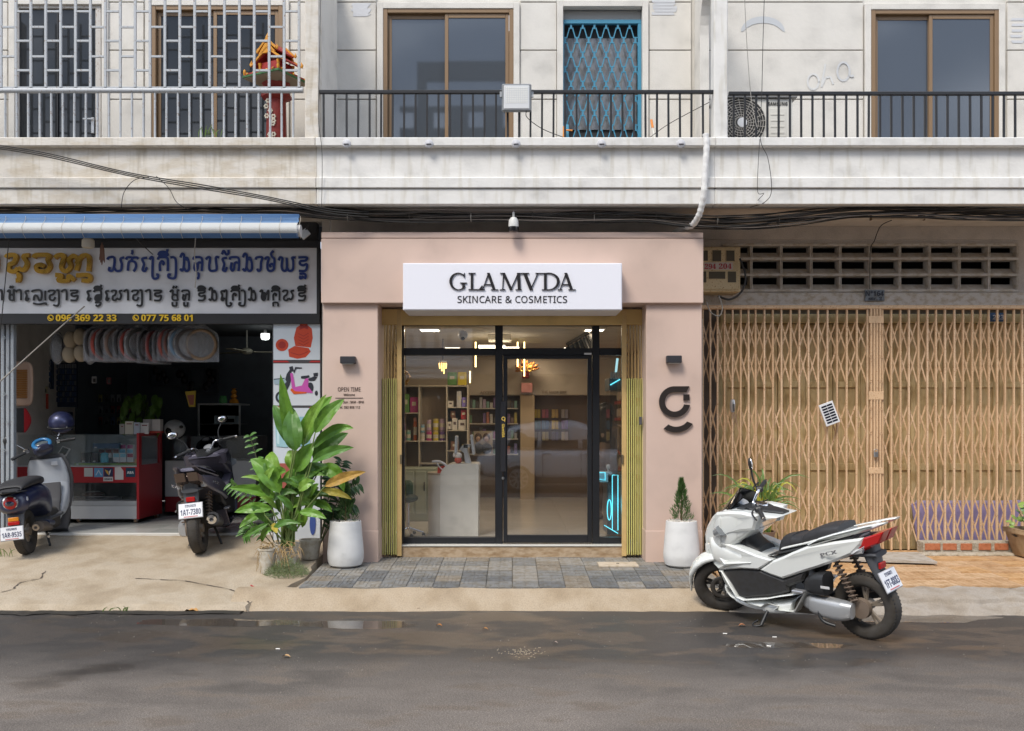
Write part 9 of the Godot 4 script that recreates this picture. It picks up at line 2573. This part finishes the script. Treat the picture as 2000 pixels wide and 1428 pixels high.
func ginger() -> void:
	var g1 := leaf_mat(0.125, 0.27, 0.03)
	var g2 := leaf_mat(0.075, 0.18, 0.025)
	var g3 := leaf_mat(0.19, 0.34, 0.05)
	var ye := leaf_mat(0.48, 0.38, 0.06)
	var og := leaf_mat(0.42, 0.25, 0.06)
	var zz := func(x: float, y: float, d: float) -> Vector3: return V(420 + x / 3.172, 720 + y / 3.172, d)
	var t := thing("ginger_plant", "big bushy potted plant with long bright green leaves on ramp", "plant", V(545, 1110, 9.1))
	var L := [[490, 500, 450, 300, 405, 35, 78, g1], [480, 480, 430, 330, 360, 225, 100, g2], [500, 510, 470, 380, 480, 240, 112, g2], [540, 480, 600, 300, 725, 170, 112, g1], [560, 430, 600, 280, 690, 160, 62, g3], [620, 400, 690, 270, 800, 190, 84, g1], [610, 570, 680, 460, 825, 400, 92, g2], [600, 580, 720, 500, 860, 490, 66, g2], [600, 500, 740, 340, 858, 370, 66, g1], [400, 700, 350, 560, 340, 520, 84, g3], [400, 770, 330, 620, 220, 560, 112, g1], [390, 800, 250, 740, 85, 740, 62, g1], [350, 870, 240, 850, 120, 890, 64, g1], [450, 760, 560, 620, 700, 600, 98, g2], [640, 640, 760, 580, 800, 765, 84, g1], [680, 730, 800, 670, 935, 640, 62, og], [650, 765, 750, 750, 845, 810, 46, ye], [430, 870, 520, 800, 620, 840, 62, g3], [520, 890, 610, 880, 690, 930, 50, g1], [600, 830, 680, 830, 725, 890, 50, g1], [430, 950, 470, 960, 510, 1010, 50, g1], [480, 960, 520, 910, 565, 945, 54, g3], [300, 900, 210, 920, 150, 990, 50, g1], [330, 960, 240, 1010, 165, 1050, 40, g2], [490, 640, 480, 520, 520, 510, 104, g3], [500, 640, 550, 540, 610, 460, 92, g1], [380, 960, 360, 980, 385, 1020, 44, ye], [440, 1010, 440, 1050, 455, 1078, 44, ye], [310, 700, 290, 600, 270, 545, 60, g2], [560, 700, 600, 620, 680, 640, 80, g2], [420, 830, 480, 720, 520, 690, 70, g2], [350, 1000, 300, 990, 290, 1080, 40, g1], [560, 800, 600, 740, 640, 735, 60, g1], [360, 720, 400, 620, 440, 640, 74, g1], [470, 800, 500, 700, 600, 660, 84, g2], [300, 800, 220, 720, 200, 745, 54, g1], [520, 760, 560, 700, 620, 700, 60, g3]]
	for i in L.size():
		var e: Array = L[i]
		var d := 9.12 + 0.14 * sin(i * 2.4)
		var mb := MB.new()
		var tipd := d - 0.12 * cos(i * 1.7)
		leaf_mesh(mb, zz.call(e[0], e[1], d), zz.call(e[2], e[3], d - 0.05), zz.call(e[4], e[5], tipd), W(e[6] / 3.172, d) * 1.08, Vector3(0.25 * sin(i * 1.3), 0.35, 1).normalized(), 0.42 + 0.15 * sin(i * 3.1), 11)
		obj(mb, "leaf", e[7], t)
	for i in 44:
		var d := 9.12 + rng.randf_range(-0.15, 0.2)
		var b: Vector3 = zz.call(rng.randf_range(300, 580), rng.randf_range(680, 1040), d)
		var a := rng.randf_range(0.3, 2.8)
		var mb := MB.new()
		leaf_mesh(mb, b, b + Vector3(cos(a) * 0.1, 0.14, 0.05), b + Vector3(cos(a) * rng.randf_range(0.18, 0.32), 0.02 + sin(a) * 0.16, 0.06), rng.randf_range(0.045, 0.085), Vector3(0, 0.4, 1), 0.25)
		obj(mb, "leaf", [g1, g2, g3, g2][i % 4], t)
	for i in 26:
		var e: Array = L[i]
		var f: Vector3 = zz.call(410 + 6.0 * (i % 14), 1100, 9.12 + 0.05 * sin(i))
		var to: Vector3 = zz.call(e[0], e[1], 9.12 + 0.14 * sin(i * 2.4))
		obj(MB.new().tube(curve([f, f.lerp(to, 0.5) + Vector3(rng.randf_range(-0.03, 0.03), 0, 0), to], 4), [0.011, 0.011, 0.011, 0.01, 0.01, 0.009, 0.008, 0.007, 0.006], 6), "stem", M(0.14, 0.2, 0.05, 0.7), t)
	for e in [[522, 1112, 0.088, 0.24, 9.0], [606, 1078, 0.11, 0.2, 9.45], [560, 1095, 0.12, 0.22, 9.25]]:
		var b := V(e[0], e[1], e[4])
		b.y = walk_y(minf(b.x, edge_x(e[4]) - 0.1), b.z)
		obj(MB.new().lathe([Vector2(0, 0), Vector2(e[2] * 0.72, 0), Vector2(e[2] * 0.86, e[3] * 0.35), Vector2(e[2] * 0.84, e[3] * 0.38), Vector2(e[2] * 0.95, e[3] * 0.7), Vector2(e[2], e[3] * 0.92), Vector2(e[2] * 1.06, e[3] * 0.94), Vector2(e[2] * 1.06, e[3]), Vector2(e[2] * 0.9, e[3]), Vector2(e[2] * 0.85, e[3] * 0.8)], 24, Transform3D(Basis(), b)), "pot", weathered(0.6, 0.57, 0.5, 0.7, T.dirty, Vector3(2, 2, 2), T.grain), t)
	var dry := MB.new()
	for k in 70:
		var b := V(rng.randf_range(508, 585), rng.randf_range(1060, 1085), rng.randf_range(8.95, 9.1))
		var to := b + Vector3(rng.randf_range(-0.12, 0.12), rng.randf_range(-0.25, 0.02), rng.randf_range(0.0, 0.12))
		dry.tube([b, b.lerp(to, 0.5) + Vector3(0, 0.04, 0.03), to], [0.003, 0.004, 0.001], 4)
	obj(dry, "dry_stalks", M(0.38, 0.26, 0.12, 0.9), t).set_meta("kind", "stuff")
	# feathery weed at the foot
	var wd := MB.new()
	for k in 1300:
		var a := rng.randf() * TAU
		var r := pow(rng.randf(), 0.6)
		var c := Vector3(X(562, 8.95) + cos(a) * r * 0.21, 0, -8.93 + sin(a) * r * 0.12)
		c.y = walk_y(c.x, c.z) + rng.randf() * 0.2 * (1.0 - r * 0.8)
		var dir := Vector3(rng.randf_range(-1, 1), rng.randf_range(-0.1, 1.0), rng.randf_range(-0.3, 1.0)).normalized() * rng.randf_range(0.03, 0.065)
		var s := dir.cross(Vector3(0.3, 0.5, 1)).normalized() * 0.002
		wd.flat(c - s, c + s, c + dir)
	tag(obj(wd, "weed", leaf_mat(0.16, 0.2, 0.09)), "feathery grey green weed growing at foot of leafy plant", "weed")

func cables() -> void:
	var hues := [M(0.02, 0.019, 0.018, 0.6), M(0.05, 0.042, 0.035, 0.6), M(0.12, 0.1, 0.085, 0.6), M(0.3, 0.28, 0.25, 0.6)]
	var names := ["black", "dark brown", "brown grey", "pale grey"]
	for i in 22:
		var k: int = [0, 0, 1, 1, 2, 0, 3, 1, 0, 2, 0, 1, 2, 0, 0, 1, 3, 0, 1, 2, 0, 1][i]
		var d := 9.42 + 0.012 * (i % 9)
		var pts := []
		var ph := rng.randf() * 6.0
		var off := rng.randf_range(-10, 13)
		for j in 23:
			var px := -140.0 + j * 100.0
			var base := 404.0
			if px > 560: base = lerpf(404, 424, clampf((px - 560) / 150.0, 0, 1))
			if px > 1250: base = lerpf(424, 436, clampf((px - 1250) / 150.0, 0, 1))
			if px > 1420: base = lerpf(436, 415, clampf((px - 1420) / 260.0, 0, 1))
			var spread := 1.0 if absf(px - 1000) > 90 else 0.55
			pts.append(V(px, base + (off + 4.0 * sin(ph + j * 1.3) + rng.randf_range(-2.5, 2.5)) * spread, d + 0.02 * sin(ph * 2.0 + j)))
		tag(obj(MB.new().tube(curve(pts, 5), [0.006, 0.008, 0.005, 0.007][k], 5), "overhead_cable", hues[k]), "%s cable in the tangle strung under the balcony" % names[k], "cable", "cables under the balcony")
	for i in 3:
		tag(obj(MB.new().tube(curve([V(-60, 276 + i * 3, 9.12), V(80, 297 + i * 3.5, 9.12), V(250, 337 + i * 3, 9.13), V(400, 362 + i * 4, 9.14), V(520, 384 + i * 3, 9.16), V(640, 408 + i * 4, 9.3), V(720, 414 + i * 5, 9.4)], 8), 0.006, 5), "drop_cable", hues[0]), "black cable slanting down across the beige balcony front", "cable", "slanting cables on the beige balcony")
	var single := [[[V(290, 346, 9.13), V(262, 352, 9.13), V(242, 376, 9.15), V(237, 405, 9.3)], 0.0035, "thin black wire looping down from slanting cables, left loop"], [[V(305, 344, 9.13), V(330, 368, 9.13), V(345, 395, 9.2), V(372, 412, 9.4)], 0.0035, "thin black wire looping down from slanting cables, right loop"],
		[[V(626, -10, 9.22), V(624, 120, 9.22), V(622, 230, 9.22), V(629, 300, 9.25), V(628, 410, 9.3)], 0.003, "thin wire running down the beige post"], [[V(1454, -10, 9.25), V(1459, 90, 9.25), V(1467, 190, 9.25), V(1478, 248, 9.22)], 0.004, "pale thin wire dangling before the cooling unit"], [[V(1493, -10, 9.25), V(1490, 90, 9.25), V(1488, 180, 9.25), V(1485, 270, 9.22), V(1500, 310, 9.22), V(1507, 370, 9.24), V(1495, 394, 9.3), V(1465, 405, 9.4)], 0.0035, "grey thin wire dangling past the right railing"], [[V(1484, 272, 9.22), V(1481, 320, 9.22), V(1480, 375, 9.24), V(1492, 378, 9.25), V(1475, 396, 9.35)], 0.003, "dark thin wire looping on the right balcony front"],
		[[V(1380, 590, 10.0), V(1388, 610, 9.98), V(1405, 617, 9.98), V(1411, 600, 9.98), V(1404, 578, 10.0)], 0.007, "white cable loop hanging below the meter cabinet"], [[V(1445, 505, 10.05), V(1456, 540, 10.02), V(1448, 570, 10.02), V(1425, 585, 10.02), V(1402, 578, 10.04)], 0.012, "thick black cable bent round the meter cabinet"],
		[[V(1742, 430, 9.8), V(1720, 442, 9.9), V(1708, 470, 10.3), V(1700, 490, 10.34), V(1699, 565, 10.34)], 0.005, "thin brown wire from tube lamp to house plate"], [[V(165, 598, 10.0), V(100, 655, 9.9), V(0, 745, 9.8), V(-60, 800, 9.7)], 0.008, "pale rope slanting across the parts shop opening"], [[V(20, 420, 9.55), V(12, 530, 9.7), V(-4, 690, 9.8)], 0.005, "thin grey cord hanging at left of the shop sign"], [[V(382, 462, 9.6), V(380, 500, 9.65), V(383, 530, 9.65), V(381, 562, 9.65)], 0.006, "white blind cord hanging before the blue letters"], [[V(262, 462, 9.65), V(280, 480, 9.8), V(298, 497, 10.0)], 0.006, "grey wire end bent before the blue letters"],
		[[V(1270, 268, 10.1), V(1310, 240, 10.0), V(1385, 200, 9.4)], 0.004, "thin wire strung from the white balcony wall to post"]]
	for s in single: tag(obj(MB.new().tube(curve(s[0], 7), s[1], 5), "wire", hues[3] if s[2].begins_with("pale") or s[2].begins_with("white") else hues[0]), s[2], "wire")
	var cm := thing("security_camera", "white bullet security camera under soffit above the sign", "camera", V(1003, 452, 9.4))
	obj(MB.new().lathe([Vector2(0, -0.005), Vector2(0.045, 0.0), Vector2(0.052, 0.03), Vector2(0.05, 0.11), Vector2(0.03, 0.14), Vector2(0, 0.142)], 18, Transform3D(Basis(), V(1003, 452, 9.4))), "housing", M(0.6, 0.6, 0.58, 0.4), cm)
	obj(MB.new().lathe([Vector2(0.0, -0.008), Vector2(0.047, -0.002), Vector2(0.054, 0.028), Vector2(0.053, 0.045)], 18, Transform3D(Basis(), V(1003, 452, 9.4))), "lens_band", M(0.012, 0.012, 0.014, 0.2), cm)
	obj(MB.new().tube([V(1003, 425, 9.4), V(1003, 414, 9.4)], 0.012, 8), "mount", M(0.5, 0.5, 0.48, 0.5), cm)
	var lb := thing("bulkhead_lamp", "dusty white lamp drum hanging above the sign", "lamp", V(172, 485, 9.9))
	obj(MB.new().lathe([Vector2(0, 0), Vector2(0.055, 0.004), Vector2(0.065, 0.02), Vector2(0.063, 0.085), Vector2(0.05, 0.1), Vector2(0, 0.1)], 16, Transform3D(Basis(), V(172, 485, 9.9))), "drum", M(0.5, 0.46, 0.38, 0.6), lb)
	obj(MB.new().tube([V(172, 466, 9.9), V(172, 455, 9.95)], 0.012, 6), "stem", M(0.1, 0.1, 0.1, 0.6), lb)
	var dh := thing("dried_bundle", "dried brown herb bundle hanging by thread before the sign", "bundle", V(198, 518, 9.95))
	for k in 5: obj(MB.new().tube(curve([V(199, 474, 9.95), V(197 + k * 1.2, 495, 9.94), V(194 + k * 2.4, 508 + (k % 3) * 5, 9.93)]), [0.004, 0.006, 0.012, 0.014, 0.016, 0.014, 0.012, 0.012, 0.01, 0.01, 0.008, 0.006, 0.003], 6), "stalk", M(0.18, 0.09, 0.06, 0.8), dh)
	var fb := thing("small_floodlight", "small white floodlight at end of the rolled blind", "floodlight", V(596, 468, 9.6))
	obj(MB.new().box(V(595, 457, 9.6), Vector3(0.1, 0.08, 0.03), 0.006, Basis(Vector3.BACK, 0.7)), "housing", M(0.5, 0.5, 0.5, 0.5), fb)
	obj(MB.new().tube([V(596, 452, 9.6), V(604, 436, 9.55)], 0.008, 6), "arm", hues[0], fb)
	# cable clips and ties
	for i in 9:
		var px := 560.0 + i * 120.0
		tag(obj(MB.new().torus(Transform3D(Basis(Vector3.UP, PI / 2), V(px, 424 if px < 1300 else 430, 9.46)), 0.05, 0.004, 14, 4), "cable_tie", hues[3] if i % 2 else hues[1]), "wire tie around the cable tangle under the balcony", "tie", "ties around the cables")

func litter() -> void:
	var gy := func(px: float, py: float) -> Vector3:
		var d := F * EYE / (py - HOR)
		return Vector3(X(px, d), 0.0, -d)
	for e in [[858, 1224, [0.5, 0.2, 0.04], 0.05, "orange fallen leaf near the puddle edge"], [948, 1231, [0.45, 0.2, 0.05], 0.045, "orange brown fallen leaf before the entrance"], [1449, 1224, [0.4, 0.17, 0.08], 0.06, "curled brown leaf before the scooter's side stand"], [375, 1196, [0.45, 0.24, 0.08], 0.14, "dry orange leaf in the gutter below ramp"], [818, 1192, [0.25, 0.1, 0.05], 0.05, "dark red dry leaf by the sloping kerb"], [560, 1285, [0.42, 0.26, 0.12], 0.06, "pale brown dry leaf on open road"], [1085, 1258, [0.4, 0.3, 0.25], 0.035, "crushed pale leaf beside the crumbs"]]:
		var p: Vector3 = gy.call(e[0], e[1])
		var mb := MB.new()
		leaf_mesh(mb, p + Vector3(-e[3] / 2, 0.004, 0), p + Vector3(0, 0.03, 0.01), p + Vector3(e[3] / 2, 0.005, 0.01), e[3] * 0.6, Vector3.UP, 0.4, 6)
		tag(obj(mb, "fallen_leaf", M(e[2][0], e[2][1], e[2][2], 0.8)), e[4], "leaf")
	for e in [[1416, 1239, 0.4, "white cigarette end on road left of side stand"], [1502, 1263, 0.9, "white cigarette end on road below side stand"], [1513, 1246, 0.1, "small white paper bit below the white scooter"], [543, 1269, 0.3, "white pebble on road before the ramp"]]:
		var p: Vector3 = gy.call(e[0], e[1])
		tag(obj(MB.new().tube([p + Vector3(-0.016, 0.006, 0), p + Vector3(0.016 * cos(e[2]), 0.006, 0.02 * sin(e[2]))], 0.005, 6), "cigarette_end", M(0.72, 0.7, 0.66, 0.7)), e[3], "litter")
	var cr := MB.new()
	for k in 90:
		var p: Vector3 = gy.call(1020 + rng.randfn() * 22, 1275 + rng.randfn() * 5)
		cr.ball(p + Vector3(0, 0.003, 0), Vector3(0.006, 0.004, 0.005) * rng.randf_range(0.5, 1.3), 5)
	var cro := obj(cr, "crumbs", M(0.5, 0.42, 0.32, 0.8))
	cro.set_meta("kind", "stuff")
	tag(cro, "pale crumbs scattered on the road before entrance", "crumbs")
	var pb := MB.new()
	for k in 420:
		var p := Vector3(rng.randf_range(-4.2, 4.2), 0.0, -rng.randf_range(4.6, 7.9))
		pb.ball(p + Vector3(0, 0.001, 0), Vector3(0.006, 0.0035, 0.005) * rng.randf_range(0.3, 1.0), 5, Basis(Vector3.UP, rng.randf() * 6.0))
	var pbo := obj(pb, "grit", M(0.4, 0.36, 0.31, 0.9))
	pbo.set_meta("kind", "stuff")
	tag(pbo, "loose pale grit scattered over the asphalt", "grit")
	var rb := V(496, 1128, 8.6)
	tag(obj(MB.new().tube(curve([rb + Vector3(-0.03, 0.02, 0), rb + Vector3(0.0, 0.02, 0.03), rb + Vector3(0.03, 0.015, 0.06), rb + Vector3(0.05, 0.012, 0.08)]).map(func(q): return Vector3(q.x, walk_y(q.x, q.z) + 0.012, q.z)), 0.006, 5), "red_string", M(0.4, 0.03, 0.03, 0.7)), "red string lying on the ramp below leafy plant", "string")

func opposite_side() -> void:
	# far pavement, houses and a parked car across the road, seen mirrored in the glass
	struct(MB.new().span(Vector3(-40, -0.02, 3.6), Vector3(40, 0.15, 5.6), 0.02), "far_pavement", mats.concrete)
	var con := weathered(0.1, 0.095, 0.088, 0.9, T.dirty, Vector3(0.4, 0.3, 0.4), T.streak, Vector3(0.6, 0.1, 0.6))
	var pal := weathered(0.55, 0.53, 0.48, 0.9, T.dirty, Vector3(0.3, 0.3, 0.3), T.streak, Vector3(0.6, 0.1, 0.6))
	var dk := M(0.03, 0.03, 0.033, 0.3)
	var z := 5.4
	var spec := [[-16.0, -8.2, 8.6, pal, "pale three storey house across the road, left of concrete frame"], [-8.2, -3.2, 9.2, pal, "pale house across the road beside the white fascia house"], [-3.2, 3.2, 10.0, con, "grey concrete house across the road with unfinished rooftop frame"], [3.2, 9.4, 10.0, con, "grey concrete house across the road with parapet slots"], [9.4, 17.0, 8.0, pal, "low pale house across the road at the right"]]
	for s in spec:
		var t := thing("opposite_house", s[4], "building", Vector3((s[0] + s[1]) / 2, 0.1, z))
		var hs := []
		var n := int((s[1] - s[0]) / 2.2)
		for st in 3:
			for k in n:
				var a: float = s[0] + 0.5 + k * (s[1] - s[0] - 0.6) / n
				hs.append([a, a + 1.4, 0.3 + st * 3.1, 2.5 + st * 3.1])
		obj(rect_wall(s[0], s[1] - 0.01, 0.1, s[2], z, z + 0.3, hs), "wall", s[3], t)
		obj(MB.new().span(Vector3(s[0], 0.1, z + 0.5), Vector3(s[1], s[2] - 0.3, z + 0.52)), "room_wall", dk, t)
		for h in hs: obj(MB.new().span(Vector3(h[0], h[2], z + 0.15), Vector3(h[1], h[3], z + 0.16)), "window", mats.tint, t)
		for st in 2: obj(MB.new().span(Vector3(s[0] + 0.02, 2.9 + st * 3.1, z - 1.0), Vector3(s[1] - 0.03, 3.35 + st * 3.1, z)), "balcony", s[3], t)
		obj(MB.new().span(Vector3(s[0], s[2] - 0.3, z + 0.3), Vector3(s[1] - 0.01, s[2] - 0.2, z + 8.0)), "roof", con, t)
		# slotted parapet posts and rooftop frame
		if s[3] == con:
			for k in 6: obj(MB.new().span(Vector3(s[0] + 0.4 + k * 1.0, s[2], z), Vector3(s[0] + 0.95 + k * 1.0, s[2] + 0.5, z + 0.2)), "parapet_block", con, t)
			obj(MB.new().span(Vector3(s[0], s[2] + 0.5, z), Vector3(s[1] - 0.02, s[2] + 0.62, z + 0.2)), "parapet_cap", con, t)
		if s[0] == -3.2:
			for x in [-2.75, -0.2, 2.4]: obj(MB.new().span(Vector3(x, s[2] + 0.62, z + 0.4), Vector3(x + 0.26, s[2] + 2.0 + (0.5 if x == -0.2 else 0.0), z + 0.7)), "roof_post", con, t)
			obj(MB.new().span(Vector3(-2.75, s[2] + 1.55, z + 0.41), Vector3(2.66, s[2] + 2.05, z + 0.69)), "roof_beam", con, t)
		if s[0] == 3.2: obj(MB.new().bar(Vector3(5.5, s[2] + 0.6, z + 1.0), Vector3(9.2, s[2] + 2.6, z + 1.0), 0.35, 0.3), "raking_beam", con, t)
	var wf := thing("white_fascia", "white slotted fascia board across the road", "fascia", Vector3(-2.2, 2.8, 4.3))
	obj(MB.new().span(Vector3(-3.6, 2.75, 4.1), Vector3(-1.05, 4.1, 4.3), 0.02), "board", M(0.72, 0.72, 0.7, 0.7), wf)
	for k in 7: obj(MB.new().span(Vector3(-3.4 + k * 0.34, 3.5, 4.08), Vector3(-3.28 + k * 0.34, 3.95, 4.1)), "slot_panel", M(0.4, 0.4, 0.4, 0.8), wf)
	for k in 3: obj(MB.new().span(Vector3(-3.6, 2.78 + k * 0.14, 4.05 - k * 0.01), Vector3(-1.05, 2.86 + k * 0.14, 4.1)), "moulding", M(0.7, 0.7, 0.68, 0.7), wf)
	# silver car
	var c := local_thing("parked_car", "silver compact car parked across the road, mirrored in shop door", "car", Transform3D(Basis(), Vector3(1.42, 0, 1.9)))
	var sv := M(0.66, 0.67, 0.69, 0.3, 0.0)
	sv.clearcoat_enabled = true
	sv.clearcoat = 1.0
	var gl := M(0.015, 0.016, 0.018, 0.04)
	obj(MB.new().body([[-1.98, 0.42, -1.95, 0.92, 0.7, 3.0, 0], [-1.7, 0.3, -1.68, 1.02, 0.85, 4.0, 0], [-0.6, 0.26, -0.6, 1.02, 0.88, 4.4, 0], [0.6, 0.26, 0.6, 1.0, 0.88, 4.4, 0], [1.3, 0.28, 1.25, 0.96, 0.87, 4.0, 0], [1.85, 0.34, 1.8, 0.84, 0.78, 3.4, 0], [2.02, 0.42, 1.98, 0.72, 0.6, 3.0, 0]], 5, 32), "body", sv, c)
	var gh := obj(MB.new().body([[-1.82, 0.98, -1.45, 1.5, 0.62, 3.4, 0], [-1.2, 0.98, -1.0, 1.6, 0.72, 4.0, 0], [-0.2, 0.98, -0.2, 1.62, 0.74, 4.2, 0], [0.7, 0.96, 0.35, 1.56, 0.72, 4.0, 0], [1.3, 0.94, 1.0, 1.1, 0.66, 3.0, 0]], 5, 32), "cabin", sv, c)
	for e in [[[-1.55, 1.05, -1.3, 1.45], [-0.85, 1.04, -0.8, 1.5]], [[-0.75, 1.04, -0.72, 1.5], [0.1, 1.02, 0.1, 1.5]], [[0.2, 1.02, 0.2, 1.48], [0.95, 1.0, 0.5, 1.44]]]:
		var mb := MB.new()
		for s in [-1.0, 1.0]:
			var wz := 0.775
			mb.quad(Vector3(e[0][0], e[0][1], s * wz), Vector3(e[1][0], e[1][1], s * wz), Vector3(e[1][2], e[1][3], s * (wz - 0.09)), Vector3(e[0][2], e[0][3], s * (wz - 0.09)))
		obj(mb, "side_window", gl, gh)
	for s in [-1.0, 1.0]:
		for x in [-0.62, 0.32]: obj(MB.new().box(Vector3(x, 0.9, s * 0.885), Vector3(0.18, 0.035, 0.03), 0.01), "door_handle", mats.chrome, c)
		for x in [-0.72, 0.16]: obj(MB.new().box(Vector3(x, 0.64, s * 0.879), Vector3(0.012, 0.66, 0.012)), "door_gap", M(0.03, 0.03, 0.03, 0.6), c)
		obj(MB.new().box(Vector3(0.0, 0.3, s * 0.865), Vector3(2.2, 0.14, 0.05), 0.02), "sill_trim", mats.blackp, c)
		for x in [-1.27, 1.25]:
			obj(MB.new().lathe([Vector2(0.0, 0.0), Vector2(0.385, 0.0), Vector2(0.39, 0.02)], 32, Transform3D(Basis(Vector3.RIGHT, s * PI / 2), Vector3(x, 0.34, s * 0.858))), "wheel_arch", mats.blackp, c)
			var ty := obj(MB.new().torus(Transform3D(Basis(), Vector3(x, 0.33, s * 0.8)), 0.265, 0.065, 36, 10, 1.5), "tyre", mats.rubber, c)
			var rm := MB.new()
			for k in 10:
				var a := TAU * k / 10
				rm.bar(Vector3(x + cos(a) * 0.03, 0.33 + sin(a) * 0.03, s * 0.888), Vector3(x + cos(a + 0.3) * 0.215, 0.33 + sin(a + 0.3) * 0.215, s * 0.885), 0.045, 0.012, 0.0, Vector3.BACK)
			rm.torus(Transform3D(Basis(), Vector3(x, 0.33, s * 0.88)), 0.215, 0.014, 30, 6)
			obj(rm, "rim", M(0.5, 0.5, 0.5, 0.3, 0.8), ty)
	obj(MB.new().box(Vector3(-1.97, 0.78, 0.0), Vector3(0.06, 0.14, 1.3), 0.02), "tail_light", mats.red_lens if mats.has("red_lens") else M(0.4, 0.01, 0.01, 0.1), c)
